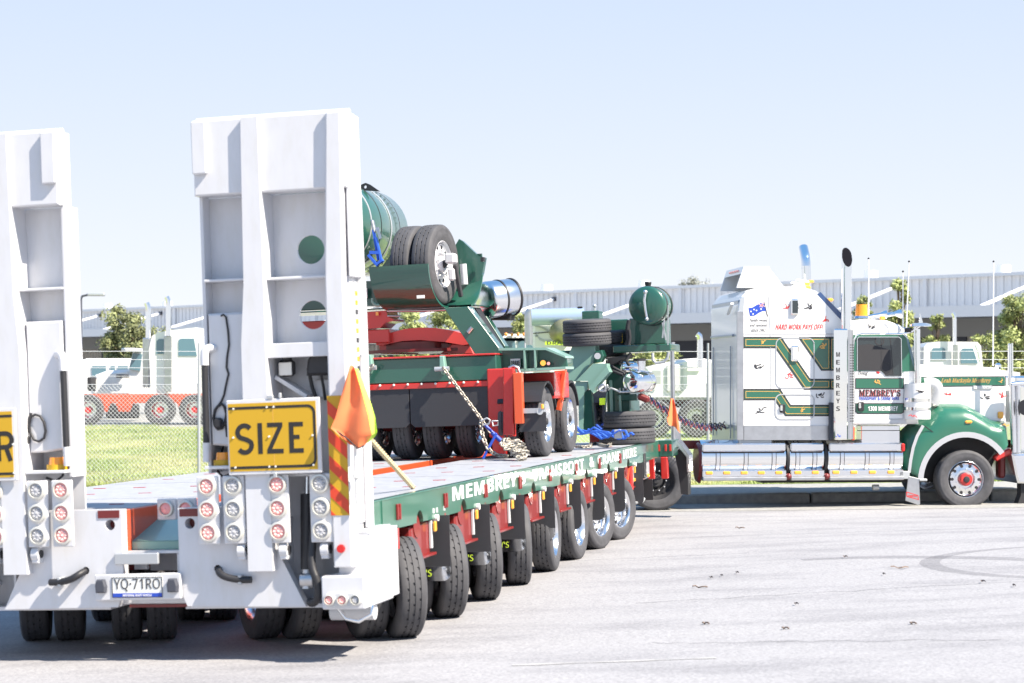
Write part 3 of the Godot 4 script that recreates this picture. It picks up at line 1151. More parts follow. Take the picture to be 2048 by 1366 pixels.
	win(o, [Vector2(15.708, 2.515), Vector2(15.708, 2.987), Vector2(15.778, 3.04), Vector2(16.128, 3.04), Vector2(16.303, 2.515)], -69.97, M.window)
	b = nb()
	b.span(Vector3(15.395, 3.196, -69.9), Vector3(15.57, 2.375, -69.9) + Vector3(0, 0, 0.1), 0.02)
	part(o, "exhaust_shield", b, M.steel)
	b = nb()
	b.tube([Vector3(15.443, 3.16, -69.8), Vector3(15.443, 4.032, -69.8), Vector3(15.426, 4.172, -69.8), Vector3(15.373, 4.277, -69.8)], 0.075, 10)
	part(o, "exhaust", b, M.chrome)
	b = nb()
	b.tube([Vector3(16.112, 3.157, -69.6), Vector3(16.217, 2.896, -69.6), Vector3(16.286, 2.548, -69.6)], 0.03, 8)
	part(o, "mirror_arm", b, M.chrome)
	for px: float in [1870, 2020]:
		yard_wheel(o, Vector3((px - 1024.0) / 4000.0 * 70.0, 0.4 + 0.52, -69.8), 0.53, 0.3, M.dark)
# ---------------------------------------------------------------- wheels (axis along x, outer face towards +x)
func tyre_profile(R: float, W: float, rim: float, grooves: int) -> Array:
	var h := W * 0.5
	var t := W * 0.40
	var p: Array = [Vector2(rim, -h * 0.72), Vector2(rim + 0.012, -h * 0.86), Vector2(lerpf(rim, R, 0.3), -h * 0.97), Vector2(lerpf(rim, R, 0.55), -h), Vector2(lerpf(rim, R, 0.8), -h * 0.95), Vector2(R - 0.012, -t - 0.006), Vector2(R - 0.004, -t + 0.004)]
	var gw := 0.010
	for i in grooves:
		var c := lerpf(-t, t, (i + 1.0) / (grooves + 1.0))
		p.append_array([Vector2(R, c - gw), Vector2(R - 0.014, c - gw * 0.7), Vector2(R - 0.014, c + gw * 0.7), Vector2(R, c + gw)])
	p.append_array([Vector2(R - 0.004, t - 0.004), Vector2(R - 0.012, t + 0.006), Vector2(lerpf(rim, R, 0.8), h * 0.95), Vector2(lerpf(rim, R, 0.7), h * 0.985), Vector2(lerpf(rim, R, 0.66), h * 0.97), Vector2(lerpf(rim, R, 0.55), h), Vector2(lerpf(rim, R, 0.3), h * 0.97), Vector2(rim + 0.012, h * 0.86), Vector2(rim, h * 0.72)])
	return p


func tyre_mesh(R: float, W: float, rim: float, grooves := 3, seg := 44, sipes := true) -> ArrayMesh:
	var b := B.new()
	var prof := tyre_profile(R, W, rim, grooves)
	prof.reverse()
	b.lathe(prof, seg)
	return b.done()


func sipe_mesh(R: float, W: float, grooves := 3, n := 30) -> ArrayMesh:
	# short raised wear blocks that stand in the grooves
	var b := B.new()
	var t := W * 0.40
	for g in grooves:
		var c := lerpf(-t, t, (g + 1.0) / (grooves + 1.0))
		for k in n:
			var a := TAU * (k + 0.5 * (g % 2)) / n
			b.box(Vector3(c, cos(a) * (R - 0.0115), sin(a) * (R - 0.0115)), Vector3(0.018, 0.010, TAU * R / n * 0.72), 0.0, Basis(Vector3.RIGHT, a))
	return b.done()


func rim_mesh(rim: float, W: float, dish: float) -> ArrayMesh:
	var b := B.new()
	var h := W * 0.5
	var p: Array = [Vector2(rim + 0.004, h * 0.72), Vector2(rim + 0.012, h * 0.80), Vector2(rim + 0.002, h * 0.84), Vector2(rim - 0.012, h * 0.70), Vector2(rim - 0.025, h * 0.3), Vector2(rim - 0.03, dish + 0.02), Vector2(rim - 0.05, dish), Vector2(rim * 0.62, dish + 0.012), Vector2(rim * 0.56, dish + 0.02), Vector2(rim * 0.5, dish + 0.02), Vector2(rim * 0.48, dish - 0.03), Vector2(0.0, dish - 0.03)]
	p.reverse()
	b.lathe(p, 40)
	b.lathe([Vector2(rim + 0.004, -h * 0.72), Vector2(rim - 0.02, -h * 0.6), Vector2(rim - 0.03, dish - 0.02)], 32)
	return b.done()


func make_wheel(R: float, W: float, rim: float, dish: float, hub_mat: Material, grooves := 3, nuts := 10, rim_mat: Material = null) -> Node3D:
	var w := Node3D.new()
	w.name = "wheel"
	put(w, "tyre", tyre_mesh(R, W, rim, grooves), M.rubber)
	put(w, "tread_block", sipe_mesh(R, W, grooves), M.rubber).set_meta("kind", "stuff")
	put(w, "rim", rim_mesh(rim, W, dish), rim_mat if rim_mat else M.alloy)
	var b := B.new()
	for k in 10:
		var a := TAU * k / 10.0
		b.lathe([Vector2(0, dish + 0.0135), Vector2(rim * 0.085, dish + 0.0135), Vector2(rim * 0.085, dish - 0.01)], 10, Transform3D(Basis(), Vector3(0, cos(a), sin(a)) * rim * 0.76))
	put(w, "hand_hole", b.done(), M.black).set_meta("kind", "stuff")
	b = B.new()
	for k in nuts:
		var a := TAU * (k + 0.5) / nuts
		b.cyl(Vector3(dish + 0.015, cos(a) * rim * 0.56, sin(a) * rim * 0.56), Vector3(dish + 0.05, cos(a) * rim * 0.56, sin(a) * rim * 0.56), rim * 0.05, rim * 0.04, 6)
	put(w, "wheel_nut", b.done(), M.chrome).set_meta("kind", "stuff")
	b = B.new()
	b.lathe([Vector2(0.0, dish + 0.06), Vector2(rim * 0.3, dish + 0.06), Vector2(rim * 0.36, dish + 0.045), Vector2(rim * 0.38, dish - 0.02)], 20)
	put(w, "hub", b.done(), hub_mat)
	b = B.new()
	b.lathe([Vector2(0.0, dish + 0.085), Vector2(rim * 0.15, dish + 0.08), Vector2(rim * 0.19, dish + 0.055)], 16)
	put(w, "hub_cap", b.done(), M.dark)
	return w


# frame for shapes drawn as (forward, up) in the side view and pushed out along x
func side_xf() -> Transform3D:
	return Transform3D(Basis(Vector3(0, 0, -1), Vector3(0, 1, 0), Vector3(1, 0, 0)), -off)


func mirror_b(mirrored: bool, about := -3.568) -> B:
	var b := nb()
	if mirrored:
		b.xf = Transform3D(Basis(), -off) * Transform3D(Basis.from_scale(Vector3(-1, 1, 1)), Vector3(about, 0, 0))
	return b


func rect(x0: float, y0: float, x1: float, y1: float) -> PackedVector2Array:
	return PackedVector2Array([Vector2(x0, y0), Vector2(x1, y0), Vector2(x1, y1), Vector2(x0, y1)])


func round_lamp(o: Node3D, called: String, c: Vector3, r: float, lens: Material, led: Material, leds: int, mirrored: bool) -> void:
	var g := group_node(o, called)
	var b := mirror_b(mirrored)
	var fr := Transform3D(Basis(Vector3(0, 0, 1), Vector3(0, 1, 0), Vector3(-1, 0, 0)), c)
	b.lathe([Vector2(r * 0.68, 0.012), Vector2(r * 0.74, 0.03), Vector2(r * 0.92, 0.026), Vector2(r, 0.0)], 26, fr)
	part(g, "bezel", b, M.bezel)
	b = mirror_b(mirrored)
	b.lathe([Vector2(0.0, 0.024), Vector2(r * 0.5, 0.021), Vector2(r * 0.69, 0.010), Vector2(r * 0.69, 0.0)], 22, fr)
	part(g, "lens", b, lens)
	b = mirror_b(mirrored)
	for k in leds:
		var q := Vector2.ZERO if k == 0 else Vector2.from_angle(TAU * (k - 1) / (leds - 1)) * r * 0.42
		b.ball(c + Vector3(q.x, q.y, 0.022), r * 0.16, 6, Vector3(1, 1, 0.25))
	part(g, "led", b, led).set_meta("kind", "stuff")


func make_ramp(o: Node3D, mir: bool) -> void:
	var g := group_node(o, "loading_ramp")
	var b := mirror_b(mir)
	b.prism(rect(-1.215, 3.61, 0.03, 4.195), 0.14, 0.365, 0.012)
	part(g, "top_panel", b, M.white)
	b = mirror_b(mir)
	b.tube([Vector3(-1.215, 4.2, 0.25), Vector3(0.03, 4.2, 0.25)], 0.028, 10)
	part(g, "top_edge", b, M.white)
	b = mirror_b(mir)
	b.prism(PackedVector2Array([Vector2(-0.80, 4.19), Vector2(-0.665, 4.19), Vector2(-0.66, 2.9), Vector2(-0.66, 0.705), Vector2(-0.86, 0.705), Vector2(-0.855, 2.45), Vector2(-0.82, 2.9)]), 0.02, 0.405, 0.012)
	part(g, "centre_beam", b, M.white)
	b = mirror_b(mir)
	b.prism(PackedVector2Array([Vector2(-0.115, 4.19), Vector2(0.005, 4.19), Vector2(-0.015, 2.9), Vector2(-0.02, 0.725), Vector2(-0.172, 0.725), Vector2(-0.165, 2.9)]), 0.02, 0.405, 0.012)
	part(g, "side_beam", b, M.white)
	b = mirror_b(mir)
	b.span(Vector3(-1.212, 3.775, 0.365), Vector3(-1.09, 4.185, 0.405), 0.01)
	part(g, "top_gusset", b, M.white)
	b = mirror_b(mir)
	b.prism(ring_poly([Vector2(-1.205, 2.335), Vector2(0.02, 2.335), Vector2(0.02, 3.61), Vector2(-1.205, 3.61)], [[Vector2(-0.363, 3.169), 0.112], [Vector2(-0.362, 2.662), 0.112]]), 0.10, 0.125)
	part(g, "web_panel", b, M.white)
	b = mirror_b(mir)
	b.span(Vector3(-1.205, 1.1, 0.02), Vector3(0.02, 2.335, 0.045))
	part(g, "lower_web", b, M.white)
	b = mirror_b(mir)
	b.prism(PackedVector2Array([Vector2(-1.212, 1.46), Vector2(-1.185, 1.46), Vector2(-1.185, 3.61), Vector2(-1.212, 3.61)]), 0.02, 0.27, 0.004)
	part(g, "edge_flange", b, M.white)
	for q: Array in [[-1.185, -0.82, 2.945, 2.965, 0.3], [-0.66, -0.165, 2.935, 2.955, 0.33], [-0.66, -0.165, 2.335, 2.445, 0.36], [-1.2, -0.86, 1.495, 1.52, 0.38], [-0.66, -0.17, 1.42, 1.44, 0.3]]:
		b = mirror_b(mir)
		b.span(Vector3(q[0], q[2], 0.045), Vector3(q[1], q[3], q[4]), 0.004)
		part(g, "shelf", b, M.white)
	b = mirror_b(mir)
	b.prism(PackedVector2Array([Vector2(-1.168, 1.68), Vector2(-0.99, 1.66), Vector2(-0.857, 1.66), Vector2(-0.857, 2.70), Vector2(-1.168, 2.70)]), 0.045, 0.285, 0.015)
	part(g, "front_box", b, M.white)
	b = mirror_b(mir)
	b.bar(Vector3(-0.65, 2.19, 0.16), Vector3(-0.40, 2.03, 0.16), 0.03, 0.16, Vector3.BACK)
	part(g, "brace", b, M.white)
	# outer cheek with its groove
	b = mirror_b(mir)
	b.span(Vector3(0.006, 2.93, 0.03), Vector3(0.032, 4.19, 0.34), 0.008)
	b.span(Vector3(-0.018, 1.05, 0.03), Vector3(-0.004, 2.94, 0.30))
	part(g, "cheek_plate", b, M.white)
	b = mirror_b(mir)
	b.span(Vector3(-0.004, 1.0, 0.0), Vector3(0.04, 2.94, 0.11), 0.01)
	part(g, "outer_flange", b, M.white)
	b = mirror_b(mir)
	b.prism(PackedVector2Array([Vector2(-0.02, 2.94), Vector2(0.04, 2.94), Vector2(0.034, 3.62), Vector2(0.0, 3.62)]), 0.03, 0.20, 0.01)
	part(g, "shoulder", b, M.white)
	# hinge eyes at the foot
	for x: float in [-0.92, -0.58, -0.25]:
		b = mirror_b(mir)
		b.cyl(Vector3(x - 0.03, 0.86, 0.34), Vector3(x + 0.03, 0.86, 0.34), 0.06, 0.06, 20)
		b.prism(PackedVector2Array([Vector2(x - 0.035, 0.86), Vector2(x + 0.035, 0.86), Vector2(x + 0.03, 0.79), Vector2(x - 0.03, 0.79)]), 0.28, 0.38, 0.008)
		part(g, "hinge_eye", b, M.white)
		b = mirror_b(mir)
		b.cyl(Vector3(x - 0.04, 0.86, 0.34), Vector3(x + 0.04, 0.86, 0.34), 0.032, 0.035, 14)
		part(g, "hinge_pin", b, M.dark)
	# lamp plates
	var xs := [-1.175, -0.963, -0.603, -0.26]
	for i in 4:
		b = mirror_b(mir)
		b.span(Vector3(xs[i] - 0.088, 0.918, 0.375), Vector3(xs[i] + 0.088, 1.442, 0.395), 0.006)
		part(g, "lamp_plate", b, M.white)
		for y: float in [1.366, 1.185, 1.008]:
			if i == 0 or i == 2:
				round_lamp(o, "tail_lamp", Vector3(xs[i], y, 0.395), 0.078, M.red_lens, M.led_red, 9, mir)
			else:
				round_lamp(o, "indicator_lamp", Vector3(xs[i], y, 0.395), 0.078, M.clear_lens, M.led_grey, 9, mir)
	# beacon on its shelf
	var bc := group_node(o, "beacon")
	b = mirror_b(mir)
	b.cyl(Vector3(-1.08, 1.52, 0.26), Vector3(-1.08, 1.562, 0.26), 0.085, 0.085, 22)
	part(bc, "base", b, M.yellow)
	b = mirror_b(mir)
	b.cyl(Vector3(-1.08, 1.562, 0.26), Vector3(-1.08, 1.62, 0.26), 0.068, 0.06, 22)
	part(bc, "dome", b, M.amber)
	# gas strut with a black sleeve
	var gs := group_node(o, "gas_strut")
	b = mirror_b(mir)
	b.cyl(Vector3(-1.196, 1.7, 0.33), Vector3(-1.19, 2.3, 0.33), 0.026, 0.026, 12)
	part(gs, "sleeve", b, M.black)
	b = mirror_b(mir)
	b.tube(bez(Vector3(-1.19, 2.3, 0.33), Vector3(-1.19, 2.42, 0.33), Vector3(-1.19, 2.44, 0.33), Vector3(-1.12, 2.43, 0.27), 8), 0.034, 12)
	part(gs, "elbow", b, M.white)
	b = mirror_b(mir)
	b.cyl(Vector3(-1.2, 1.55, 0.33), Vector3(-1.196, 1.7, 0.33), 0.03, 0.03, 12)
	part(gs, "rod", b, M.white)


func make_trailer() -> void:
	var base := Vector3(-1.78, 0, -7.0)
	var o := thing("low_loader_trailer", "white-tailed green low loader trailer on many axles, its two loading ramps raised", "trailer", fr_trailer, base)
	var b: B
	# deck plates
	for side in 2:
		var x0 := -1.47 if side == 0 else -4.2
		var x1 := -0.005 if side == 0 else -1.98
		var z := 0.0
		var k := 0
		while z > -14.4:
			b = nb()
			var z1 := maxf(z - 1.45, -14.5)
			b.span(Vector3(x0, 1.14, z1 + 0.004), Vector3(x1, 1.19 + 0.0015 * (k % 2), z - 0.004))
			part(o, "deck_plate", b, M.deck)
			for xx: float in ([-0.33, -0.75, -1.16] if side == 0 else [-2.35, -2.85, -3.4, -3.85]):
				for zz: float in [z - 0.55 - 0.3 * (k % 2)]:
					b = nb()
					b.box(Vector3(xx + rng.randf_range(-0.04, 0.04), 1.192, zz), Vector3(0.12, 0.006, 0.03))
					part(o, "tie_down_slot", b, M.slot_red)
			z -= 1.45
			k += 1
	b = nb()
	b.xf = Transform3D(Basis(), -off)
	b.span(Vector3(-0.06, 1.176, -14.5), Vector3(0.004, 1.194, -0.02), 0.004)
	part(o, "deck_edge", b, M.rail_green)
	# side rail with a notch over each axle
	var poly: Array = [Vector2(0.04, 1.185), Vector2(14.45, 1.185), Vector2(14.45, 0.945)]
	for i in range(7, -1, -1):
		var c := 1.43 + 1.483 * i
		poly.append_array([Vector2(c + 0.24, 0.93), Vector2(c + 0.13, 0.935)])
		poly.append_array(arc(Vector2(c, 0.93), 0.105, 0, 180, 10))
		poly.append_array([Vector2(c - 0.13, 0.935), Vector2(c - 0.24, 0.93)])
	poly.append_array([Vector2(0.55, 0.935), Vector2(0.04, 0.945)])
	b = nb()
	b.xf = side_xf()
	b.prism(PackedVector2Array(poly), -0.04, 0.0, 0.004)
	part(o, "side_rail", b, M.rail_green)
	b = nb()
	b.span(Vector3(-0.04, 0.94, 0.0), Vector3(0.004, 1.187, 0.05), 0.006)
	b.span(Vector3(-0.04, 0.94, -0.34), Vector3(0.008, 1.187, -0.32))
	part(o, "rail_end_plate", b, M.rail_green)
	for q: Array in [["MEMBREY'S", Vector2(-2.465, 1.173), Vector2(-5.522, 1.139), 0.13], ["TRANSPORT", Vector2(-5.79, 1.157), Vector2(-8.714, 1.101), 0.13], ["&", Vector2(-9.037, 1.129), Vector2(-9.329, 1.123), 0.125], ["CRANE", Vector2(-9.562, 1.119), Vector2(-11.203, 1.102), 0.125], ["HIRE", Vector2(-11.399, 1.121), Vector2(-12.48, 1.113), 0.12]]:
		b = nb()
		var u: Vector2 = q[1]
		var v: Vector2 = q[2]
		b.text(q[0], fonts.bold, Vector3(0.002, 1.105, (u.x + v.x) * 0.5), absf(v.x - u.x) * 0.97, q[3], 0.004, 0.0, Basis(Vector3(0, 0, -1), Vector3(0, 1, 0), Vector3(1, 0, 0)))
		part(o, "rail_lettering", b, M.letter_white)
	for zz: float in [-1.86, -1.97, -2.22]:
		b = nb()
		b.span(Vector3(0, 0.98, zz - 0.02), Vector3(0.006, 1.02, zz + 0.02))
		part(o, "reflector_tab", b, M.letter_white)
	# inner rails along the gap between the halves
	b = nb()
	b.span(Vector3(-1.975, 0.85, -14.5), Vector3(-1.945, 1.187, 0.2), 0.006)
	part(o, "inner_rail", b, M.orange_red)
	b = nb()
	b.span(Vector3(-1.48, 0.85, -14.5), Vector3(-1.45, 1.187, -0.2), 0.006)
	part(o, "inner_rail", b, M.orange_red)
	for k in 13:
		b = nb()
		b.span(Vector3(-1.97, 0.95, -0.9 - 1.1 * k), Vector3(-1.48, 1.06, -0.8 - 1.1 * k), 0.008)
		part(o, "cross_tube", b, M.chassis_red)
	# main beams under the deck
	b = nb()
	b.span(Vector3(-1.40, 0.66, -14.2), Vector3(-0.42, 1.13, -0.35), 0.02)
	part(o, "main_beam", b, M.chassis_red)
	b = nb()
	b.span(Vector3(-3.1, 0.66, -14.2), Vector3(-2.05, 1.13, -0.35), 0.02)
	part(o, "main_beam", b, M.chassis_red)
	# suspension turrets, mudflaps and marker lamps, one set per axle
	for i in 8:
		var c := -1.43 - 1.483 * i
		b = nb()
		b.cyl(Vector3(-0.36, 0.88, c), Vector3(-0.03, 0.9, c), 0.1, 0.1, 24)
		b.xf = side_xf()
		b.prism(PackedVector2Array([Vector2(-c - 0.17, 0.9), Vector2(-c + 0.45, 0.94), Vector2(-c + 0.45, 0.66), Vector2(-c + 0.38, 0.62), Vector2(-c - 0.05, 0.62), Vector2(-c - 0.17, 0.72)]), -0.36, -0.035, 0.02)
		part(o, "suspension_turret", b, M.turret_red)
		b = nb()
		b.span(Vector3(-0.38, 0.615, c - 0.50), Vector3(0.0, 0.64, c + 0.1), 0.005)
		part(o, "turret_foot", b, M.turret_red)
		b = nb()
		b.span(Vector3(-0.03, 0.68, c - 0.43), Vector3(-0.012, 0.92, c - 0.38))
		part(o, "reflective_strip", b, M.silver_paint)
		b = nb()
		b.box(Vector3(0.012, 0.865, c - 0.43), Vector3(0.025, 0.09, 0.045), 0.008)
		part(o, "side_marker_lamp", b, M.amber_flash)
		b = nb()
		b.cyl(Vector3(-0.02, 0.935, c - 0.5), Vector3(0.025, 0.935, c - 0.5), 0.03, 0.03, 12)
		part(o, "grease_nipple", b, M.letter_white)
		# stake pocket on the rail
		b = nb()
		var pz := c + 0.66
		b.span(Vector3(0.0, 1.0, pz - 0.05), Vector3(0.02, 1.13, pz - 0.02), 0.004)
		b.span(Vector3(0.0, 1.0, pz + 0.02), Vector3(0.02, 1.13, pz + 0.05), 0.004)
		b.span(Vector3(-0.01, 1.03, pz - 0.02), Vector3(0.012, 1.1, pz + 0.02))
		part(o, "stake_pocket", b, M.turret_red)
		b = nb()
		b.span(Vector3(-0.05, 0.76, pz - 0.03), Vector3(0.0, 0.96, pz + 0.03), 0.005)
		part(o, "hanger_bracket", b, M.red)
		# mudflap with its bright foot
		var fz := c - 0.6
		b = nb()
		b.span(Vector3(-0.58, 0.50, fz - 0.006), Vector3(0.095, 0.95, fz + 0.006))
		var fl := part(o, "mudflap", b, M.flap)
		b = nb()
		var fp: Array = [Vector2(-0.58, 0.5), Vector2(-0.58, 0.375), Vector2(0.02, 0.375)]
		fp.append_array(arc(Vector2(0.02, 0.45), 0.075, -90, 0, 6))
		fp.append(Vector2(0.095, 0.5))
		b.prism(PackedVector2Array(fp), fz - 0.008, fz + 0.01)
		part(fl, "flap_foot", b, M.chrome if i < 4 else M.flap)
		b = nb()
		b.text("MEMBREY'S", fonts.sans, Vector3(-0.27, 0.445, fz + 0.011), 0.38, 0.06, 0.003)
		part(fl, "flap_lettering", b, M.lime)
	# front end of the running gear
	b = nb()
	b.span(Vector3(-0.5, 0.52, -13.0), Vector3(-0.06, 0.93, -11.9), 0.02)
	part(o, "front_box", b, M.turret_red)
	for q: Array in [[-12.55, -12.2], [-12.95, -12.62], [-13.75, -13.4]]:
		b = nb()
		b.span(Vector3(-0.06, 0.68, q[0]), Vector3(-0.03, 0.93, q[1]), 0.01)
		part(o, "cover_panel", b, M.galv)
		b = nb()
		b.box(Vector3(-0.02, 0.72, (q[0] + q[1]) * 0.5), Vector3(0.03, 0.05, 0.12), 0.01)
		part(o, "side_marker_lamp", b, M.amber_flash)
	b = nb()
	b.xf = side_xf()
	b.prism(PackedVector2Array([Vector2(11.3, 0.78), Vector2(13.9, 0.72), Vector2(13.9, 0.62), Vector2(13.2, 0.5), Vector2(12.4, 0.42), Vector2(11.4, 0.55)]), -0.7, -0.12, 0.02)
	part(o, "drawbar_frame", b, M.turret_red)
	b = nb()
	b.bar(Vector3(-0.05, 0.62, -11.75), Vector3(-0.05, 0.93, -12.1), 0.05, 0.05)
	part(o, "brace_rod", b, M.orange_red)
	b = nb()
	b.cyl(Vector3(-0.03, 0.6, -12.1), Vector3(-0.03, 0.92, -12.1), 0.04, 0.04, 12)
	part(o, "ram", b, M.red)
	b = nb()
	b.tube(bez(Vector3(-0.02, 0.5, -11.7), Vector3(0, 0.4, -12.2), Vector3(0, 0.35, -12.8), Vector3(0.0, 0.42, -13.0), 10), 0.02, 8)
	part(o, "air_pipe", b, M.galv)
	b = nb()
	b.span(Vector3(-0.4, 0.36, -13.7), Vector3(0.02, 0.66, -13.68))
	part(o, "mudflap", b, M.black)
	b = nb()
	b.box(Vector3(-0.02, 0.88, -13.15), Vector3(0.06, 0.35, 0.2), 0.01)
	part(o, "valve_box", b, M.black)
	# wider front end piece
	b = nb()
	b.span(Vector3(-0.06, 0.945, -15.4), Vector3(0.20, 1.193, -14.52), 0.012)
	var fe := part(o, "front_outrigger", b, M.green)
	for xx: float in [0.0, 0.1, 0.17]:
		b = nb()
		b.box(Vector3(xx, 1.08, -14.515), Vector3(0.03, 0.1, 0.02), 0.004)
		part(fe, "stake_pocket", b, M.red)
	b = nb()
	b.span(Vector3(-4.1, 1.0, -15.4), Vector3(-0.06, 1.17, -14.52), 0.01)
	part(o, "front_cross_beam", b, M.green)
	for q: Array in [[0.02, 0.12], [-0.18, -0.08]]:
		b = nb()
		b.span(Vector3(q[0], 0.62, -14.62), Vector3(q[1], 0.945, -14.5), 0.01)
		part(o, "front_post", b, M.red)
	# curved guard over the rear drive wheel of the truck
	b = nb()
	b.bar(Vector3(0.16, 1.24, -15.0), Vector3(0.20, 1.20, -15.3), 0.03, 0.5, Vector3.UP)
	b.prism(PackedVector2Array([Vector2(0.155, 1.163), Vector2(0.216, 1.169), Vector2(0.375, 0.939), Vector2(0.366, 0.691), Vector2(0.335, 0.692), Vector2(0.336, 0.918)]), -15.4, -15.0, 0.006)
	part(o, "guard_rim", b, M.alloy)
	b = nb()
	b.prism(PackedVector2Array([Vector2(0.16, 1.077), Vector2(0.321, 0.899), Vector2(0.336, 0.672), Vector2(0.324, 0.34), Vector2(0.218, 0.358), Vector2(0.185, 0.721), Vector2(0.147, 0.934)]), -15.4, -15.1)
	part(o, "guard_flap", b, M.black)

	# ------------------------------------------------ tail
	make_ramp(o, false)
	make_ramp(o, true)
	for mir: bool in [false, true]:
		b = mirror_b(mir, -3.406)
		b.prism(ring_poly([Vector2(-1.466, 1.196), Vector2(-0.64, 1.196), Vector2(-0.64, 0.82), Vector2(-0.44, 0.42), Vector2(-1.41, 0.43), Vector2(-1.466, 0.56)], [[Vector2(-1.368, 1.075), 0.042], [Vector2(-1.15, 0.72), 0.03]]), 0.2, 0.30, 0.008)
		part(o, "tail_plate", b, M.white)
		b = mirror_b(mir)
		b.span(Vector3(-0.64, 0.42, -0.06), Vector3(-0.17, 1.19, -0.03))
		b.span(Vector3(-0.66, 0.42, -0.06), Vector3(-0.64, 1.19, 0.2))
		part(o, "tail_recess", b, M.white)
		b = mirror_b(mir)
		b.bar(Vector3(-0.42, 0.60, 0.12), Vector3(-0.17, 0.66, 0.12), 0.3, 0.03, Vector3.UP, 0.005)
		part(o, "recess_floor", b, M.white)
		b = mirror_b(mir)
		b.span(Vector3(-0.17, 0.41, -0.3), Vector3(0.085, 1.0, 0.30), 0.012)
		part(o, "tail_corner", b, M.white)
		b = mirror_b(mir)
		b.span(Vector3(0.05, 0.43, -0.44), Vector3(0.092, 0.965, -0.05), 0.008)
		b.prism(PackedVector2Array([Vector2(0.0, 0.965), Vector2(0.09, 0.965), Vector2(0.09, 0.98), Vector2(0.0, 0.98)]), -0.44, 0.3)
		part(o, "side_cheek", b, M.white)
		b = mirror_b(mir)
		b.prism(ring_poly([Vector2(-0.12, 0.98), Vector2(0.02, 0.98), Vector2(0.02, 1.195), Vector2(-0.12, 1.195)], [[Vector2(-0.045, 1.1), 0.035]]), 0.0, 0.06, 0.006)
		part(o, "corner_lug", b, M.white)
		b = mirror_b(mir, -3.406)
		b.span(Vector3(-1.45, 1.13, 0.295), Vector3(-1.27, 1.19, 0.306))
		part(o, "lamp_slot", b, M.chassis_red)
		b = mirror_b(mir, -3.406)
		b.cyl(Vector3(-1.368, 1.075, 0.15), Vector3(-1.368, 1.075, 0.2), 0.05, 0.05, 16)
		part(o, "hole_backing", b, M.chassis_red)
		b = mirror_b(mir, -3.406)
		b.span(Vector3(-1.2, 0.68, 0.12), Vector3(-1.1, 0.76, 0.19))
		part(o, "hole_backing", b, M.chassis_red)
		b = mirror_b(mir)
		b.cyl(Vector3(-0.107, 0.868, 0.405), Vector3(-0.107, 0.868, 0.425), 0.033, 0.03, 18)
		part(o, "round_reflector", b, M.letter_red)
		# hose with its clamp
		b = mirror_b(mir, -3.406)
		b.tube(bez(Vector3(-1.15, 0.72, 0.2), Vector3(-1.13, 0.72, 0.45), Vector3(-1.1, 0.63, 0.36), Vector3(-0.86, 0.635, 0.34), 12), 0.028, 10)
		var hose := part(o, "hose", b, M.black)
		b = mirror_b(mir, -3.406)
		b.box(Vector3(-0.95, 0.637, 0.335), Vector3(0.03, 0.075, 0.075), 0.006)
		part(hose, "hose_clamp", b, M.galv)
		# lower lamp box
		b = mirror_b(mir)
		b.span(Vector3(-0.257, 0.412, 0.30), Vector3(0.086, 0.665, 0.46), 0.01)
		part(o, "lamp_box", b, M.white)
		b = mirror_b(mir)
		var lp: Array = arc(Vector2(-0.19, 0.486), 0.052, 90, 270, 10)
		lp.append_array(arc(Vector2(0.018, 0.49), 0.052, -90, 90, 10))
		b.prism(PackedVector2Array(lp), 0.46, 0.475, 0.005)
		part(o, "lamp_cluster", b, M.silver_paint)
		for k in 3:
			round_lamp(o, "tail_lamp" if k < 2 else "indicator_lamp", Vector3(-0.19 + 0.104 * k, 0.488, 0.472), 0.046, M.red_lens if k < 2 else M.clear_lens, M.led_red if k < 2 else M.led_grey, 9, mir)
		# slack chain loops under the lamp box
		b = mirror_b(mir)
		b.tube([Vector3(-0.16, 0.40, 0.34), Vector3(-0.1, 0.33, 0.36), Vector3(0.0, 0.31, 0.36), Vector3(0.09, 0.36, 0.34), Vector3(0.09, 0.42, 0.3)], 0.016, 8)
		part(o, "safety_loop", b, M.chrome)
		b = mirror_b(mir)
		b.cyl(Vector3(-0.3, 0.36, 0.1), Vector3(0.05, 0.36, 0.1), 0.07, 0.07, 14)
		part(o, "air_tank", b, M.silver_paint)
		# hydraulic ram that lifts the ramp
		var hr := group_node(o, "hydraulic_ram")
		b = mirror_b(mir)
		b.cyl(Vector3(-0.435, 1.28, 0.2), Vector3(-0.44, 0.70, 0.24), 0.052, 0.052, 18)
		part(hr, "barrel", b, M.black)
		b = mirror_b(mir)
		b.cyl(Vector3(-0.43, 1.52, 0.18), Vector3(-0.435, 1.28, 0.2), 0.022, 0.022, 14)
		part(hr, "rod", b, M.chrome)
		b = mirror_b(mir)
		b.cyl(Vector3(-0.48, 0.62, 0.26), Vector3(-0.38, 0.62, 0.26), 0.06, 0.06, 18)
		b.cyl(Vector3(-0.44, 0.70, 0.24), Vector3(-0.44, 0.55, 0.26), 0.045, 0.045, 14)
		part(hr, "end_eye", b, M.steel)
		b = mirror_b(mir)
		b.tube(bez(Vector3(-0.37, 1.25, 0.25), Vector3(-0.33, 0.9, 0.33), Vector3(-0.40, 0.8, 0.36), Vector3(-0.33, 0.66, 0.38), 10) + bez(Vector3(-0.33, 0.66, 0.38), Vector3(-0.26, 0.5, 0.38), Vector3(-0.36, 0.42, 0.38), Vector3(-0.40, 0.46, 0.32), 8), 0.032, 10)
		part(hr, "spiral_hose", b, M.black)
		b = mirror_b(mir)
		b.span(Vector3(-1.466, 0.40, -0.3), Vector3(-0.2, 0.43, 0.2))
		part(o, "tail_floor", b, M.white)
	# reversing light, spot lamp and cables in the right ramp
	b = nb()
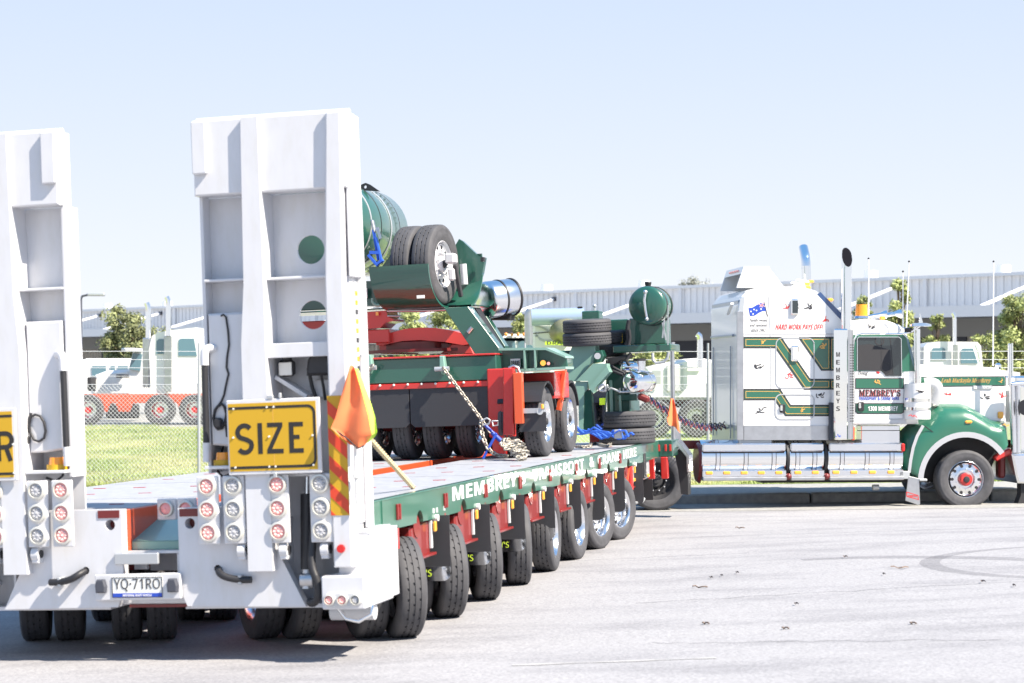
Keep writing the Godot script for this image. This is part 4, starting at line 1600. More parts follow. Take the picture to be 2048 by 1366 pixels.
	b.box(Vector3(-0.565, 2.255, 0.2), Vector3(0.135, 0.125, 0.06), 0.02)
	var wl := part(o, "work_lamp", b, M.black)
	b = nb()
	b.box(Vector3(-0.565, 2.25, 0.235), Vector3(0.105, 0.1, 0.012), 0.004)
	part(wl, "lens", b, M.plate_white)
	b = nb()
	b.box(Vector3(-0.56, 2.335, 0.2), Vector3(0.07, 0.05, 0.05), 0.01)
	part(wl, "bracket", b, M.black)
	b = nb()
	b.prism(PackedVector2Array(arc(Vector2(-0.28, 2.27), 0.1, 20, 160, 8) + [Vector2(-0.385, 2.19), Vector2(-0.175, 2.19)]), 0.1, 0.28, 0.02)
	var sp := part(o, "spot_lamp", b, M.black)
	b = nb()
	b.span(Vector3(-0.385, 2.02, 0.1), Vector3(-0.175, 2.16, 0.14), 0.006)
	part(sp, "bracket", b, M.white)
	b = nb()
	b.tube([Vector3(-0.275, 2.2, 0.24), Vector3(-0.272, 2.1, 0.2), Vector3(-0.275, 2.0, 0.16)], 0.012, 8)
	b.tube([Vector3(-0.39, 2.25, 0.2), Vector3(-0.37, 2.1, 0.18), Vector3(-0.34, 2.0, 0.17)], 0.016, 8)
	part(sp, "cable", b, M.black)
	b = nb()
	b.tube([Vector3(-1.055, 2.678, 0.295), Vector3(-1.034, 2.689, 0.295), Vector3(-1.014, 2.668, 0.295), Vector3(-1.001, 2.559, 0.295), Vector3(-0.997, 2.451, 0.295), Vector3(-1.017, 2.354, 0.295), Vector3(-1.024, 2.277, 0.295), Vector3(-1.009, 2.226, 0.295), Vector3(-1.033, 2.142, 0.295), Vector3(-1.052, 2.065, 0.295), Vector3(-1.074, 2.019, 0.295), Vector3(-1.104, 1.981, 0.295)], 0.008, 6)
	b.tube([Vector3(-1.102, 1.981, 0.3), Vector3(-1.128, 1.951, 0.3), Vector3(-1.143, 1.889, 0.3), Vector3(-1.137, 1.835, 0.3), Vector3(-1.109, 1.799, 0.3), Vector3(-1.076, 1.806, 0.3), Vector3(-1.049, 1.851, 0.3), Vector3(-1.035, 1.917, 0.3), Vector3(-1.045, 1.968, 0.3), Vector3(-1.069, 1.996, 0.3), Vector3(-1.098, 1.981, 0.3)], 0.011, 6)
	b.tube([Vector3(-1.053, 1.98, 0.3), Vector3(-1.035, 1.909, 0.3), Vector3(-1.042, 1.832, 0.3), Vector3(-1.037, 1.739, 0.3)], 0.009, 6)
	var cb := part(o, "cable_coil", b, M.black)
	b = nb()
	b.box(Vector3(-1.099, 1.849, 0.31), Vector3(0.07, 0.08, 0.04), 0.015)
	part(cb, "plug", b, M.black)
	b = nb()
	b.tube([Vector3(-2.681, 1.976, 0.3), Vector3(-2.701, 1.902, 0.3), Vector3(-2.695, 1.822, 0.3), Vector3(-2.663, 1.762, 0.3), Vector3(-2.62, 1.748, 0.3), Vector3(-2.576, 1.775, 0.3), Vector3(-2.561, 1.83, 0.3), Vector3(-2.572, 1.898, 0.3), Vector3(-2.605, 1.95, 0.3), Vector3(-2.647, 1.963, 0.3), Vector3(-2.682, 1.945, 0.3), Vector3(-2.706, 1.882, 0.3), Vector3(-2.722, 1.803, 0.3)], 0.010, 6)
	cb = part(o, "cable_coil", b, M.black)
	b = nb()
	b.box(Vector3(-2.732, 1.763, 0.3), Vector3(0.065, 0.06, 0.04), 0.01)
	part(cb, "plug", b, M.black)
	for mir: bool in [false, true]:
		b = mirror_b(mir)
		b.tube([Vector3(-1.12, 1.80, 0.06), Vector3(-1.13, 1.6, 0.2), Vector3(-1.13, 1.47, 0.28), Vector3(-1.08, 1.43, 0.3), Vector3(-1.0, 1.46, 0.3)], 0.011, 6)
		part(o, "beacon_cable", b, M.black)
	# small latch block high in the right ramp
	b = nb()
	b.box(Vector3(-0.19, 3.2, 0.16), Vector3(0.035, 0.09, 0.05))
	b.box(Vector3(-0.175, 3.13, 0.16), Vector3(0.02, 0.06, 0.04))
	part(o, "latch", b, M.black)
	# red and yellow chevron strip
	var cv := rect(-0.178, 1.12, -0.03, 2.03)
	b = nb()
	b.prism(cv, 0.405, 0.409)
	var ch := part(o, "chevron_strip", b, M.yellow)
	for k in 6:
		var y := 2.0 - 0.21 * k
		for pl: PackedVector2Array in Geometry2D.intersect_polygons(rect(-0.176, 1.122, -0.032, 2.028), PackedVector2Array([Vector2(-0.25, y + 0.07), Vector2(0.0, y - 0.17), Vector2(0.0, y - 0.275), Vector2(-0.25, y - 0.035)])):
			b = nb()
			b.prism(pl, 0.409, 0.412)
			part(ch, "red_stripe", b, M.chev_red)
	# height stick in the groove of the right ramp
	b = nb()
	b.span(Vector3(-0.004, 1.98, 0.17), Vector3(0.016, 2.9, 0.23))
	var hs := part(o, "height_stick", b, M.silver_paint)
	for k in 12:
		b = nb()
		var y := 2.0 + 0.072 * k
		b.span(Vector3(0.016, y, 0.175), Vector3(0.019, y + 0.036, 0.225))
		part(hs, "mark", b, M.yellow if k % 3 else M.ink)
	# centre section between the halves
	b = nb()
	b.span(Vector3(-2.02, 0.44, -0.05), Vector3(-1.40, 0.60, 0.2), 0.01)
	part(o, "centre_bumper", b, M.white)
	b = nb()
	b.span(Vector3(-1.94, 0.415, -0.05), Vector3(-1.42, 0.438, 0.2))
	part(o, "bumper_edge", b, M.chassis_red)
	b = nb()
	b.quad(Vector3(-1.96, 0.93, 0.1), Vector3(-1.47, 0.93, 0.1), Vector3(-1.47, 1.09, -0.5), Vector3(-1.96, 1.09, -0.5))
	b.span(Vector3(-1.96, 0.86, 0.05), Vector3(-1.47, 0.93, 0.1), 0.006)
	part(o, "centre_slope", b, M.sea_green)
	b = nb()
	b.span(Vector3(-1.96, 0.84, -0.3), Vector3(-1.47, 0.86, 0.22))
	b.span(Vector3(-1.96, 0.66, -0.3), Vector3(-1.47, 0.84, -0.28))
	b.span(Vector3(-1.52, 0.68, -0.2), Vector3(-1.47, 0.84, 0.22), 0.006)
	b.span(Vector3(-1.96, 0.70, 0.0), Vector3(-1.85, 0.84, 0.04))
	part(o, "hitch_pocket", b, M.white)
	b = nb()
	b.span(Vector3(-2.0, 0.765, 0.3), Vector3(-1.63, 0.852, 0.33), 0.006)
	part(o, "hitch_bracket", b, M.galv)
	b = nb()
	b.span(Vector3(-1.95, 1.0, -0.75), Vector3(-1.48, 1.06, -0.7))
	part(o, "dark_gap", b, M.black)
	for xx: float in [-1.70, -1.53]:
		b = nb()
		b.box(Vector3(xx, 1.17, -0.05), Vector3(0.165, 0.17, 0.03), 0.008)
		part(o, "lamp_plate", b, M.white)
		round_lamp(o, "stop_lamp", Vector3(xx, 1.175, -0.03), 0.066, M.red_lens, M.red_lens, 1, false)
	b = nb()
	b.box(Vector3(-1.80, 0.592, 0.335), Vector3(0.72, 0.205, 0.03), 0.008, Basis(Vector3.BACK, 0.01))
	var pl := part(o, "plate_holder", b, M.white)
	for xx: float in [-2.10, -1.50]:
		b = nb()
		b.prism(PackedVector2Array([Vector2(xx - 0.04, 0.55), Vector2(xx + 0.04, 0.55), Vector2(xx + 0.045, 0.6), Vector2(xx + 0.03, 0.655), Vector2(xx - 0.03, 0.655), Vector2(xx - 0.045, 0.61)]), 0.35, 0.39, 0.01)
		part(pl, "plate_lamp", b, M.door_dark)
	b = nb()
	b.span(Vector3(-2.015, 0.507, 0.35), Vector3(-1.59, 0.67, 0.354), 0.001)
	var np := part(o, "number_plate", b, M.plate_white)
	b = nb()
	b.span(Vector3(-2.011, 0.511, 0.354), Vector3(-1.594, 0.543, 0.356))
	part(np, "plate_band", b, M.blue)
	b = nb()
	b.text("YQ·71RO", fonts.sans, Vector3(-1.803, 0.606, 0.354), 0.385, 0.1, 0.003)
	b.stroke([Vector2(-2.011, 0.511), Vector2(-1.594, 0.511), Vector2(-1.594, 0.666), Vector2(-2.011, 0.666), Vector2(-2.011, 0.511)], 0.005, 0.354, 0.003)
	part(np, "plate_lettering", b, M.ink)
	b = nb()
	b.text("NATIONAL HEAVY VEHICLE", fonts.bold, Vector3(-1.803, 0.527, 0.356), 0.24, 0.017, 0.002)
	part(np, "plate_lettering", b, M.letter_white)

	# ------------------------------------------------ wheels
	off = base
	var proto := make_wheel(0.42, 0.25, 0.255, -0.01, M.alloy)
	var steer := [-31.0, -28.0, -23.0, -18.0, -4.0, 2.5, 14.0, 19.0]
	for i in 8:
		var z := -1.15 - 1.43 * i
		for x: float in [-0.10, -0.42]:
			wheel_at(proto, o, x, z, steer[i], false)
		if true:
			for x: float in [-1.02, -1.34]:
				wheel_at(proto, o, x, z, steer[i] - 4.0, true)
		if true:
			for x: float in [-2.25, -2.57, -3.1, -3.42]:
				wheel_at(proto, o, x, z, steer[i] + 8.0, x < -3.0)
	proto.free()


func wheel_at(proto: Node3D, o: Node3D, x: float, z: float, deg: float, flip: bool) -> void:
	# stand each tyre on the road where it is
	var w := fr_trailer * Vector3(x, 0.42, z)
	var need := ground_y(w.x, -w.z) + 0.415 - w.y
	var bas := Basis(Vector3.UP, deg_to_rad(-deg) + (PI if flip else 0.0)) * Basis(Vector3.RIGHT, rng.randf() * TAU)
	clone(proto, o, "wheel", Transform3D(bas, Vector3(x, 0.42 + need, z) - off))
# ---------------------------------------------------------------- signs and flags hung on the trailer
func make_signs() -> void:
	for side in 2:
		var x0 := -0.98 if side == 0 else -3.46
		var x1 := -0.228 if side == 0 else -2.745
		var cx := (x0 + x1) * 0.5
		var label := "yellow sign reading SIZE in black, on the right loading ramp" if side == 0 else "yellow sign ending in the letter R, on the left loading ramp"
		var o := thing("oversize_sign", label, "sign", fr_trailer, Vector3(cx, 1.45, 0.42), "halves of the oversize load sign")
		var tilt := Basis(Vector3.BACK, 0.004)
		var b := nb()
		b.box(Vector3(cx, 1.735, 0.43), Vector3(x1 - x0, 0.575, 0.02), 0.006, tilt)
		part(o, "backing", b, M.white)
		b = nb()
		b.box(Vector3(cx - 0.008, 1.735, 0.441), Vector3(x1 - x0 - 0.045, 0.52, 0.004), 0.0, tilt)
		part(o, "face", b, M.yellow)
		b = nb()
		var t := 0.443
		if side == 0:
			var q: Array = [Vector2(x0 + 0.018, 1.958), Vector2(x1 - 0.10, 1.961)]
			q.append_array(arc(Vector2(x1 - 0.10, 1.906), 0.055, 90, 0, 6))
			q.append_array(arc(Vector2(x1 - 0.10, 1.56), 0.055, 0, -90, 6))
			q.append(Vector2(x0 + 0.022, 1.502))
			b.stroke(q, 0.02, t, 0.002)
		else:
			b.stroke([Vector2(x0 + 0.03, 1.958), Vector2(x1 - 0.03, 1.960)], 0.02, t, 0.002)
			b.stroke([Vector2(x0 + 0.03, 1.503), Vector2(x1 - 0.028, 1.506)], 0.02, t, 0.002)
		part(o, "border", b, M.sign_black)
		b = nb()
		var h := 0.235
		var y := 1.735 - h * 0.5 - 0.012
		var w := 0.036
		if side == 0:
			var sx := -0.900
			# S
			var s: Array = arc(Vector2(sx + 0.062, y + h - 0.072), 0.056, 35, 180, 8)
			s.append_array([Vector2(sx + 0.012, y + 0.142), Vector2(sx + 0.03, y + 0.126), Vector2(sx + 0.085, y + 0.108), Vector2(sx + 0.112, y + 0.09)])
			s.append_array(arc(Vector2(sx + 0.062, y + 0.069), 0.056, 0, -145, 8))
			b.stroke(s, w, t, 0.002)
			b.stroke([Vector2(-0.712, y), Vector2(-0.712, y + h)], w, t, 0.002)
			b.prism(PackedVector2Array([Vector2(-0.652, y + h), Vector2(-0.530, y + h), Vector2(-0.530, y + h - 0.03), Vector2(-0.618, y + 0.034), Vector2(-0.526, y + 0.034), Vector2(-0.526, y), Vector2(-0.657, y), Vector2(-0.657, y + 0.03), Vector2(-0.568, y + h - 0.034), Vector2(-0.652, y + h - 0.034)]), t, t + 0.002)
			b.prism(PackedVector2Array([Vector2(-0.478, y), Vector2(-0.365, y), Vector2(-0.365, y + 0.034), Vector2(-0.442, y + 0.034), Vector2(-0.442, y + 0.105), Vector2(-0.395, y + 0.105), Vector2(-0.395, y + 0.137), Vector2(-0.442, y + 0.137), Vector2(-0.442, y + h - 0.034), Vector2(-0.365, y + h - 0.034), Vector2(-0.365, y + h), Vector2(-0.478, y + h)]), t, t + 0.002)
		else:
			b.text("OVE", fonts.bold, Vector3(-3.17, 1.723, t), 0.36, h, 0.003)
			b.stroke([Vector2(-2.895, y), Vector2(-2.895, y + h)], w, t, 0.002)
			var r: Array = [Vector2(-2.895, y + h - 0.018), Vector2(-2.84, y + h - 0.018)]
			r.append_array(arc(Vector2(-2.835, y + h - 0.072), 0.054, 90, -90, 10))
			r.append(Vector2(-2.895, y + 0.109))
			b.stroke(r, w, t, 0.0022)
			b.stroke([Vector2(-2.835, y + 0.115), Vector2(-2.795, y)], w, t, 0.0018)
		part(o, "lettering", b, M.sign_black)
		b = nb()
		b.box(Vector3(cx, 1.735, 0.4432), Vector3(0.003, 0.515, 0.001))
		part(o, "fold_line", b, M.gold)
		for p: Array in [[0.06, 1.955], [0.33, 1.96], [0.385, 1.96], [0.69, 1.735], [0.34, 1.735], [0.05, 1.735], [0.06, 1.505], [0.335, 1.505], [0.385, 1.505], [0.69, 1.51]]:
			b = nb()
			b.cyl(Vector3(x0 + p[0], p[1], 0.44), Vector3(x0 + p[0], p[1], 0.452), 0.0085, 0.0075, 8)
			part(o, "screw", b, M.plate_white)
		b = nb()
		b.box(Vector3(cx - 0.02, 2.035, 0.43), Vector3(0.05, 0.03, 0.03), 0.005)
		b.box(Vector3(cx + 0.06, 2.045, 0.43), Vector3(0.02, 0.04, 0.03), 0.005)
		b.box(Vector3(cx, 1.44, 0.43), Vector3(0.03, 0.04, 0.03), 0.005)
		part(o, "latch", b, M.galv)

	# drooping warning flag on a white stick beside the right ramp
	var f := thing("warning_flag", "large orange and yellow cloth flag drooping beside the right loading ramp", "flag", fr_trailer, Vector3(0.03, 1.2, 0.45))
	var b := nb()
	b.cyl(Vector3(0.045, 1.2, 0.44), Vector3(0.04, 2.26, 0.44), 0.012, 0.012, 10)
	part(f, "stick", b, M.plate_white)
	b = nb()
	b.box(Vector3(0.045, 1.42, 0.44), Vector3(0.05, 0.05, 0.05), 0.01)
	b.box(Vector3(0.045, 1.34, 0.44), Vector3(0.028, 0.12, 0.028), 0.008)
	part(f, "clamp", b, M.plate_white)
	flag_cloth(f, "orange_cloth", [[Vector3(0.034, 2.246, 0.47), Vector3(0.05, 2.252, 0.47), Vector3(0.073, 2.237, 0.47)], [Vector3(-0.026, 2.051, 0.48), Vector3(0.051, 2.086, 0.48), Vector3(0.125, 2.054, 0.48)], [Vector3(-0.081, 1.865, 0.5), Vector3(0.031, 1.91, 0.5), Vector3(0.179, 1.868, 0.5)], [Vector3(-0.116, 1.786, 0.5), Vector3(0.017, 1.737, 0.5), Vector3(0.194, 1.728, 0.5)], [Vector3(0.019, 1.658, 0.49), Vector3(0.073, 1.626, 0.49), Vector3(0.125, 1.647, 0.49)]], M.flag_orange)
	b = nb()
	b.tube([Vector3(-0.114, 1.787, 0.505), Vector3(-0.044, 1.739, 0.505), Vector3(0.017, 1.692, 0.505), Vector3(0.082, 1.626, 0.505), Vector3(0.133, 1.648, 0.505)], 0.006, 6)
	part(f, "hem_cord", b, M.ink)
	flag_cloth(f, "yellow_cloth", [[Vector3(0.064, 2.237, 0.455), Vector3(0.091, 2.225, 0.455)], [Vector3(0.114, 2.054, 0.46), Vector3(0.153, 2.034, 0.46)], [Vector3(0.166, 1.871, 0.47), Vector3(0.212, 1.851, 0.47)], [Vector3(0.182, 1.728, 0.475), Vector3(0.23, 1.745, 0.475)], [Vector3(0.111, 1.647, 0.46), Vector3(0.204, 1.708, 0.46)]], M.flag_yellow)
	# flag at the front corner of the trailer with its steel pole
	f = thing("warning_flag", "small orange flag on a tall steel pole at the front corner of the trailer deck", "flag", fr_trailer, Vector3(0.148, 1.179, -15))
	b = nb()
	b.cyl(Vector3(0.148, 1.179, -15), Vector3(0.177, 2.61, -15), 0.035, 0.035, 12)
	b.cyl(Vector3(0.176, 2.595, -15), Vector3(0.179, 2.655, -15), 0.045, 0.045, 12)
	part(f, "pole", b, M.steel)
	flag_cloth(f, "orange_cloth", [[Vector3(0.14, 1.806, -14.9), Vector3(0.17, 1.805, -14.9), Vector3(0.193, 1.789, -14.9)], [Vector3(0.119, 1.634, -14.85), Vector3(0.18, 1.648, -14.85), Vector3(0.232, 1.631, -14.85)], [Vector3(0.091, 1.501, -14.8), Vector3(0.181, 1.469, -14.8), Vector3(0.27, 1.444, -14.8)], [Vector3(0.118, 1.411, -14.8), Vector3(0.208, 1.378, -14.8), Vector3(0.28, 1.286, -14.8)]], M.flag_orange)


func flag_cloth(o: Node3D, called: String, rows: Array, m: Material) -> void:
	# a cloth drawn through rows of points, refined and given a slight thickness
	var n := 6
	var grid: Array = []
	for i in rows.size() - 1:
		for k in n:
			var t := float(k) / n
			var ra: Array = rows[i]
			var rb: Array = rows[i + 1]
			var row: Array = []
			for j in ra.size() - 1:
				for l in n:
					var s := float(l) / n
					var p: Vector3 = (ra[j] as Vector3).lerp(ra[j + 1], s)
					var q: Vector3 = (rb[j] as Vector3).lerp(rb[j + 1], s)
					row.append(p.lerp(q, t))
			row.append((ra[ra.size() - 1] as Vector3).lerp(rb[rb.size() - 1], t))
			grid.append(row)
	grid.append([])
	var last: Array = rows[rows.size() - 1]
	for j in last.size() - 1:
		for l in n:
			grid[-1].append((last[j] as Vector3).lerp(last[j + 1], float(l) / n))
	grid[-1].append(last[last.size() - 1])
	for i in grid.size():
		for j in grid[i].size():
			var p: Vector3 = grid[i][j]
			grid[i][j] = p + Vector3(0, 0, 0.022 * sin(j * 0.62 + i * 0.12) + 0.008 * sin(i * 0.4 + j * 0.2))
	var b := nb()
	grid_surface(b, grid, Vector3.BACK)
	grid_surface(b, grid, Vector3.BACK, Vector3(0, 0, -0.004), -1.0)
	part(o, called, b, m)


# ---------------------------------------------------------------- machines carried on the deck
func make_cargo() -> void:
	make_dolly()
	make_gooseneck()
	make_front_gooseneck()


func make_dolly() -> void:
	var base := Vector3(-2.3, 1.19, -9.6)
	var o := thing("dolly", "red and green dolly with a red turntable and black mudflaps, on the deck", "dolly", fr_trailer, base)
	var b: B
	var zr := -8.8
	b = nb()
	b.span(Vector3(-4.0, Vector2(-1.117, 2.15).y, zr - 0.35), Vector3(-1.062, 2.453, -8.8), 0.012)
	part(o, "rear_beam", b, M.green)
	b = nb()
	b.span(Vector3(-4.0, Vector2(-1.106, 2.455).y, zr - 0.6), Vector3(-1.061, 2.477, -8.8) + Vector3(0, 0, 0.04), 0.006)
	part(o, "top_flange", b, M.red)
	b = nb()
	b.span(Vector3(-4.0, Vector2(-1.119, 2.077).y, zr - 0.1), Vector3(-1.086, 2.143, -8.8) + Vector3(0, 0, 0.02), 0.005)
	var strip := part(o, "flap_rail", b, M.red)
	for k in 9:
		b = nb()
		var x := -2.72 + 0.178 * k
		b.ball(Vector3(x, Vector2(-1.78, 2.131).y + 0.036 * (0.0) , zr + 0.025), 0.016, 8)
		part(strip, "bolt", b, M.plate_white)
	var fy0: float = Vector2(-1.799, 1.603).y
	var fy1: float = Vector2(-1.781, 2.106).y
	for q: Array in [[-3.9, -3.0], [-2.98, Vector2(-2.183, 1.941).x], [Vector2(-2.17, 1.941).x, Vector2(-1.107, 1.906).x]]:
		b = nb()
		var fp: Array = [Vector2(q[0], fy1), Vector2(q[1], fy1), Vector2(q[1], fy0 + 0.05), Vector2(q[1] - 0.05, fy0), Vector2(q[0] + 0.05, fy0), Vector2(q[0], fy0 + 0.05)]
		b.prism(PackedVector2Array(fp), zr - 0.02, zr, 0.003)
		part(o, "mudflap", b, M.flap)
	# lashing lugs on the beam
	for q: Array in [[Vector3(-2.645, 2.414, -8.75)], [Vector3(-1.72, 2.367, -8.75)]]:
		b = nb()
		var c: Vector3 = q[0]
		b.prism(PackedVector2Array([Vector2(c.x - 0.025, c.y + 0.1), Vector2(c.x + 0.03, c.y + 0.1), Vector2(c.x + 0.04, c.y - 0.06), Vector2(c.x, c.y - 0.13), Vector2(c.x - 0.03, c.y - 0.05)]), zr, zr + 0.12, 0.01)
		part(o, "lashing_lug", b, M.sea_green)
		b = nb()
		b.cyl(c + Vector3(-0.09, -0.06, 0.06), c + Vector3(0.09, -0.06, 0.06), 0.03, 0.03, 10)
		part(o, "lug_pin", b, M.galv)
	# wheels
	var proto := make_wheel(0.43, 0.24, 0.25, 0.03, M.alloy)
	for x: float in [-3.35, -2.78, -2.36, -1.97, -1.55, -0.95, -0.63]:
		clone(proto, o, "wheel", Transform3D(Basis(Vector3.RIGHT, rng.randf() * 6.0), Vector3(x, 1.62, -9.4 if x < -1 else -9.15) - off))
	for x: float in [-2.78, -2.36, -1.97, -1.55, -0.95, -0.63]:
		clone(proto, o, "wheel", Transform3D(Basis(Vector3.RIGHT, rng.randf() * 6.0), Vector3(x, 1.62, -10.6) - off))
	proto.free()
	b = nb()
	b.cyl(Vector3(-3.5, 1.62, -9.4), Vector3(-0.8, 1.62, -9.4), 0.07, 0.07, 12)
	part(o, "axle", b, M.chassis_red)
	b = nb()
	b.span(Vector3(-3.6, 1.75, -10.9), Vector3(-1.2, 2.2, -9.9), 0.02)
	part(o, "frame", b, M.chassis_red)
	# red uprights at the corner
	b = nb()
	b.span(Vector3(-1.173, 1.452, -8.75), Vector3(-0.837, 2.286, -8.75) + Vector3(0, 0, -0.1), 0.012)
	b.prism(PackedVector2Array([Vector2(-0.932, 2.289), Vector2(-0.802, 2.285), Vector2(-0.831, 1.477), Vector2(-0.962, 1.481)]), -8.72, -8.6, 0.01)
	part(o, "corner_post", b, M.red)
	b = nb()
	b.span(Vector3(-0.803, 1.61, -8.55), Vector3(-0.694, 2.226, -8.55) + Vector3(0, 0, -0.1), 0.008)
	part(o, "corner_post", b, M.orange_red)
	b = nb()
	b.span(Vector3(-1.138, 1.22, -8.75), Vector3(-0.972, 1.477, -8.75) + Vector3(0, 0, -0.14), 0.01)
	part(o, "support_leg", b, M.red)
	b = nb()
	b.tube([Vector3(-0.883, 2.239, -8.7), Vector3(-0.875, 2.294, -8.7), Vector3(-0.825, 2.31, -8.7), Vector3(-0.77, 2.284, -8.7), Vector3(-0.748, 2.21, -8.7)], 0.02, 8)
	part(o, "air_pipe", b, M.steel)
	# green outrigger over the right wheels
	b = nb()
	b.prism(PackedVector2Array([Vector2(-1.076, 2.523), Vector2(-0.479, 2.506), Vector2(-0.258, 2.412), Vector2(-0.245, 2.271), Vector2(-1.085, 2.259)]), -9.5, -9.15, 0.01)
	var og := part(o, "outrigger", b, M.green)
	b = nb()
	b.prism(PackedVector2Array([Vector2(-1.075, 2.541), Vector2(-0.479, 2.524), Vector2(-0.246, 2.412), Vector2(-0.24, 2.387), Vector2(-0.486, 2.494), Vector2(-1.076, 2.511)]), -9.52, -9.0)
	part(og, "upper_flange", b, M.sea_green)
	b = nb()
	b.prism(PackedVector2Array([Vector2(-1.085, 2.271), Vector2(-0.244, 2.283), Vector2(-0.245, 2.253), Vector2(-1.086, 2.234)]), -9.52, -9.0)
	part(og, "lower_flange", b, M.sea_green)
	for px: Array in [[Vector3(-0.632, 2.255, -9), Vector3(-0.611, 2.505, -9)], [Vector3(-0.764, 2.253, -9), Vector3(-0.742, 2.51, -9)]]:
		b = nb()
		b.span(px[0] + Vector3(0, 0, -0.14), px[1])
		part(og, "stiffener", b, M.sea_green)
	b = nb()
	b.cyl(Vector3(-0.545, 2.338, -9.1), Vector3(-0.523, 2.336, -9), 0.04, 0.034, 14)
	part(og, "marker_lamp", b, M.amber_flash)
	b = nb()
	b.cyl(Vector3(-0.476, 2.329, -9.1), Vector3(-0.455, 2.328, -9), 0.022, 0.02, 12)
	part(og, "marker_lamp", b, M.red_lens)
	b = nb()
	b.span(Vector3(-0.95, 2.297, -9.1), Vector3(-0.827, 2.403, -9.08))
	var np := part(og, "name_plate", b, M.plate_white)
	b = nb()
	b.text("DRAKE", fonts.bold, Vector3(-0.884, 2.35, -9.07), 0.11, 0.06)
	part(np, "lettering", b, M.ink)
	b = nb()
	b.span(Vector3(-1.006, 1.893, -9.5), Vector3(-0.495, 2.225, -9.5) + Vector3(0, 0, -0.9), 0.01)
	part(o, "suspension_box", b, M.red)
	b = nb()
	b.prism(PackedVector2Array([Vector2(-0.579, 2.241), Vector2(-0.43, 2.249), Vector2(-0.489, 1.871), Vector2(-0.519, 1.733), Vector2(-0.534, 1.872)]), -10.0, -9.9, 0.008)
	part(o, "side_gusset", b, M.orange_red)
	b = nb()
	b.bar(Vector3(-0.545, 1.746, -9.9), Vector3(-0.45, 2.218, -9.9), 0.04, 0.04)
	b.bar(Vector3(-0.553, 2.063, -9.9), Vector3(-0.476, 1.87, -9.9), 0.03, 0.03)
	part(o, "brace", b, M.orange_red)
	# guard flap behind the right wheels
	b = nb()
	b.span(Vector3(-0.754, 1.511, -8.62), Vector3(-0.425, 1.742, -8.62) + Vector3(0, 0, 0.012))
	part(o, "wheel_flap", b, M.flap)
	b = nb()
	b.bar(Vector3(-0.741, 1.764, -8.6), Vector3(-0.482, 1.762, -8.6), 0.02, 0.06)
	b.cyl(Vector3(-0.494, 1.75, -8.6), Vector3(-0.484, 1.751, -8.55), 0.04, 0.04, 14)
	part(o, "flap_bar", b, M.galv)
	b = nb()
	b.box(Vector3(-0.451, 1.81, -8.55), Vector3(0.03, 0.06, 0.04), 0.008)
	part(o, "side_marker_lamp", b, M.amber_flash)
	b = nb()
	b.xf = side_xf()
	b.prism(PackedVector2Array(arc(Vector2(9.15, 1.62), 0.50, 20, 150, 12) + arc(Vector2(9.15, 1.62), 0.47, 150, 20, 12)), -1.05, -0.5)
	part(o, "wheel_guard", b, M.black)
	b = nb()
	b.xf = side_xf()
	b.prism(PackedVector2Array(arc(Vector2(10.6, 1.62), 0.50, 20, 150, 12) + arc(Vector2(10.6, 1.62), 0.47, 150, 20, 12)), -1.05, -0.5)
	part(o, "wheel_guard", b, M.black)
	# turntable
	var c := Vector3(-2.42, 0, -10.3)
	var y0: float = Vector2(-2.443, 2.545).y
	var y1: float = Vector2(-2.436, 2.74).y
	var y2: float = Vector2(-2.431, 2.884).y
	b = nb()
	var ped: Array = []
	var up := Transform3D(Basis(Vector3(0, 1, 0), Vector3(1, 0, 0), Vector3(0, 0, -1)), c)
	b.lathe([Vector2(0.0, y0), Vector2(0.8, y0), Vector2(0.8, y0 + 0.04), Vector2(0.0, y0 + 0.04)], 32, up)
	part(o, "turntable_base", b, M.chassis_red)
	b = nb()
	b.prism(PackedVector2Array([Vector2(-2.856, 2.657), Vector2(-2.82, 2.726), Vector2(-2.664, 2.804), Vector2(-2.476, 2.847), Vector2(-2.263, 2.858), Vector2(-2.052, 2.843), Vector2(-1.836, 2.802), Vector2(-1.641, 2.737), Vector2(-1.612, 2.621), Vector2(-1.711, 2.612), Vector2(-1.94, 2.66), Vector2(-2.268, 2.698), Vector2(-2.501, 2.695), Vector2(-2.702, 2.664), Vector2(-2.769, 2.647)]), -10.9, -9.7, 0.012)
	part(o, "turntable_plate", b, M.bright_red)
	b = nb()
	b.prism(PackedVector2Array([Vector2(-2.767, 2.656), Vector2(-2.545, 2.692), Vector2(-2.311, 2.696), Vector2(-1.98, 2.657), Vector2(-1.816, 2.619), Vector2(-2.05, 2.551), Vector2(-2.583, 2.571)]), -10.8, -9.85, 0.01)
	part(o, "turntable_bowl", b, M.chassis_red)
	b = nb()
	b.lathe([Vector2(0.0, y1), Vector2(0.5, y1), Vector2(0.6, y1 - 0.06), Vector2(0.6, y0)], 32, up)
	part(o, "turntable_ring", b, M.chassis_red)
	for q: Array in [[Vector2(-1.868, 2.633), Vector2(-1.638, 2.611), Vector2(-1.59, 2.494), Vector2(-2.038, 2.511)], [Vector2(-2.853, 2.659), Vector2(-2.665, 2.651), Vector2(-2.569, 2.532), Vector2(-2.824, 2.541)]]:
		b = nb()
		b.prism(PackedVector2Array(q), -10.7, -9.8, 0.01)
		part(o, "turntable_gusset", b, M.bright_red)
	b = nb()
	b.span(Vector3(-2.992, 2.68, -9.6), Vector3(-2.645, 2.852, -9.6) + Vector3(0, 0, -0.5), 0.01)
	var wn := part(o, "winch_frame", b, M.red)
	b = nb()
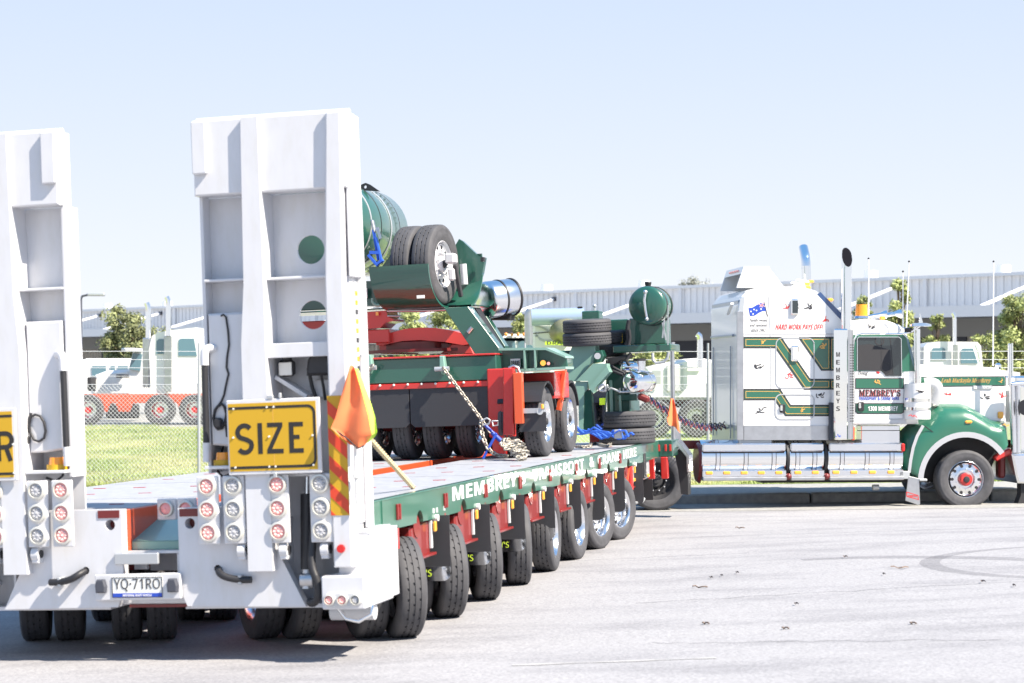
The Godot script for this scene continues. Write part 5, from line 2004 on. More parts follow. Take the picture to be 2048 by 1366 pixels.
	b.prism(PackedVector2Array([Vector2(-2.983, 2.917), Vector2(-2.937, 3.082), Vector2(-2.677, 3.09), Vector2(-2.653, 3.006), Vector2(-2.581, 2.977), Vector2(-2.595, 2.952), Vector2(-2.696, 2.931), Vector2(-2.765, 2.87), Vector2(-2.965, 2.865)]), -10.1, -9.6, 0.01)
	part(wn, "winch_drum_cover", b, M.red)
	b = nb()
	b.span(Vector3(-4.613, 2.733, -10.2), Vector3(-3.078, 3.02, -10.2) + Vector3(0, 0, -0.3), 0.01)
	part(wn, "cross_member", b, M.red)
	b = nb()
	b.span(Vector3(-4.701, 3.159, -10.1), Vector3(-3.309, 3.322, -10.1) + Vector3(0, 0, -0.3), 0.01)
	part(o, "upper_cross_member", b, M.green)
	b = nb()
	b.span(Vector3(-2.797, 3.029, -9.55), Vector3(-2.762, 3.073, -9.55) + Vector3(0, 0, 0.01))
	part(wn, "label", b, M.amber_flash)
	b = nb()
	b.tube([Vector3(-2.657, 3.082, -9.6), Vector3(-2.161, 3.067, -9.6), Vector3(-1.669, 3.065, -9.6)], 0.02, 8)
	part(o, "hydraulic_rod", b, M.steel)
	b = nb()
	b.tube([Vector3(-2.659, 3.019, -9.6), Vector3(-2.494, 3.011, -9.6)], 0.015, 8)
	part(o, "hydraulic_rod", b, M.steel)


func make_gooseneck() -> void:
	var o := thing("gooseneck", "dark green gooseneck with a big round tank and chrome drum, above the red turntable", "gooseneck", fr_trailer, Vector3(-2.4, 2.9, -10.0))
	var b := nb()
	# round tank lying along the deck
	var c: Vector3 = Vector3(-3.387, 4.218, -11.2)
	b.cyl(Vector3(c.x, c.y, -9.0), Vector3(c.x, c.y, -11.2), 0.585, 0.585, 48, 0.12)
	part(o, "round_tank", b, M.green)
	for z: float in [-9.5, -10.4]:
		b = nb()
		b.lathe([Vector2(0.588, -0.022), Vector2(0.593, -0.02), Vector2(0.593, 0.02), Vector2(0.588, 0.022)], 48, Transform3D(Basis(Vector3(0, 0, 1), Vector3(0, 1, 0), Vector3(-1, 0, 0)), Vector3(c.x, c.y, z)))
		part(o, "tank_strap", b, M.galv)
	for z: float in [-9.95, -10.8]:
		b = nb()
		b.lathe([Vector2(0.587, -0.008), Vector2(0.591, -0.006), Vector2(0.591, 0.006), Vector2(0.587, 0.008)], 48, Transform3D(Basis(Vector3(0, 0, 1), Vector3(0, 1, 0), Vector3(-1, 0, 0)), Vector3(c.x, c.y, z)))
		part(o, "tank_seam", b, M.black)
	b = nb()
	b.prism(ring_poly([Vector2(-3.119, 4.69), Vector2(-3.062, 4.758), Vector2(-3.007, 4.775), Vector2(-2.954, 4.752), Vector2(-2.822, 4.654)], [[Vector2(-3.016, 4.723), 0.022]]), -10.02, -9.98)
	part(o, "lifting_lug", b, M.black)
	# base frame under the tank and the cradle
	b = nb()
	b.span(Vector3(-4.8, Vector2(-2.49, 3.107).y, -10.6), Vector3(-1.536, 3.123, -9.6), 0.012)
	part(o, "base_beam", b, M.green)
	b = nb()
	b.prism(PackedVector2Array([Vector2(-3.187, 3.172), Vector2(-3.175, 3.494), Vector2(-2.773, 3.475), Vector2(-2.599, 3.672), Vector2(-2.5, 3.655), Vector2(-2.103, 3.616), Vector2(-2.121, 3.126)]), -10.2, -9.7, 0.01)
	part(o, "tank_saddle", b, M.green)
	b = nb()
	b.prism(PackedVector2Array([Vector2(-2.772, 3.579), Vector2(-2.584, 3.807), Vector2(-2.392, 3.632), Vector2(-2.543, 3.473), Vector2(-2.677, 3.447)]), -9.75, -9.6, 0.006)
	part(o, "gusset_plate", b, M.green)
	b = nb()
	b.span(Vector3(-3.011, 3.258, -9.62), Vector3(-2.919, 3.388, -9.6))
	part(o, "data_plate", b, M.plate_white)
	for px: Array in [[Vector3(-2.756, 3.251, -9.55)], [Vector3(-2.523, 3.253, -9.55)]]:
		b = nb()
		var q: Vector3 = px[0]
		b.tube(bez(q + Vector3(-0.02, 0.17, 0), q + Vector3(0.0, 0.0, 0.03), q + Vector3(0.09, 0.02, 0.03), q + Vector3(0.07, -0.06, 0.03), 6) + bez(q + Vector3(0.07, -0.06, 0.03), q + Vector3(0.03, -0.12, 0.03), q + Vector3(-0.09, -0.1, 0.03), q + Vector3(-0.07, 0.0, 0.03), 6), 0.022, 8)
		part(o, "lashing_hook", b, M.sea_green)
	b = nb()
	b.span(Vector3(-2.719, 3.213, -9.6), Vector3(-2.595, 3.526, -9.6) + Vector3(0, 0, 0.08), 0.01)
	part(o, "valve_block", b, M.black)
	# wheel cradle: a half pipe about the wheel axis
	var ax := Basis(Vector3.UP, deg_to_rad(-7.5))
	var wc: Vector3 = Vector3(-1.851, 3.638, -9.5)
	var fr := Transform3D(ax, wc)
	b = nb()
	# lathe angle: 0 is up, 90 degrees towards +z (the camera side)
	b.lathe([Vector2(0.53, -0.80), Vector2(0.53, 0.0), Vector2(0.555, 0.0), Vector2(0.555, -0.80), Vector2(0.53, -0.80)], 26, fr, deg_to_rad(92), deg_to_rad(205))
	part(o, "wheel_cradle", b, M.green)
	b = nb()
	b.lathe([Vector2(0.53, -0.75), Vector2(0.53, 0.30), Vector2(0.555, 0.30), Vector2(0.555, -0.75), Vector2(0.53, -0.75)], 26, fr, deg_to_rad(190), deg_to_rad(285))
	part(o, "cradle_back", b, M.green)
	b = nb()
	b.prism(PackedVector2Array([Vector2(-1.824, 3.121), Vector2(-1.669, 3.191), Vector2(-1.551, 3.346), Vector2(-1.478, 3.535), Vector2(-1.438, 3.725), Vector2(-1.523, 3.749), Vector2(-1.728, 3.952), Vector2(-1.773, 3.98), Vector2(-1.864, 3.843), Vector2(-1.885, 3.265)]), -10.05, -9.95, 0.006)
	part(o, "cradle_wall", b, M.green)
	b = nb()
	b.span(Vector3(-1.461, 3.666, -9.9), Vector3(-1.42, 3.722, -9.9) + Vector3(0, 0, 0.1))
	part(o, "bump_stop", b, M.black)
	b = nb()
	b.span(Vector3(-2.081, 3.193, -8.96), Vector3(-1.98, 3.232, -8.95))
	part(o, "data_plate", b, M.plate_white)
	# slanted arms down to the dolly
	b = nb()
	b.prism(PackedVector2Array([Vector2(-1.83, 3.075), Vector2(-1.52, 3.081), Vector2(-1.122, 2.522), Vector2(-1.12, 2.236), Vector2(-1.236, 2.202), Vector2(-1.299, 2.248)]), -9.55, -9.3, 0.005)
	part(o, "slanted_arm", b, M.green)
	b = nb()
	b.prism(PackedVector2Array([Vector2(-1.743, 3.028), Vector2(-1.562, 2.994), Vector2(-1.322, 2.594), Vector2(-1.311, 2.541), Vector2(-1.491, 2.548)]), -10.6, -10.4, 0.005)
	part(o, "slanted_arm", b, M.green)
	b = nb()
	b.prism(PackedVector2Array([Vector2(-1.812, 3.1), Vector2(-1.581, 3.09), Vector2(-1.272, 2.534), Vector2(-1.469, 2.542)]), -10.2, -9.9)
	part(o, "arm_web", b, M.black)
	b = nb()
	b.tube([Vector3(-1.526, 2.756, -9.28), Vector3(-1.473, 2.816, -9.28)], 0.03, 8)
	part(o, "grab_handle", b, M.steel)
	# chrome drum
	b = nb()
	var d0: Vector3 = Vector3(-1.59, 3.211, -10.6)
	var d1: Vector3 = Vector3(-1.335, 3.25, -10.9)
	b.cyl(d0, d1, 0.245, 0.245, 40, 0.09)
	var dr := part(o, "chrome_drum", b, M.alloy)
	for t: float in [0.45, 1.0]:
		b = nb()
		var x := (d1 - d0).normalized()
		var y := Vector3.UP.cross(x).normalized()
		b.lathe([Vector2(0.246, -0.014), Vector2(0.253, -0.012), Vector2(0.253, 0.012), Vector2(0.246, 0.014)], 40, Transform3D(Basis(x, y, x.cross(y)), d0.lerp(d1, t)))
		part(dr, "drum_band", b, M.black)
	b = nb()
	b.span(Vector3(-1.374, 3.228, -10.6), Vector3(-1.312, 3.264, -10.6) + Vector3(0, 0, 0.03))
	part(dr, "label", b, M.letter_red)
	b = nb()
	b.prism(PackedVector2Array([Vector2(-1.724, 3.144), Vector2(-1.275, 3.138), Vector2(-1.323, 2.942), Vector2(-1.676, 2.957)]), -11.0, -10.75, 0.01)
	part(o, "drum_saddle", b, M.black)
	# pair of spare wheels held in the cradle: things of their own
	for k in 2:
		var pos := wc + ax * Vector3(-0.13 - 0.29 * k, 0, 0)
		var sp := make_wheel(0.505, 0.275, 0.29, 0.06, M.rim_grey, 3, 10, M.rim_grey)
		sp.name = numbered(self, "spare_wheel")
		add_child(sp, true)
		sp.transform = fr_trailer * Transform3D(ax * Basis(Vector3.RIGHT, 0.4 + k), pos)
		tag(sp, "spare wheel with a grey rim, outer of the two in the green cradle" if k == 0 else "spare wheel with only its tread showing, inner of the two in the green cradle", "wheel", "spare wheels in the cradle")
	off = wc
	var ck := thing("wheel_clamp", "silver clamp with a dark lever across the outer spare wheel's rim", "clamp", fr_trailer, wc)
	b = nb()
	b.box(wc + Vector3(0.10, 0.06, 0.06), Vector3(0.12, 0.13, 0.2), 0.02)
	b.box(wc + Vector3(0.10, -0.14, 0.05), Vector3(0.08, 0.16, 0.12), 0.02)
	part(ck, "clamp_plate", b, M.silver_paint)
	b = nb()
	b.bar(wc + Vector3(0.14, -0.02, 0.04), wc + Vector3(0.18, -0.42, -0.06), 0.05, 0.07, Vector3.BACK, 0.01)
	part(ck, "lever", b, M.dark)
	b = nb()
	b.cyl(wc + Vector3(0.19, 0.0, -0.18), wc + Vector3(0.2, -0.26, -0.18), 0.045, 0.045, 12)
	part(ck, "spring_can", b, M.silver_paint)
	# blue ratchet strap bunched at the tank
	var bs := thing("ratchet_strap", "bright blue ratchet strap bunched on the side of the green round tank", "strap", fr_trailer, Vector3(-2.65, 3.643, -9.1))
	b = nb()
	b.bar(Vector3(-2.654, 4.082, -9.1), Vector3(-2.602, 3.704, -9.1), 0.07, 0.02, Vector3.RIGHT)
	b.bar(Vector3(-2.619, 3.985, -9.08), Vector3(-2.546, 3.667, -9.06), 0.06, 0.02, Vector3.RIGHT)
	b.bar(Vector3(-2.698, 3.8, -9.06), Vector3(-2.567, 3.793, -9.06), 0.05, 0.04)
	b.bar(Vector3(-2.715, 3.769, -9.05), Vector3(-2.596, 3.626, -9.05), 0.06, 0.03, Vector3.RIGHT)
	b.bar(Vector3(-2.526, 3.697, -9.04), Vector3(-2.619, 3.639, -9.04), 0.07, 0.03, Vector3.RIGHT)
	part(bs, "webbing", b, M.strap_blue)
	b = nb()
	b.bar(Vector3(-2.669, 4.208, -9.1), Vector3(-2.636, 4.05, -9.1), 0.07, 0.04, Vector3.RIGHT, 0.01)
	b.bar(Vector3(-2.595, 4.109, -9.08), Vector3(-2.555, 3.962, -9.06), 0.03, 0.03, Vector3.RIGHT)
	part(bs, "ratchet", b, M.steel)


func make_front_gooseneck() -> void:
	var o := thing("gooseneck", "pale and dark green gooseneck at the deck front, carrying a round green tank", "gooseneck", fr_trailer, Vector3(-0.3, 1.19, -13.2))
	var b := nb()
	# pale green fork
	b.prism(PackedVector2Array([Vector2(-0.862, 2.625), Vector2(-0.548, 2.627), Vector2(-0.546, 2.501), Vector2(-0.557, 2.382), Vector2(-0.608, 2.342), Vector2(-0.808, 2.139), Vector2(-0.838, 2.105), Vector2(-0.995, 2.118), Vector2(-0.985, 2.377)]), -12.9, -12.6, 0.015)
	part(o, "fork_plate", b, M.sea_green)
	b = nb()
	b.prism(PackedVector2Array([Vector2(-0.818, 2.112), Vector2(-0.568, 2.347), Vector2(-0.377, 2.34), Vector2(-0.371, 2.298), Vector2(-0.637, 1.994), Vector2(-0.647, 2.106)]), -12.75, -12.5, 0.015)
	part(o, "fork_arm", b, M.sea_green)
	b = nb()
	b.prism(PackedVector2Array([Vector2(-0.627, 2.008), Vector2(-0.369, 2.305), Vector2(-0.33, 2.22), Vector2(-0.542, 2.005), Vector2(-0.573, 1.937)]), -12.7, -12.45, 0.012)
	part(o, "fork_arm", b, M.sea_green)
	b = nb()
	b.prism(PackedVector2Array([Vector2(-0.822, 2.105), Vector2(-0.651, 2.099), Vector2(-0.669, 1.995), Vector2(-0.714, 1.941), Vector2(-0.747, 1.411), Vector2(-0.804, 1.413), Vector2(-0.796, 1.846), Vector2(-0.837, 2.071)]), -12.7, -12.52, 0.01)
	part(o, "fork_leg", b, M.sea_green)
	b = nb()
	b.prism(PackedVector2Array([Vector2(-0.726, 1.955), Vector2(-0.618, 1.993), Vector2(-0.611, 1.406), Vector2(-0.76, 1.411)]), -12.7, -12.56)
	part(o, "leg_web", b, M.green)
	b = nb()
	b.prism(PackedVector2Array([Vector2(-0.583, 1.923), Vector2(-0.359, 2.054), Vector2(-0.4, 1.903), Vector2(-0.46, 1.403), Vector2(-0.574, 1.393)]), -12.6, -12.5, 0.006)
	var gp := part(o, "bright_guard", b, M.chrome)
	b = nb()
	b.span(Vector3(-0.487, 1.767, -12.45), Vector3(-0.413, 1.862, -12.45))
	part(gp, "label", b, M.lime)
	b = nb()
	b.tube(bez(Vector3(-0.443, 2.044, -12.42), Vector3(-0.494, 2.011, -12.42), Vector3(-0.496, 1.955, -12.42), Vector3(-0.425, 1.96, -12.42), 5) + bez(Vector3(-0.425, 1.96, -12.42), Vector3(-0.368, 1.972, -12.42), Vector3(-0.379, 2.076, -12.42), Vector3(-0.443, 2.044, -12.42), 5), 0.018, 6)
	part(gp, "shackle", b, M.steel)
	b = nb()
	b.prism(PackedVector2Array([Vector2(-0.552, 2.515), Vector2(-0.452, 2.532), Vector2(-0.427, 2.447), Vector2(-0.472, 2.365), Vector2(-0.587, 2.348)]), -12.8, -12.58, 0.01)
	part(o, "pivot_housing", b, M.green)
	b = nb()
	b.cyl(Vector3(-0.509, 2.45, -12.55), Vector3(-0.5, 2.449, -12.5), 0.05, 0.045, 16)
	part(o, "pivot_pin", b, M.alloy)
	# deep body and cross frame
	b = nb()
	b.span(Vector3(-0.523, 1.642, -13.2), Vector3(-0.18, 2.329, -13.2) + Vector3(0, 0, -0.8), 0.015)
	part(o, "body_box", b, M.green)
	for q: Array in [[Vector3(-0.458, 1.598, -13.15), Vector3(-0.418, 2.11, -13.15)], [Vector3(-0.328, 1.594, -13.15), Vector3(-0.295, 1.892, -13.15)]]:
		b = nb()
		b.span(q[0], q[1] + Vector3(0, 0, 0.06), 0.006)
		part(o, "upright", b, M.sea_green)
	b = nb()
	b.span(Vector3(-0.358, 1.808, -13.2), Vector3(-0.066, 1.898, -13.2) + Vector3(0, 0, 0.1), 0.01)
	part(o, "valve_bank", b, M.green)
	for k in 5:
		b = nb()
		var q: Vector3 = Vector3(-0.307, 1.921, -13.1) + Vector3(0.05 * k, 0, 0)
		b.cyl(q, q + Vector3(0, 0.07, 0), 0.012, 0.012, 8)
		part(o, "valve_lever", b, M.galv)
	b = nb()
	b.span(Vector3(-1.484, 2.495, -13.6), Vector3(-0.402, 2.563, -13.6) + Vector3(0, 0, -0.3), 0.01)
	part(o, "cross_beam", b, M.green)
	b = nb()
	b.span(Vector3(-0.37, 2.491, -13), Vector3(0.455, 2.593, -13) + Vector3(0, 0, -0.9), 0.012)
	part(o, "platform", b, M.green)
	b = nb()
	b.span(Vector3(-0.156, 2.599, -13.2), Vector3(0.36, 2.975, -13.2) + Vector3(0, 0, -0.5), 0.012)
	part(o, "tank_stand", b, M.green)
	b = nb()
	b.span(Vector3(-0.528, 2.617, -13.5), Vector3(-0.223, 2.979, -13.5) + Vector3(0, 0, -0.4), 0.012)
	part(o, "tool_box", b, M.green)
	b = nb()
	b.span(Vector3(-0.363, 2.638, -13.4), Vector3(-0.286, 2.764, -13.4) + Vector3(0, 0, 0.04))
	part(o, "label", b, M.yellow)
	b = nb()
	b.prism(PackedVector2Array([Vector2(-0.458, 2.423), Vector2(-0.163, 2.462), Vector2(-0.113, 2.439), Vector2(-0.383, 2.321), Vector2(-0.448, 2.31)]), -13.4, -13.0, 0.01)
	part(o, "hinged_arm", b, M.black)
	b = nb()
	b.tube([Vector3(-0.509, 2.29, -12.9), Vector3(-0.387, 2.307, -12.9), Vector3(-0.261, 2.232, -12.9), Vector3(-0.191, 2.194, -12.9)], 0.022, 8)
	b.tube([Vector3(-0.472, 2.218, -12.88), Vector3(-0.357, 2.235, -12.88), Vector3(-0.216, 2.174, -12.88)], 0.022, 8)
	b.tube([Vector3(-0.129, 2.312, -12.9), Vector3(-0.17, 2.384, -12.9), Vector3(-0.095, 2.479, -12.9)], 0.025, 8)
	b.tube([Vector3(-0.145, 2.593, -12.8), Vector3(-0.114, 2.662, -12.8), Vector3(-0.114, 2.837, -12.8), Vector3(-0.089, 2.941, -12.8)], 0.03, 8)
	b.tube([Vector3(-0.106, 2.591, -12.78), Vector3(-0.081, 2.695, -12.78), Vector3(-0.091, 2.801, -12.78)], 0.025, 8)
	part(o, "hose", b, M.black)
	# round tank with its straps, gauge and cap
	b = nb()
	var c: Vector3 = Vector3(0.157, 3.138, -12.9)
	b.cyl(c, c + Vector3(0.05, 0, -0.4), 0.27, 0.27, 44, 0.07)
	var rt := part(o, "round_tank", b, M.green)
	for t: float in [0.15, 0.8]:
		b = nb()
		b.lathe([Vector2(0.271, -0.025), Vector2(0.278, -0.02), Vector2(0.278, 0.02), Vector2(0.271, 0.025)], 40, Transform3D(Basis(Vector3(0, 0, 1), Vector3(0, 1, 0), Vector3(-1, 0, 0)), c + Vector3(0.05 * t, 0, -0.4 * t)))
		part(rt, "tank_strap", b, M.black)
	b = nb()
	var gz := 0.09
	b.tube([Vector3(0.161, 3.308, -12.78), Vector3(0.144, 3.211, -12.78), Vector3(0.153, 3.071, -12.78), Vector3(0.17, 2.951, -12.78)], 0.02, 8)
	b.ball(Vector3(0.162, 3.322, -12.78), 0.035, 8)
	b.ball(Vector3(0.169, 2.944, -12.78), 0.03, 8)
	part(rt, "sight_gauge", b, M.alloy)
	b = nb()
	b.cyl(Vector3(0.133, 3.426, -13.2), Vector3(0.134, 3.468, -13.2), 0.04, 0.05, 12)
	b.cyl(Vector3(0.134, 3.468, -13.2), Vector3(0.135, 3.489, -13.2), 0.055, 0.04, 12)
	part(rt, "filler_cap", b, M.black)
	b = nb()
	b.bar(Vector3(0.397, 2.924, -12.9), Vector3(0.36, 2.673, -12.9), 0.02, 0.02)
	b.bar(Vector3(0.368, 2.89, -12.9), Vector3(0.408, 2.643, -12.9), 0.02, 0.02)
	b.bar(Vector3(0.447, 3.134, -12.95), Vector3(0.426, 2.572, -12.95), 0.014, 0.014)
	part(o, "stay", b, M.galv)
	b = nb()
	b.tube([Vector3(0.211, 2.468, -12.9), Vector3(0.214, 2.369, -12.9), Vector3(0.255, 2.326, -12.9), Vector3(0.369, 2.335, -12.9), Vector3(0.42, 2.39, -12.9), Vector3(0.438, 2.473, -12.9)], 0.022, 8)
	part(o, "hand_rail", b, M.galv)
	# chrome drum, filter and glad hand
	b = nb()
	c = Vector3(-0.061, 2.071, -12.7)
	b.cyl(c, c + Vector3(0.16, 0, -0.35), 0.15, 0.15, 36, 0.06)
	b.lathe([Vector2(0.151, -0.012), Vector2(0.158, -0.01), Vector2(0.158, 0.01), Vector2(0.151, 0.012)], 36, Transform3D(Basis(Vector3(0, 0, 1), Vector3(0, 1, 0), Vector3(-1, 0, 0)), c + Vector3(0.1, 0, -0.2)))
	part(o, "chrome_drum", b, M.chrome)
	b = nb()
	b.cyl(Vector3(-0.051, 2.175, -12.62), Vector3(-0.044, 2.175, -12.58), 0.025, 0.025, 10)
	part(o, "drum_plug", b, M.door_dark)
	b = nb()
	b.cyl(Vector3(-0.003, 2.117, -13), Vector3(0.006, 2.364, -13), 0.085, 0.085, 20)
	part(o, "filter_can", b, M.alloy)
	b = nb()
	b.cyl(Vector3(0.006, 2.364, -13), Vector3(0.007, 2.399, -13), 0.09, 0.09, 20)
	part(o, "filter_lid", b, M.black)
	b = nb()
	b.bar(Vector3(-0.017, 1.878, -12.9), Vector3(0.144, 1.803, -12.9), 0.1, 0.1, Vector3.UP, 0.03)
	part(o, "air_coupling", b, M.chassis_red)
	b = nb()
	b.tube([Vector3(-0.591, 1.956, -12.7), Vector3(-0.435, 1.951, -12.7), Vector3(-0.362, 1.997, -12.7), Vector3(-0.292, 1.967, -12.7), Vector3(-0.236, 1.937, -12.7), Vector3(-0.08, 1.939, -12.7)], 0.015, 6)
	part(o, "bent_pipe", b, M.galv)
	b = nb()
	b.cyl(Vector3(-0.219, 2.28, -13), Vector3(-0.026, 2.273, -13), 0.1, 0.1, 20, 0.05)
	part(o, "small_air_tank", b, M.chrome)
	b = nb()
	b.span(Vector3(-0.804, 2.818, -13.6), Vector3(-0.651, 2.986, -13.6) + Vector3(0, 0, -0.3), 0.01)
	part(o, "control_box", b, M.green)
	b = nb()
	b.span(Vector3(-0.916, 2.997, -13.6), Vector3(-0.661, 3.124, -13.6) + Vector3(0, 0, -0.3), 0.01)
	part(o, "control_box", b, M.green)
	b = nb()
	b.cyl(Vector3(-0.746, 3.13, -13.7), Vector3(-0.744, 3.174, -13.7), 0.015, 0.015, 8)
	b.ball(Vector3(-0.743, 3.196, -13.7), 0.028, 10)
	part(o, "indicator_stalk", b, M.galv)
	b = nb()
	b.box(Vector3(-0.959, 3.183, -13.7), Vector3(0.08, 0.03, 0.03), 0.01)
	part(o, "breather", b, M.black)
	b = nb()
	b.span(Vector3(-0.829, 1.079, -13.4), Vector3(-0.618, 1.641, -13.4) + Vector3(0, 0, -0.4), 0.01)
	part(o, "red_stand", b, M.red)
	# spare tyres laid flat: things of their own
	var flat := Basis(Vector3.BACK, PI / 2)
	var mesh_a := tyre_mesh(0.345, 0.19, 0.2, 3, 44)
	var sip := sipe_mesh(0.345, 0.19, 3, 44)
	var spots := [
		[Vector3(-0.698, 2.699, -12.8), 0.345, 0.4, "grooved spare tyre lying flat, lower of the front two above the pale green fork"],
		[Vector3(-0.692, 2.882, -12.8), 0.345, 1.4, "grooved spare tyre lying flat, topmost in front of the tanker's polished cylinder"],
		[Vector3(-0.611, 2.548, -13.5), 0.345, 0.9, "spare tyre tucked behind the pale green fork, lower of the rear two"],
		[Vector3(-0.605, 2.736, -13.5), 0.345, 2.0, "spare tyre half hidden by the topmost tyre, upper of the rear two"],
	]
	for s: Array in spots:
		var t := Node3D.new()
		t.name = numbered(self, "spare_tyre")
		add_child(t, true)
		t.transform = fr_trailer * Transform3D(Basis(Vector3.RIGHT, 0.05) * flat * Basis(Vector3.RIGHT, s[2]), s[0])
		put(t, "carcass", mesh_a, M.rubber)
		put(t, "tread_block", sip, M.rubber).set_meta("kind", "stuff")
		tag(t, s[3], "tyre", "spare tyres laid flat on the front gooseneck")
	var big := tyre_mesh(0.40, 0.235, 0.22, 3, 44)
	var bsip := sipe_mesh(0.40, 0.235, 3, 48)
	for k in 2:
		var t := Node3D.new()
		t.name = numbered(self, "loose_tyre")
		add_child(t, true)
		t.transform = fr_trailer * Transform3D(flat * Basis(Vector3.RIGHT, 0.7 * k), Vector3(-0.244, 1.349, -13.2) * Vector3(1, 0, 1) + Vector3(0.015 * k, 1.19 + 0.12 + 0.235 * k, 0))
		put(t, "carcass", big, M.rubber)
		put(t, "tread_block", bsip, M.rubber).set_meta("kind", "stuff")
		tag(t, "black tyre lying flat on the front of the deck, bottom of a stack of two" if k == 0 else "black tyre lying flat on another tyre at the front of the deck", "tyre", "tyres stacked on the deck")


# ---------------------------------------------------------------- chains, straps and loose gear on the deck
func chain_mesh(b: B, path: Array, pitch: float, wire: float) -> void:
	var d := 0.0
	var k := 0
	for i in path.size() - 1:
		var p: Vector3 = path[i]
		var q: Vector3 = path[i + 1]
		var L := p.distance_to(q)
		var t := (q - p).normalized()
		var s := t.cross(Vector3.BACK if absf(t.z) < 0.9 else Vector3.UP).normalized()
		var u := t.cross(s)
		while d < L:
			var c := p + t * d
			var w := (s + u).normalized() if k % 2 == 0 else (s - u).normalized()
			var loop: Array = []
			for j in 9:
				var a := TAU * j / 8.0
				loop.append(c + t * cos(a) * pitch * 0.72 + w * sin(a) * pitch * 0.42)
			b.tube(loop, wire, 5, false)
			d += pitch
			k += 1
		d -= L


func make_deck_gear() -> void:
	var lug: Vector3 = Vector3(-1.683, 2.305, -8.65)
	var mid: Vector3 = Vector3(-1.24, 1.701, -8.6)
	var foot: Vector3 = Vector3(-0.755, 1.21, -8.307)
	var o := thing("lashing_chain", "taut steel chain from the green beam of the dolly down to the blue binder", "chain", fr_trailer, mid)
	var b := nb()
	chain_mesh(b, [lug, mid, Vector3(-1.098, 1.511, -8.55)], 0.042, 0.0115)
	part(o, "links", b, M.chain)
	o = thing("chain_binder", "blue lever chain binder with its long handle down, beside the red post on the deck", "chain binder", fr_trailer, Vector3(-1.068, 1.487, -8.5))
	b = nb()
	b.bar(Vector3(-1.168, 1.623, -8.5), Vector3(-0.917, 1.363, -8.5), 0.035, 0.035, Vector3.UP, 0.01)
	b.cyl(Vector3(-1.067, 1.511, -8.5), Vector3(-0.953, 1.4, -8.5), 0.028, 0.028, 12)
	part(o, "body", b, M.blue)
	b = nb()
	b.bar(Vector3(-1.005, 1.511, -8.45), Vector3(-1.171, 1.205, -8.4), 0.03, 0.04, Vector3.BACK, 0.01)
	part(o, "handle", b, M.blue)
	b = nb()
	b.tube([Vector3(-1.192, 1.661, -8.45), Vector3(-1.116, 1.694, -8.45), Vector3(-1.08, 1.669, -8.45), Vector3(-1.094, 1.622, -8.45), Vector3(-1.169, 1.612, -8.45)], 0.012, 6)
	b.tube([Vector3(-1.055, 1.657, -8.45), Vector3(-0.981, 1.654, -8.45), Vector3(-0.983, 1.606, -8.45), Vector3(-1.045, 1.596, -8.45), Vector3(-1.055, 1.657, -8.45)], 0.010, 6)
	part(o, "hook", b, M.galv)
	o = thing("lashing_chain", "slack chain hanging in a loop from the blue binder to the deck", "chain", fr_trailer, foot)
	b = nb()
	chain_mesh(b, bez(Vector3(-1.204, 1.66, -8.5), Vector3(-1.189, 1.374, -8.4), Vector3(-1.054, 1.19, -8.4), Vector3(-0.849, 1.244, -8.4), 14), 0.05, 0.013)
	part(o, "links", b, M.chain)
	o = thing("chain_heap", "heap of knotted chain on the deck at the foot of the red post", "chain", fr_trailer, foot)
	b = nb()
	var kn: Array = []
	for i in 60:
		var t := i / 59.0
		var c: Vector3 = (Vector3(-0.892, 1.394, -8.45) as Vector3).lerp(Vector3(-0.532, 1.205, -7.729), t)
		var r := 0.11 * sin(PI * (0.15 + 0.8 * t))
		kn.append(c + Vector3(cos(i * 1.9) * r, absf(sin(i * 1.3)) * r * 0.7, sin(i * 2.3) * r))
	chain_mesh(b, kn, 0.05, 0.013)
	part(o, "links", b, M.chain)
	o = thing("lashing_chain", "pale chain slanting from beside the drooping flag down to the deck edge", "chain", fr_trailer, Vector3(-0.213, 1.2, -1.992))
	b = nb()
	chain_mesh(b, [Vector3(-0.052, 1.695, -0.2), Vector3(-0.184, 1.205, -1.891)], 0.036, 0.0105)
	part(o, "links", b, M.rope)
	o = thing("lashing_chain", "short rusty chain hanging behind the top of the drooping flag", "chain", fr_trailer, Vector3(-2.696, 2.022, -8.6))
	b = nb()
	chain_mesh(b, [Vector3(-2.594, 2.362, -8.6), Vector3(-2.647, 2.315, -8.6), Vector3(-2.694, 2.255, -8.6), Vector3(-2.711, 2.158, -8.6), Vector3(-2.696, 2.022, -8.6)], 0.055, 0.016)
	part(o, "links", b, M.chain)
	o = thing("strap_heap", "bright blue webbing straps thrown in a heap on the deck beside the stacked tyres", "straps", fr_trailer, Vector3(-0.637, 1.19, -13.574))
	b = nb()
	var pts: Array = [Vector3(-0.623, 1.393, -11.6), Vector3(-0.541, 1.364, -11.6), Vector3(-0.459, 1.368, -11.6), Vector3(-0.364, 1.332, -11.6), Vector3(-0.282, 1.343, -11.6), Vector3(-0.201, 1.3, -11.6), Vector3(-0.119, 1.312, -11.6), Vector3(-0.036, 1.349, -11.6), Vector3(0.003, 1.295, -11.6)]
	for k in 6:
		for i in pts.size() - 1:
			var sh := Vector3(0.12 * sin(k * 2.1), 0.012 + 0.018 * k, 0.14 * k - 0.25)
			var w := Vector3(0, 0.035 * sin(i * 1.7 + k), 0)
			b.bar(pts[i] + sh + w, pts[i + 1] + sh + Vector3(0, 0.035 * sin((i + 1) * 1.7 + k), 0), 0.1, 0.018, Vector3.UP)
	part(o, "webbing", b, M.strap_blue)
	b = nb()
	b.box(Vector3(-0.036, 1.385, -11.3), Vector3(0.1, 0.12, 0.06), 0.01)
	part(o, "ratchet", b, M.galv)
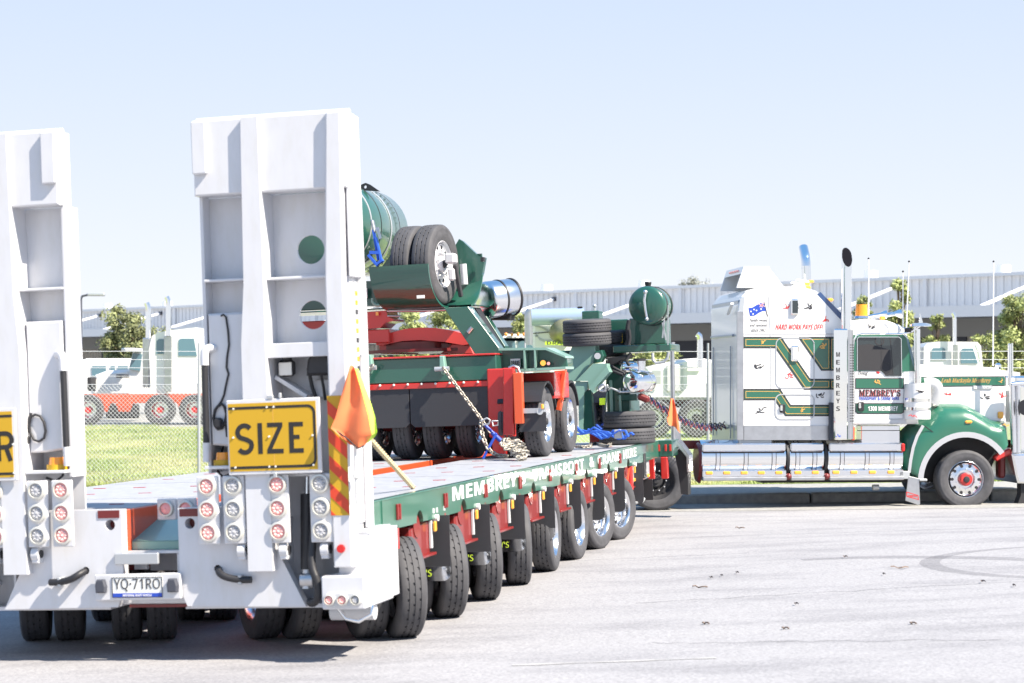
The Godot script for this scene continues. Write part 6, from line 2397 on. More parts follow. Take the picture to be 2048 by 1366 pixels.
	o = thing("lashing_chain", "loose rusty chain lying on the deck below the blue straps", "chain", fr_trailer, Vector3(-0.442, 1.2, -11.768))
	b = nb()
	chain_mesh(b, [Vector3(-0.807, 1.205, -12.285), Vector3(-0.656, 1.205, -11.979), Vector3(-0.576, 1.205, -12.108), Vector3(-0.783, 1.205, -13.26), Vector3(-0.717, 1.205, -13.414), Vector3(-0.456, 1.205, -12.401), Vector3(-0.292, 1.205, -11.89), Vector3(-0.442, 1.205, -12.987), Vector3(-0.42, 1.205, -13.591), Vector3(-0.309, 1.205, -13.713)], 0.05, 0.012)
	part(o, "links", b, M.chain)
	# coiled air and power lines from the trailer front to the cab
	var cols := [M.hose_red, M.hose_blue, M.black]
	for k in 3:
		o = thing("coiled_hose", ["red spiral air hose strung between the trailer front and the cab", "blue spiral air hose strung between the trailer front and the cab", "black spiral power cable strung between the trailer front and the cab"][k], "air hose", Transform3D(), Vector3(2.906, 1.532, -32.2) + Vector3(0, 0, -0.04 * k), "spiral hoses between trailer and cab")
		b = nb()
		var p: Array = []
		var a: Vector3 = Vector3(1.972, 1.816, -29)
		var c2: Vector3 = Vector3(3.811, 1.33, -33.8)
		for i in 241:
			var t := i / 240.0
			var q := a.lerp(c2, t) + Vector3(0, -0.22 * sin(PI * t) + 0.02 * k, -0.05 * k)
			var an := t * TAU * 17.0 + k * 2.1
			p.append(q + Vector3(0, cos(an) * 0.04, sin(an) * 0.04))
		b.tube(p, 0.009, 5)
		part(o, "coil", b, cols[k])
# ---------------------------------------------------------------- the green and white prime mover
func motif(o: Node3D, c: Vector3, s: float, m: Material, seed_: int) -> void:
	# small painted flower flourish
	var rg := RandomNumberGenerator.new()
	rg.seed = seed_
	var b := nb()
	for k in 6:
		var a := rg.randf_range(-0.6, 3.6)
		var r := s * rg.randf_range(0.45, 1.0)
		var p0 := Vector2(c.x + rg.randf_range(-0.4, 0.4) * s, c.y + rg.randf_range(-0.3, 0.3) * s)
		var d := Vector2.from_angle(a) * r
		var n := Vector2(-d.y, d.x) * rg.randf_range(-0.4, 0.4)
		b.stroke([p0, p0 + d * 0.35 + n, p0 + d * 0.75 + n * 0.6, p0 + d], s * 0.16, c.z, 0.002 + 0.0004 * k)
	part(o, "painted_flower", b, m)


func decal(o: Node3D, called: String, poly: Array, z: float, m: Material, t := 0.003) -> Node3D:
	var b := nb()
	b.prism(PackedVector2Array(poly), z, z + t)
	return part(o, called, b, m)


func outline(o: Node3D, called: String, path: Array, w: float, z: float, m: Material, t := 0.003) -> void:
	var b := nb()
	b.stroke(path, w, z, t)
	part(o, called, b, m)


func rounded(a: Vector2, c: Vector2, r: float) -> Array:
	var x0 := minf(a.x, c.x)
	var x1 := maxf(a.x, c.x)
	var y0 := minf(a.y, c.y)
	var y1 := maxf(a.y, c.y)
	var p: Array = arc(Vector2(x1 - r, y1 - r), r, 0, 90, 5)
	p.append_array(arc(Vector2(x0 + r, y1 - r), r, 90, 180, 5))
	p.append_array(arc(Vector2(x0 + r, y0 + r), r, 180, 270, 5))
	p.append_array(arc(Vector2(x1 - r, y0 + r), r, 270, 360, 5))
	return p


func make_truck() -> void:
	var o := thing("prime_mover", "green and white bonneted truck with tall chrome exhausts, side on at the kerb", "truck", fr_truck, Vector3(0, 0, -1.2))
	var b: B
	# ---- sleeper
	b = nb()
	b.prism(PackedVector2Array([Vector2(-1.828, 1.313), Vector2(-1.828, 3.251), Vector2(-1.763, 3.396), Vector2(-1.682, 3.484), Vector2(-1.536, 3.525), Vector2(-1.145, 3.55), Vector2(-0.786, 3.544), Vector2(-0.573, 3.488), Vector2(-0.442, 3.4), Vector2(-0.23, 3.16), Vector2(0, 2.975), Vector2(0, 1.309)]), -2.3, 0.0, 0.045)
	var sl := part(o, "sleeper", b, M.cab_white)
	decal(o, "chrome_skirt", [Vector2(-1.731, 1.088), Vector2(-1.731, 1.321), Vector2(-0.311, 1.317), Vector2(-0.311, 1.084)], -0.02, M.steel, 0.03)
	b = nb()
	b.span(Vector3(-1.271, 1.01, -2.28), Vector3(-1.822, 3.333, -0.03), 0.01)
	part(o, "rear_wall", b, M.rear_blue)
	b = nb()
	b.span(Vector3(-1.853, 1.089, 0), Vector3(-1.741, 3.155, 0.012) + Vector3(0, 0, 0.02), 0.008)
	part(o, "corner_fairing", b, M.steel)
	b = nb()
	b.span(Vector3(-1.378, 1.008, -2.35) , Vector3(-1.484, 3.416, -2.3), 0.01)
	part(o, "corner_fairing", b, M.chrome)
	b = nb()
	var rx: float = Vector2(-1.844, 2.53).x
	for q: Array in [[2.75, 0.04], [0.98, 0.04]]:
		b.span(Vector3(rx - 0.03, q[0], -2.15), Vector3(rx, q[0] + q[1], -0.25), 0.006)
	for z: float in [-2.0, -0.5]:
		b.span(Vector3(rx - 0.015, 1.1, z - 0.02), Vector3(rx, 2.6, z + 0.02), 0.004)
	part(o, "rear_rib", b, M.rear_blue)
	b = nb()
	b.bar(Vector3(rx - 0.05, 3.12, -0.5), Vector3(rx - 0.05, 3.28, -0.15), 0.03, 0.05, Vector3.RIGHT)
	part(o, "rear_handle", b, M.letter_white)
	b = nb()
	b.prism(PackedVector2Array([Vector2(-1.844, 3.011), Vector2(-1.796, 3.364), Vector2(-1.714, 3.396), Vector2(-1.739, 3.155), Vector2(-1.812, 2.851)]), -0.02, 0.02, 0.006)
	part(o, "corner_cap", b, M.chrome)
	# roof scoop, open to the rear
	b = nb()
	var x0: float = Vector2(-1.644, 3.676).x
	var x1: float = Vector2(-1.223, 3.677).x
	var xs: float = Vector2(-0.966, 3.678).x
	var yb: float = Vector2(-1.529, 3.546).y
	var yt: float = Vector2(-1.529, 3.896).y
	for z: float in [-0.45, -1.85]:
		b.prism(PackedVector2Array([Vector2(x0 - 0.12, yb), Vector2(x0, yt), Vector2(x1, yt - 0.02), Vector2(xs, yb)]), z - 0.03, z + 0.0, 0.006)
	b.span(Vector3(x0, yt - 0.03, -1.88), Vector3(x1, yt, -0.45))
	b.quad(Vector3(x1, yt - 0.01, -0.46), Vector3(xs, yb, -0.46), Vector3(xs, yb, -1.87), Vector3(x1, yt - 0.01, -1.87))
	b.quad(Vector3(x0, yt, -0.46), Vector3(x0 - 0.04, yt - 0.12, -0.46), Vector3(x0 - 0.04, yt - 0.12, -1.87), Vector3(x0, yt, -1.87))
	var sc := part(o, "roof_scoop", b, M.cab_white)
	for k in 5:
		b = nb()
		b.box(Vector3(x0 - 0.03, yt - 0.06, -0.8 - 0.16 * k), Vector3(0.03, 0.03, 0.06))
		part(sc, "scoop_lamp", b, M.red_lens)
	# roof marker lamps and the upper windscreen
	for q: Array in [[Vector3(-0.749, 3.549, -0.12)], [Vector3(-0.676, 3.622, -0.5)], [Vector3(-0.269, 3.729, -1.9)]]:
		b = nb()
		b.box(q[0] as Vector3 + Vector3(-0.06, 0, 0), Vector3(0.24, 0.035, 0.1), 0.015, Basis(Vector3.BACK, -0.15))
		var ml := part(o, "roof_lamp", b, M.cab_white)
		b = nb()
		b.box(q[0] as Vector3 + Vector3(0.08, -0.01, 0), Vector3(0.1, 0.05, 0.09), 0.015)
		part(ml, "amber_lens", b, M.amber_flash)
	b = nb()
	var u0: Vector2 = Vector2(-0.491, 3.432)
	var u1: Vector2 = Vector2(-0.213, 3.168)
	b.quad(Vector3(u0.x, u0.y + 0.012, -0.12), Vector3(u1.x, u1.y + 0.012, -0.12), Vector3(u1.x, u1.y + 0.012, -2.2), Vector3(u0.x, u0.y + 0.012, -2.2))
	b.prism(PackedVector2Array([Vector2(-0.541, 3.432), Vector2(-0.483, 3.464), Vector2(-0.082, 3.063), Vector2(-0.082, 2.951), Vector2(-0.197, 3.063)]), -0.3, 0.003)
	part(o, "upper_windscreen", b, M.tint)
	# stripes on the sleeper
	var zs := 0.001
	var shapes := [
		[Vector2(-1.731, 2.731), Vector2(-1.128, 2.732), Vector2(-0.655, 2.057), Vector2(-0.32, 2.057), Vector2(-0.32, 1.905), Vector2(-0.745, 1.905), Vector2(-1.218, 2.571), Vector2(-1.731, 2.571)],
		[Vector2(-0.835, 2.732), Vector2(-0.32, 2.733), Vector2(-0.32, 2.21), Vector2(-0.467, 2.21)],
		[Vector2(-1.731, 1.898), Vector2(-1.145, 1.897), Vector2(-0.973, 1.64), Vector2(-0.32, 1.639), Vector2(-0.32, 1.478), Vector2(-1.055, 1.48), Vector2(-1.226, 1.737), Vector2(-1.731, 1.737)],
	]
	for s: Array in shapes:
		decal(o, "green_stripe", s, zs, M.stripe_green, 0.003)
		var loop := s.duplicate()
		loop.append(s[0])
		outline(o, "stripe_edge", loop, 0.022, zs, M.ink, 0.004)
		var inner := Geometry2D.offset_polygon(PackedVector2Array(s), -0.03)
		if inner.size() == 0:
			continue
		var gl := Array(inner[0])
		gl.append(gl[0])
		outline(o, "gold_line", gl, 0.008, zs, M.gold, 0.0045)
	outline(o, "bunk_door_edge", rounded(Vector2(-1.21, 2.724), Vector2(-0.59, 1.921), 0.1) + [Vector2(-0.59, 2.66)], 0.014, zs, M.galv, 0.008)
	outline(o, "hatch_edge", rounded(Vector2(-1.218, 1.817), Vector2(-0.59, 1.423), 0.09) + [Vector2(-0.59, 1.744)], 0.018, zs, M.galv, 0.01)
	outline(o, "panel_joint", [Vector2(-1.332, 3.397), Vector2(-1.3, 2.723)], 0.01, zs, M.galv, 0.004)
	outline(o, "panel_joint", [Vector2(-1.723, 2.787), Vector2(-0.287, 2.789)], 0.02, zs, M.silver_paint, 0.006)
	outline(o, "panel_joint", [Vector2(-1.3, 2.571), Vector2(-1.3, 1.921)], 0.012, zs, M.galv, 0.005)
	for q: Array in [[Vector3(-0.908, 3.222, 0), M.glass], [Vector3(-0.908, 2.475, 0), M.silver_paint]]:
		b = nb()
		b.box(q[0] as Vector3 + Vector3(0, 0, 0.02), Vector3(0.125, 0.25, 0.05), 0.015)
		var vl := part(o, "side_lamp", b, M.chrome)
		b = nb()
		b.box(q[0] as Vector3 + Vector3(0, 0, 0.046), Vector3(0.09, 0.2, 0.01), 0.004)
		part(vl, "lens", b, q[1])
	b = nb()
	b.box(Vector3(-1.106, 1.592, 0.01), Vector3(0.09, 0.14, 0.03), 0.015)
	var lt := part(o, "hatch_latch", b, M.black)
	b = nb()
	b.box(Vector3(-1.127, 1.601, 0.03), Vector3(0.04, 0.09, 0.02), 0.006)
	part(lt, "paddle", b, M.chrome)
	# lettering on the sleeper
	b = nb()
	b.text("HARD WORK PAYS OFF!", fonts.bold, Vector3(-0.827, 2.901, 0.002), 0.77, 0.088, 0.003, 0.22)
	part(o, "slogan", b, M.letter_red)
	var y := 641.0
	for s: Array in [["Family owned", Vector3(-1.495, 3.004, 0.002), 0.29], ["and operated", Vector3(-1.495, 2.924, 0.002), 0.28], ["since 1962", Vector3(-1.495, 2.851, 0.002), 0.23]]:
		b = nb()
		b.text(s[0], fonts.serif, s[1], s[2], 0.055, 0.003, 0.3)
		part(o, "side_lettering", b, M.ink)
	var fl := decal(o, "painted_flag", [Vector2(-1.658, 3.204), Vector2(-1.593, 3.212), Vector2(-1.527, 3.252), Vector2(-1.462, 3.285), Vector2(-1.405, 3.293), Vector2(-1.389, 3.229), Vector2(-1.373, 3.156), Vector2(-1.43, 3.156), Vector2(-1.495, 3.124), Vector2(-1.552, 3.084), Vector2(-1.633, 3.076)], zs, M.blue, 0.003)
	b = nb()
	b.stroke([Vector2(-1.405, 3.301), Vector2(-1.373, 3.173), Vector2(-1.348, 3.068)], 0.012, zs, 0.004)
	part(fl, "staff", b, M.ink)
	for q: Array in [[Vector2(-1.495, 3.268), Vector2(-1.389, 3.229)], [Vector2(-1.479, 3.22), Vector2(-1.405, 3.285)], [Vector2(-1.438, 3.285), Vector2(-1.438, 3.212)]]:
		b = nb()
		b.stroke(q, 0.014, zs, 0.0045)
		part(fl, "cross", b, M.letter_white)
		b = nb()
		b.stroke(q, 0.006, zs, 0.005)
		part(fl, "cross", b, M.letter_red)
	for q: Array in [[Vector3(-1.618, 3.148, 0.004)], [Vector3(-1.569, 3.18, 0.004)], [Vector3(-1.585, 3.108, 0.004)], [Vector3(-1.528, 3.164, 0.004)], [Vector3(-1.455, 3.188, 0.004)]]:
		b = nb()
		var c: Vector3 = q[0]
		b.prism(PackedVector2Array(arc(Vector2(c.x, c.y), 0.013, 0, 300, 5)), c.z, c.z + 0.002)
		part(fl, "star", b, M.letter_white)
	var k := 0
	for q: Array in [[Vector3(-1.031, 3.205, 0.002), 0.07, M.letter_red], [Vector3(-0.647, 3.207, 0.002), 0.09, M.ink], [Vector3(-0.394, 3.014, 0.002), 0.07, M.letter_red], [Vector3(-0.452, 2.588, 0.005), 0.09, M.gold], [Vector3(-1.439, 2.651, 0.005), 0.06, M.gold], [Vector3(-1.495, 2.258, 0.002), 0.09, M.ink], [Vector3(-0.974, 2.114, 0.002), 0.08, M.letter_red], [Vector3(-0.492, 1.784, 0.002), 0.09, M.ink], [Vector3(-1.455, 1.545, 0.002), 0.09, M.ink], [Vector3(-0.779, 1.56, 0.005), 0.06, M.gold]]:
		motif(o, q[0], q[1], q[2], 40 + k)
		k += 1
	# ---- exhausts
	for side in 2:
		var z := 0.13 if side == 0 else -2.43
		var p0: Vector3 = Vector3(-0.099, 2.835, 0.13) if side == 0 else Vector3(-0.108, 2.732, -2.43)
		var p1: Vector3 = Vector3(-0.091, 3.813, 0.13) if side == 0 else Vector3(-0.143, 4.013, -2.43)
		var r := 0.083
		b = nb()
		b.cyl(p0, p1, r, r, 28)
		var lo := p1.y
		var n := 28
		var out_z := 1.0 if side == 0 else -1.0
		var cap: Array = []
		for i in n + 1:
			var a := TAU * i / n
			cap.append(Vector3(p1.x + sin(a) * r, lo + 0.21 - 0.165 * cos(a), p1.z + (cos(a) * r + 0.03) * out_z))
		for i in n:
			var a := TAU * i / n
			var a2 := TAU * (i + 1) / n
			var q0 := Vector3(p1.x + sin(a) * r, lo, p1.z + cos(a) * r * out_z)
			var q1 := Vector3(p1.x + sin(a2) * r, lo, p1.z + cos(a2) * r * out_z)
			var n0 := Vector3(sin(a), 0, cos(a) * out_z)
			var n1 := Vector3(sin(a2), 0, cos(a2) * out_z)
			b.tri3(q0, q1, cap[i + 1], n0, n1, n1)
			b.tri3(q0, cap[i + 1], cap[i], n0, n1, n0)
		if side == 1:
			b = nb()
			b.cyl(p0, p1, r, r, 28)
			b.tube([p1 - Vector3(0, 0.05, 0), p1 + Vector3(0, 0.06, -0.01), p1 + Vector3(0, 0.14, -0.045), p1 + Vector3(0, 0.22, -0.10), p1 + Vector3(0, 0.33, -0.2)], r * 1.0, 24)
		var ex := part(o, "exhaust_stack", b, M.chrome)
		if side == 1:
			continue
		b = nb()
		var mid := Vector3.ZERO
		for i in n:
			mid += cap[i] / n
		for i in n:
			var a0: Vector3 = cap[i].lerp(mid, 0.06) + Vector3(0, -0.004, 0)
			var a1: Vector3 = cap[i + 1].lerp(mid, 0.06) + Vector3(0, -0.004, 0)
			b.tri(a0, a1, mid, Vector3(0, 0.5, out_z).normalized())
		part(ex, "stack_mouth", b, M.soot)
	b = nb()
	b.span(Vector3(-0.326, 1.094, 0.06), Vector3(-0.097, 2.869, 0.06) + Vector3(0, 0, 0.2), 0.02)
	var es := part(o, "exhaust_shield", b, M.chrome)
	b = nb()
	b.cyl(Vector3(-0.067, 1.104, 0.13), Vector3(-0.067, 2.851, 0.13), 0.085, 0.085, 24)
	part(o, "perforated_muffler", b, M.steel)
	b = nb()
	for i in 30:
		for j in 4:
			var an := 0.2 + j * 0.35
			var c: Vector3 = Vector3(-0.067, 2.611, 0.13)
			b.box(c + Vector3(sin(an) * 0.084, -0.042 * i, cos(an) * 0.084), Vector3(0.012, 0.018, 0.012))
	part(es, "perforation", b, M.dark).set_meta("kind", "stuff")
	var word := "MEMBREYS"
	for i in 8:
		b = nb()
		b.text(word[i], fonts.bold, Vector3(-0.263, 2.457, 0.262) + Vector3(0, -0.1235 * i, 0), 0.06, 0.075, 0.003)
		part(es, "shield_lettering", b, M.ink)
	motif(es, Vector3(-0.263, 1.157, 0.262), 0.05, M.blue, 91)
	b = nb()
	b.span(Vector3(-0.357, 1.085, 0.02), Vector3(-0.316, 1.688, 0.02) + Vector3(0, 0, 0.1))
	part(o, "shield_bracket", b, M.door_dark)
	# ---- cab
	b = nb()
	b.prism(PackedVector2Array([Vector2(-0.074, 1.324), Vector2(-0.074, 2.951), Vector2(0.041, 3.008), Vector2(0.254, 3.033), Vector2(0.625, 3.009), Vector2(0.831, 2.937), Vector2(0.93, 2.84), Vector2(0.971, 2.727), Vector2(1.128, 2.194), Vector2(1.144, 1.338)]), -2.1, -0.03, 0.035)
	part(o, "cab", b, M.cab_white)
	decal(o, "window_surround", [Vector2(0.032, 2.774), Vector2(0.88, 2.784), Vector2(0.938, 2.727), Vector2(1.078, 2.194), Vector2(0.88, 2.186), Vector2(0.855, 2.113), Vector2(0.608, 2.114), Vector2(0.518, 2.194), Vector2(0.032, 2.194)], -0.029, M.stripe_green, 0.006)
	var wi := decal(o, "door_window", [Vector2(0.123, 2.71), Vector2(0.147, 2.742), Vector2(0.806, 2.743), Vector2(0.847, 2.711), Vector2(0.847, 2.138), Vector2(0.831, 2.113), Vector2(0.592, 2.114), Vector2(0.534, 2.194), Vector2(0.123, 2.21)], -0.02, M.glass, 0.004)
	outline(o, "window_frame", [Vector2(0.123, 2.202), Vector2(0.123, 2.71), Vector2(0.147, 2.742), Vector2(0.806, 2.743), Vector2(0.847, 2.711), Vector2(0.855, 2.113)], 0.010, -0.022, M.chrome, 0.010)
	for q: Array in [[Vector2(0.666, 2.727), Vector2(0.715, 2.13)], [Vector2(0.518, 2.719), Vector2(0.526, 2.226)]]:
		b = nb()
		b.stroke(q, 0.012, -0.0155, 0.003)
		part(wi, "vent_bar", b, M.dark)
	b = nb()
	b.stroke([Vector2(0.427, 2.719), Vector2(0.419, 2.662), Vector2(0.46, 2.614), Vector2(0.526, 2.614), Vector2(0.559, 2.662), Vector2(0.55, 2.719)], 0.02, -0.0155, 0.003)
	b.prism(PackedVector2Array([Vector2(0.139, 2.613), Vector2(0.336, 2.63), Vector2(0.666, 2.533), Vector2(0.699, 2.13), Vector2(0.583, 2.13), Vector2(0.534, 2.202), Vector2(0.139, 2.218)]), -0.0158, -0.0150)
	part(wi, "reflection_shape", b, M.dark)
	b = nb()
	b.stroke(arc(Vector2(0.6, 2.251), 0.08, 0, 360, 18), 0.02, -0.0145, 0.003)
	part(wi, "steering_wheel", b, M.black)
	b = nb()
	b.text("Doug", fonts.serif, Vector3(0.22, 2.154, -0.025), 0.16, 0.075, 0.003, 0.3)
	part(o, "door_lettering", b, M.ink)
	motif(o, Vector3(0.467, 2.162, -0.025), 0.05, M.letter_red, 71)
	var dz := -0.029
	for q: Array in [[Vector2(0.098, 2.073), Vector2(0.888, 2.073), Vector2(0.888, 1.912), Vector2(0.098, 1.912)], [Vector2(0.098, 1.67), Vector2(0.888, 1.669), Vector2(0.888, 1.532), Vector2(0.847, 1.508), Vector2(0.131, 1.509), Vector2(0.098, 1.541)]]:
		decal(o, "door_stripe", q[0] if q[0] is Array else q, dz, M.stripe_green, 0.004)
		var lp := q.duplicate()
		lp.append(q[0])
		outline(o, "stripe_edge", lp, 0.014, dz, M.ink, 0.005)
	motif(o, Vector3(0.466, 2.001, -0.024), 0.07, M.gold, 72)
	b = nb()
	b.text("MEMBREY'S", fonts.serif_bold, Vector3(0.492, 1.839, -0.026) + Vector3(0.006, -0.005, 0), 0.68, 0.105, 0.003)
	part(o, "door_lettering", b, M.letter_red)
	b = nb()
	b.text("MEMBREY'S", fonts.serif_bold, Vector3(0.491, 1.839, -0.022), 0.68, 0.105, 0.003)
	part(o, "door_lettering", b, M.ink)
	b = nb()
	b.text("TRANSPORT & CRANE HIRE", fonts.bold, Vector3(0.483, 1.751, -0.024), 0.66, 0.05, 0.003)
	part(o, "door_lettering", b, M.blue)
	b = nb()
	b.text("1300 MEMBREY", fonts.bold, Vector3(0.548, 1.589, -0.022), 0.49, 0.075, 0.003)
	part(o, "door_lettering", b, M.letter_white)
	b = nb()
	b.box(Vector3(0.183, 1.622, -0.01), Vector3(0.1, 0.15, 0.03), 0.02)
	var dl := part(o, "door_latch", b, M.black)
	b = nb()
	b.box(Vector3(0.161, 1.639, 0.01), Vector3(0.04, 0.09, 0.02), 0.008)
	part(dl, "paddle", b, M.chrome)
	outline(o, "door_edge", [Vector2(0.09, 2.194), Vector2(0.09, 1.42), Vector2(0.88, 1.419), Vector2(0.897, 2.194)], 0.012, -0.031, M.galv, 0.006)
	decal(o, "sill", [Vector2(0.032, 1.413), Vector2(0.93, 1.411), Vector2(0.93, 1.346), Vector2(0.032, 1.348)], -0.03, M.silver_paint, 0.02)
	for q: Array in [[Vector3(0.041, 1.309, 0.03), Vector3(0.041, 2.532, 0.03), Vector3(0.058, 2.693, 0.03), Vector3(0.107, 2.773, 0.03), Vector3(0.189, 2.798, 0.03), Vector3(0.484, 2.798, 0.03)], [Vector3(0.02, 1.326, 0.05), Vector3(0.02, 2.291, 0.05)]]:
		b = nb()
		b.tube(q, 0.014, 8)
		part(o, "grab_rail", b, M.chrome)
	# windscreen across the cab front
	b = nb()
	var w0: Vector2 = Vector2(0.971, 2.695)
	var w1: Vector2 = Vector2(1.111, 2.227)
	b.quad(Vector3(w0.x + 0.006, w0.y, -0.12), Vector3(w1.x + 0.006, w1.y, -0.1), Vector3(w1.x + 0.006, w1.y, -2.02), Vector3(w0.x + 0.006, w0.y, -2.0))
	b.prism(PackedVector2Array([Vector2(0.93, 2.711), Vector2(0.971, 2.711), Vector2(1.103, 2.21), Vector2(1.062, 2.21)]), -0.1, -0.02)
	part(o, "windscreen", b, M.window)
	b = nb()
	b.bar(Vector3(0.964, 2.875, -0.15), Vector3(1.471, 2.863, -1.9), 0.14, 0.05, Vector3.UP, 0.015)
	part(o, "sun_visor", b, M.chrome)
	motif(o, Vector3(0.359, 2.896, -0.022), 0.07, M.ink, 73)
	outline(o, "roof_joint", [Vector2(0.567, 2.969), Vector2(0.633, 2.904), Vector2(0.649, 2.8)], 0.01, -0.029, M.galv, 0.004)
	# beacon, horns and lamps on the roof
	var bc := group_node(o, "roof_beacon")
	b = nb()
	b.cyl(Vector3(0.269, 3.048, -0.3), Vector3(0.269, 3.089, -0.3), 0.12, 0.11, 24)
	part(bc, "base", b, M.chrome)
	b = nb()
	b.cyl(Vector3(0.269, 3.089, -0.3), Vector3(0.269, 3.276, -0.3), 0.105, 0.092, 24)
	part(bc, "dome", b, M.amber)
	for q: Array in [[Vector3(0.575, 3.053, -0.15)], [Vector3(-0.203, 3.355, -0.5)]]:
		b = nb()
		b.box(q[0], Vector3(0.1, 0.06, 0.08), 0.02)
		part(o, "cab_lamp", b, M.amber_flash)
	for q: Array in [[Vector3(0.38, 3.078, -0.5), Vector3(0.631, 3.12, -0.5)], [Vector3(0.508, 3.057, -0.6), Vector3(0.91, 3.132, -0.6)], [Vector3(0.684, 3.109, -1), Vector3(1.006, 3.152, -1)]]:
		b = nb()
		b.cyl(q[0], q[1], 0.025, 0.03, 12)
		b.cyl(q[1], (q[1] as Vector3) + Vector3(0.1, 0.0, 0), 0.03, 0.075, 16)
		part(o, "air_horn", b, M.chrome)
	b = nb()
	b.box(Vector3(0.809, 2.89, -0.1), Vector3(0.16, 0.06, 0.1), 0.025)
	part(o, "clearance_lamp", b, M.chrome)
	for q: Array in [[Vector3(0.844, 3.069, -2), Vector3(0.844, 4.123, -2)], [Vector3(0.871, 2.888, 0), Vector3(0.871, 3.8, 0)], [Vector3(0.906, 2.79, 0.05), Vector3(0.956, 3.959, 0.05)], [Vector3(2.528, 2.277, -0.5), Vector3(2.537, 3.997, -0.5)]]:
		b = nb()
		b.cyl(q[0], q[1], 0.013, 0.008, 8)
		var an := part(o, "aerial", b, M.letter_white)
		b = nb()
		b.ball(q[1], 0.018, 8)
		part(an, "tip", b, M.ink)
	# mirrors
	b = nb()
	b.lathe([Vector2(0.0, 0.03), Vector2(0.1, 0.03), Vector2(0.17, 0.01), Vector2(0.175, -0.02), Vector2(0.0, -0.02)], 28, Transform3D(Basis(Vector3(0, 1, 0), Vector3(1, 0, 0), Vector3(0, 0, -1)), Vector3(1.101, 2.932, 0.2)))
	b.prism(PackedVector2Array([Vector2(1.076, 2.948), Vector2(1.093, 3.125), Vector2(1.142, 2.973)]), 0.18, 0.2)
	part(o, "spot_mirror", b, M.chrome)
	b = nb()
	b.tube([Vector3(1.034, 2.21, 0.12), Vector3(1.026, 2.532, 0.12), Vector3(1.026, 2.894, 0.12), Vector3(1.067, 2.918, 0.12)], 0.016, 8)
	b.tube([Vector3(0.547, 2.789, 0.1), Vector3(0.793, 2.789, 0.1), Vector3(0.974, 2.822, 0.1)], 0.016, 8)
	b.tube([Vector3(0.968, 2.821, 0.12), Vector3(1.116, 2.918, 0.12)], 0.016, 8)
	part(o, "mirror_arm", b, M.chrome)
	b = nb()
	b.box(Vector3(0.939, 2.846, 0.08), Vector3(0.13, 0.09, 0.08), 0.02)
	part(o, "side_camera", b, M.black)
	# ---- bonnet
	b = nb()
	b.prism(PackedVector2Array([Vector2(1.163, 1.33), Vector2(1.163, 2.284), Vector2(1.33, 2.301), Vector2(1.915, 2.284), Vector2(2.46, 2.252), Vector2(2.619, 2.211), Vector2(2.686, 2.129), Vector2(2.695, 1.343)]), -1.85, -0.32, 0.04)
	part(o, "bonnet", b, M.cab_white)
	decal(o, "bonnet_stripe", [Vector2(1.264, 2.088), Vector2(2.669, 2.096), Vector2(2.669, 1.965), Vector2(1.581, 1.95), Vector2(1.514, 2.007), Vector2(1.447, 2.023), Vector2(1.264, 1.999)], -0.319, M.stripe_green, 0.003)
	outline(o, "stripe_edge", [Vector2(1.264, 2.097), Vector2(2.678, 2.104), Vector2(2.678, 1.957), Vector2(1.581, 1.941), Vector2(1.514, 1.999), Vector2(1.447, 2.015)], 0.012, -0.319, M.ink, 0.004)
	b = nb()
	b.text("Leah Markayla Membrey", fonts.serif, Vector3(2.014, 2.031, -0.315), 0.82, 0.09, 0.003, 0.35)
	part(o, "bonnet_lettering", b, M.gold)
	motif(o, Vector3(2.609, 2.023, -0.314), 0.05, M.gold, 75)
	b = nb()
	b.box(Vector3(2.289, 1.925, -0.31), Vector3(0.32, 0.06, 0.02), 0.006)
	var bd := part(o, "maker_badge", b, M.steel)
	b = nb()
	b.text("KENWORTH", fonts.bold, Vector3(2.285, 1.925, -0.299), 0.29, 0.045, 0.003)
	part(bd, "badge_lettering", b, M.letter_white)
	for q: Array in [[Vector3(1.713, 1.811, -0.317), 0.06, M.letter_red], [Vector3(2.333, 1.769, -0.317), 0.09, M.ink], [Vector3(2.635, 1.777, -0.317), 0.08, M.letter_red]]:
		motif(o, q[0], q[1], q[2], 80 + k)
		k += 1
	outline(o, "bonnet_crease", [Vector2(1.264, 2.17), Vector2(1.748, 2.154), Vector2(2.669, 2.145)], 0.01, -0.319, M.silver_paint, 0.003)
	b = nb()
	b.box(Vector3(2.587, 1.475, -0.3), Vector3(0.09, 0.11, 0.05), 0.015)
	part(o, "turn_lamp", b, M.amber_flash)
	b = nb()
	b.box(Vector3(2.646, 2.277, -0.6), Vector3(0.1, 0.1, 0.1), 0.03)
	part(o, "bonnet_ornament", b, M.chrome)
	# air cleaner and its pipe
	var ac := group_node(o, "air_cleaner")
	b = nb()
	b.cyl(Vector3(1.096, 1.751, 0.05), Vector3(1.096, 1.993, 0.05), 0.215, 0.20, 36)
	b.cyl(Vector3(1.096, 1.42, 0.05), Vector3(1.096, 1.582, 0.05), 0.205, 0.21, 36)
	b.cyl(Vector3(1.096, 1.614, 0.05), Vector3(1.096, 1.71, 0.05), 0.213, 0.213, 36)
	part(ac, "canister", b, M.cab_white)
	b = nb()
	b.cyl(Vector3(1.096, 1.702, 0.05), Vector3(1.096, 1.759, 0.05), 0.218, 0.218, 36)
	b.cyl(Vector3(1.096, 1.565, 0.05), Vector3(1.096, 1.614, 0.05), 0.218, 0.218, 36)
	part(ac, "band", b, M.chrome)
	b = nb()
	b.tube([Vector3(1.102, 1.984, 0), Vector3(1.102, 2.533, 0), Vector3(1.102, 2.872, 0)], 0.052, 16)
	part(ac, "intake_pipe", b, M.chrome)
	b = nb()
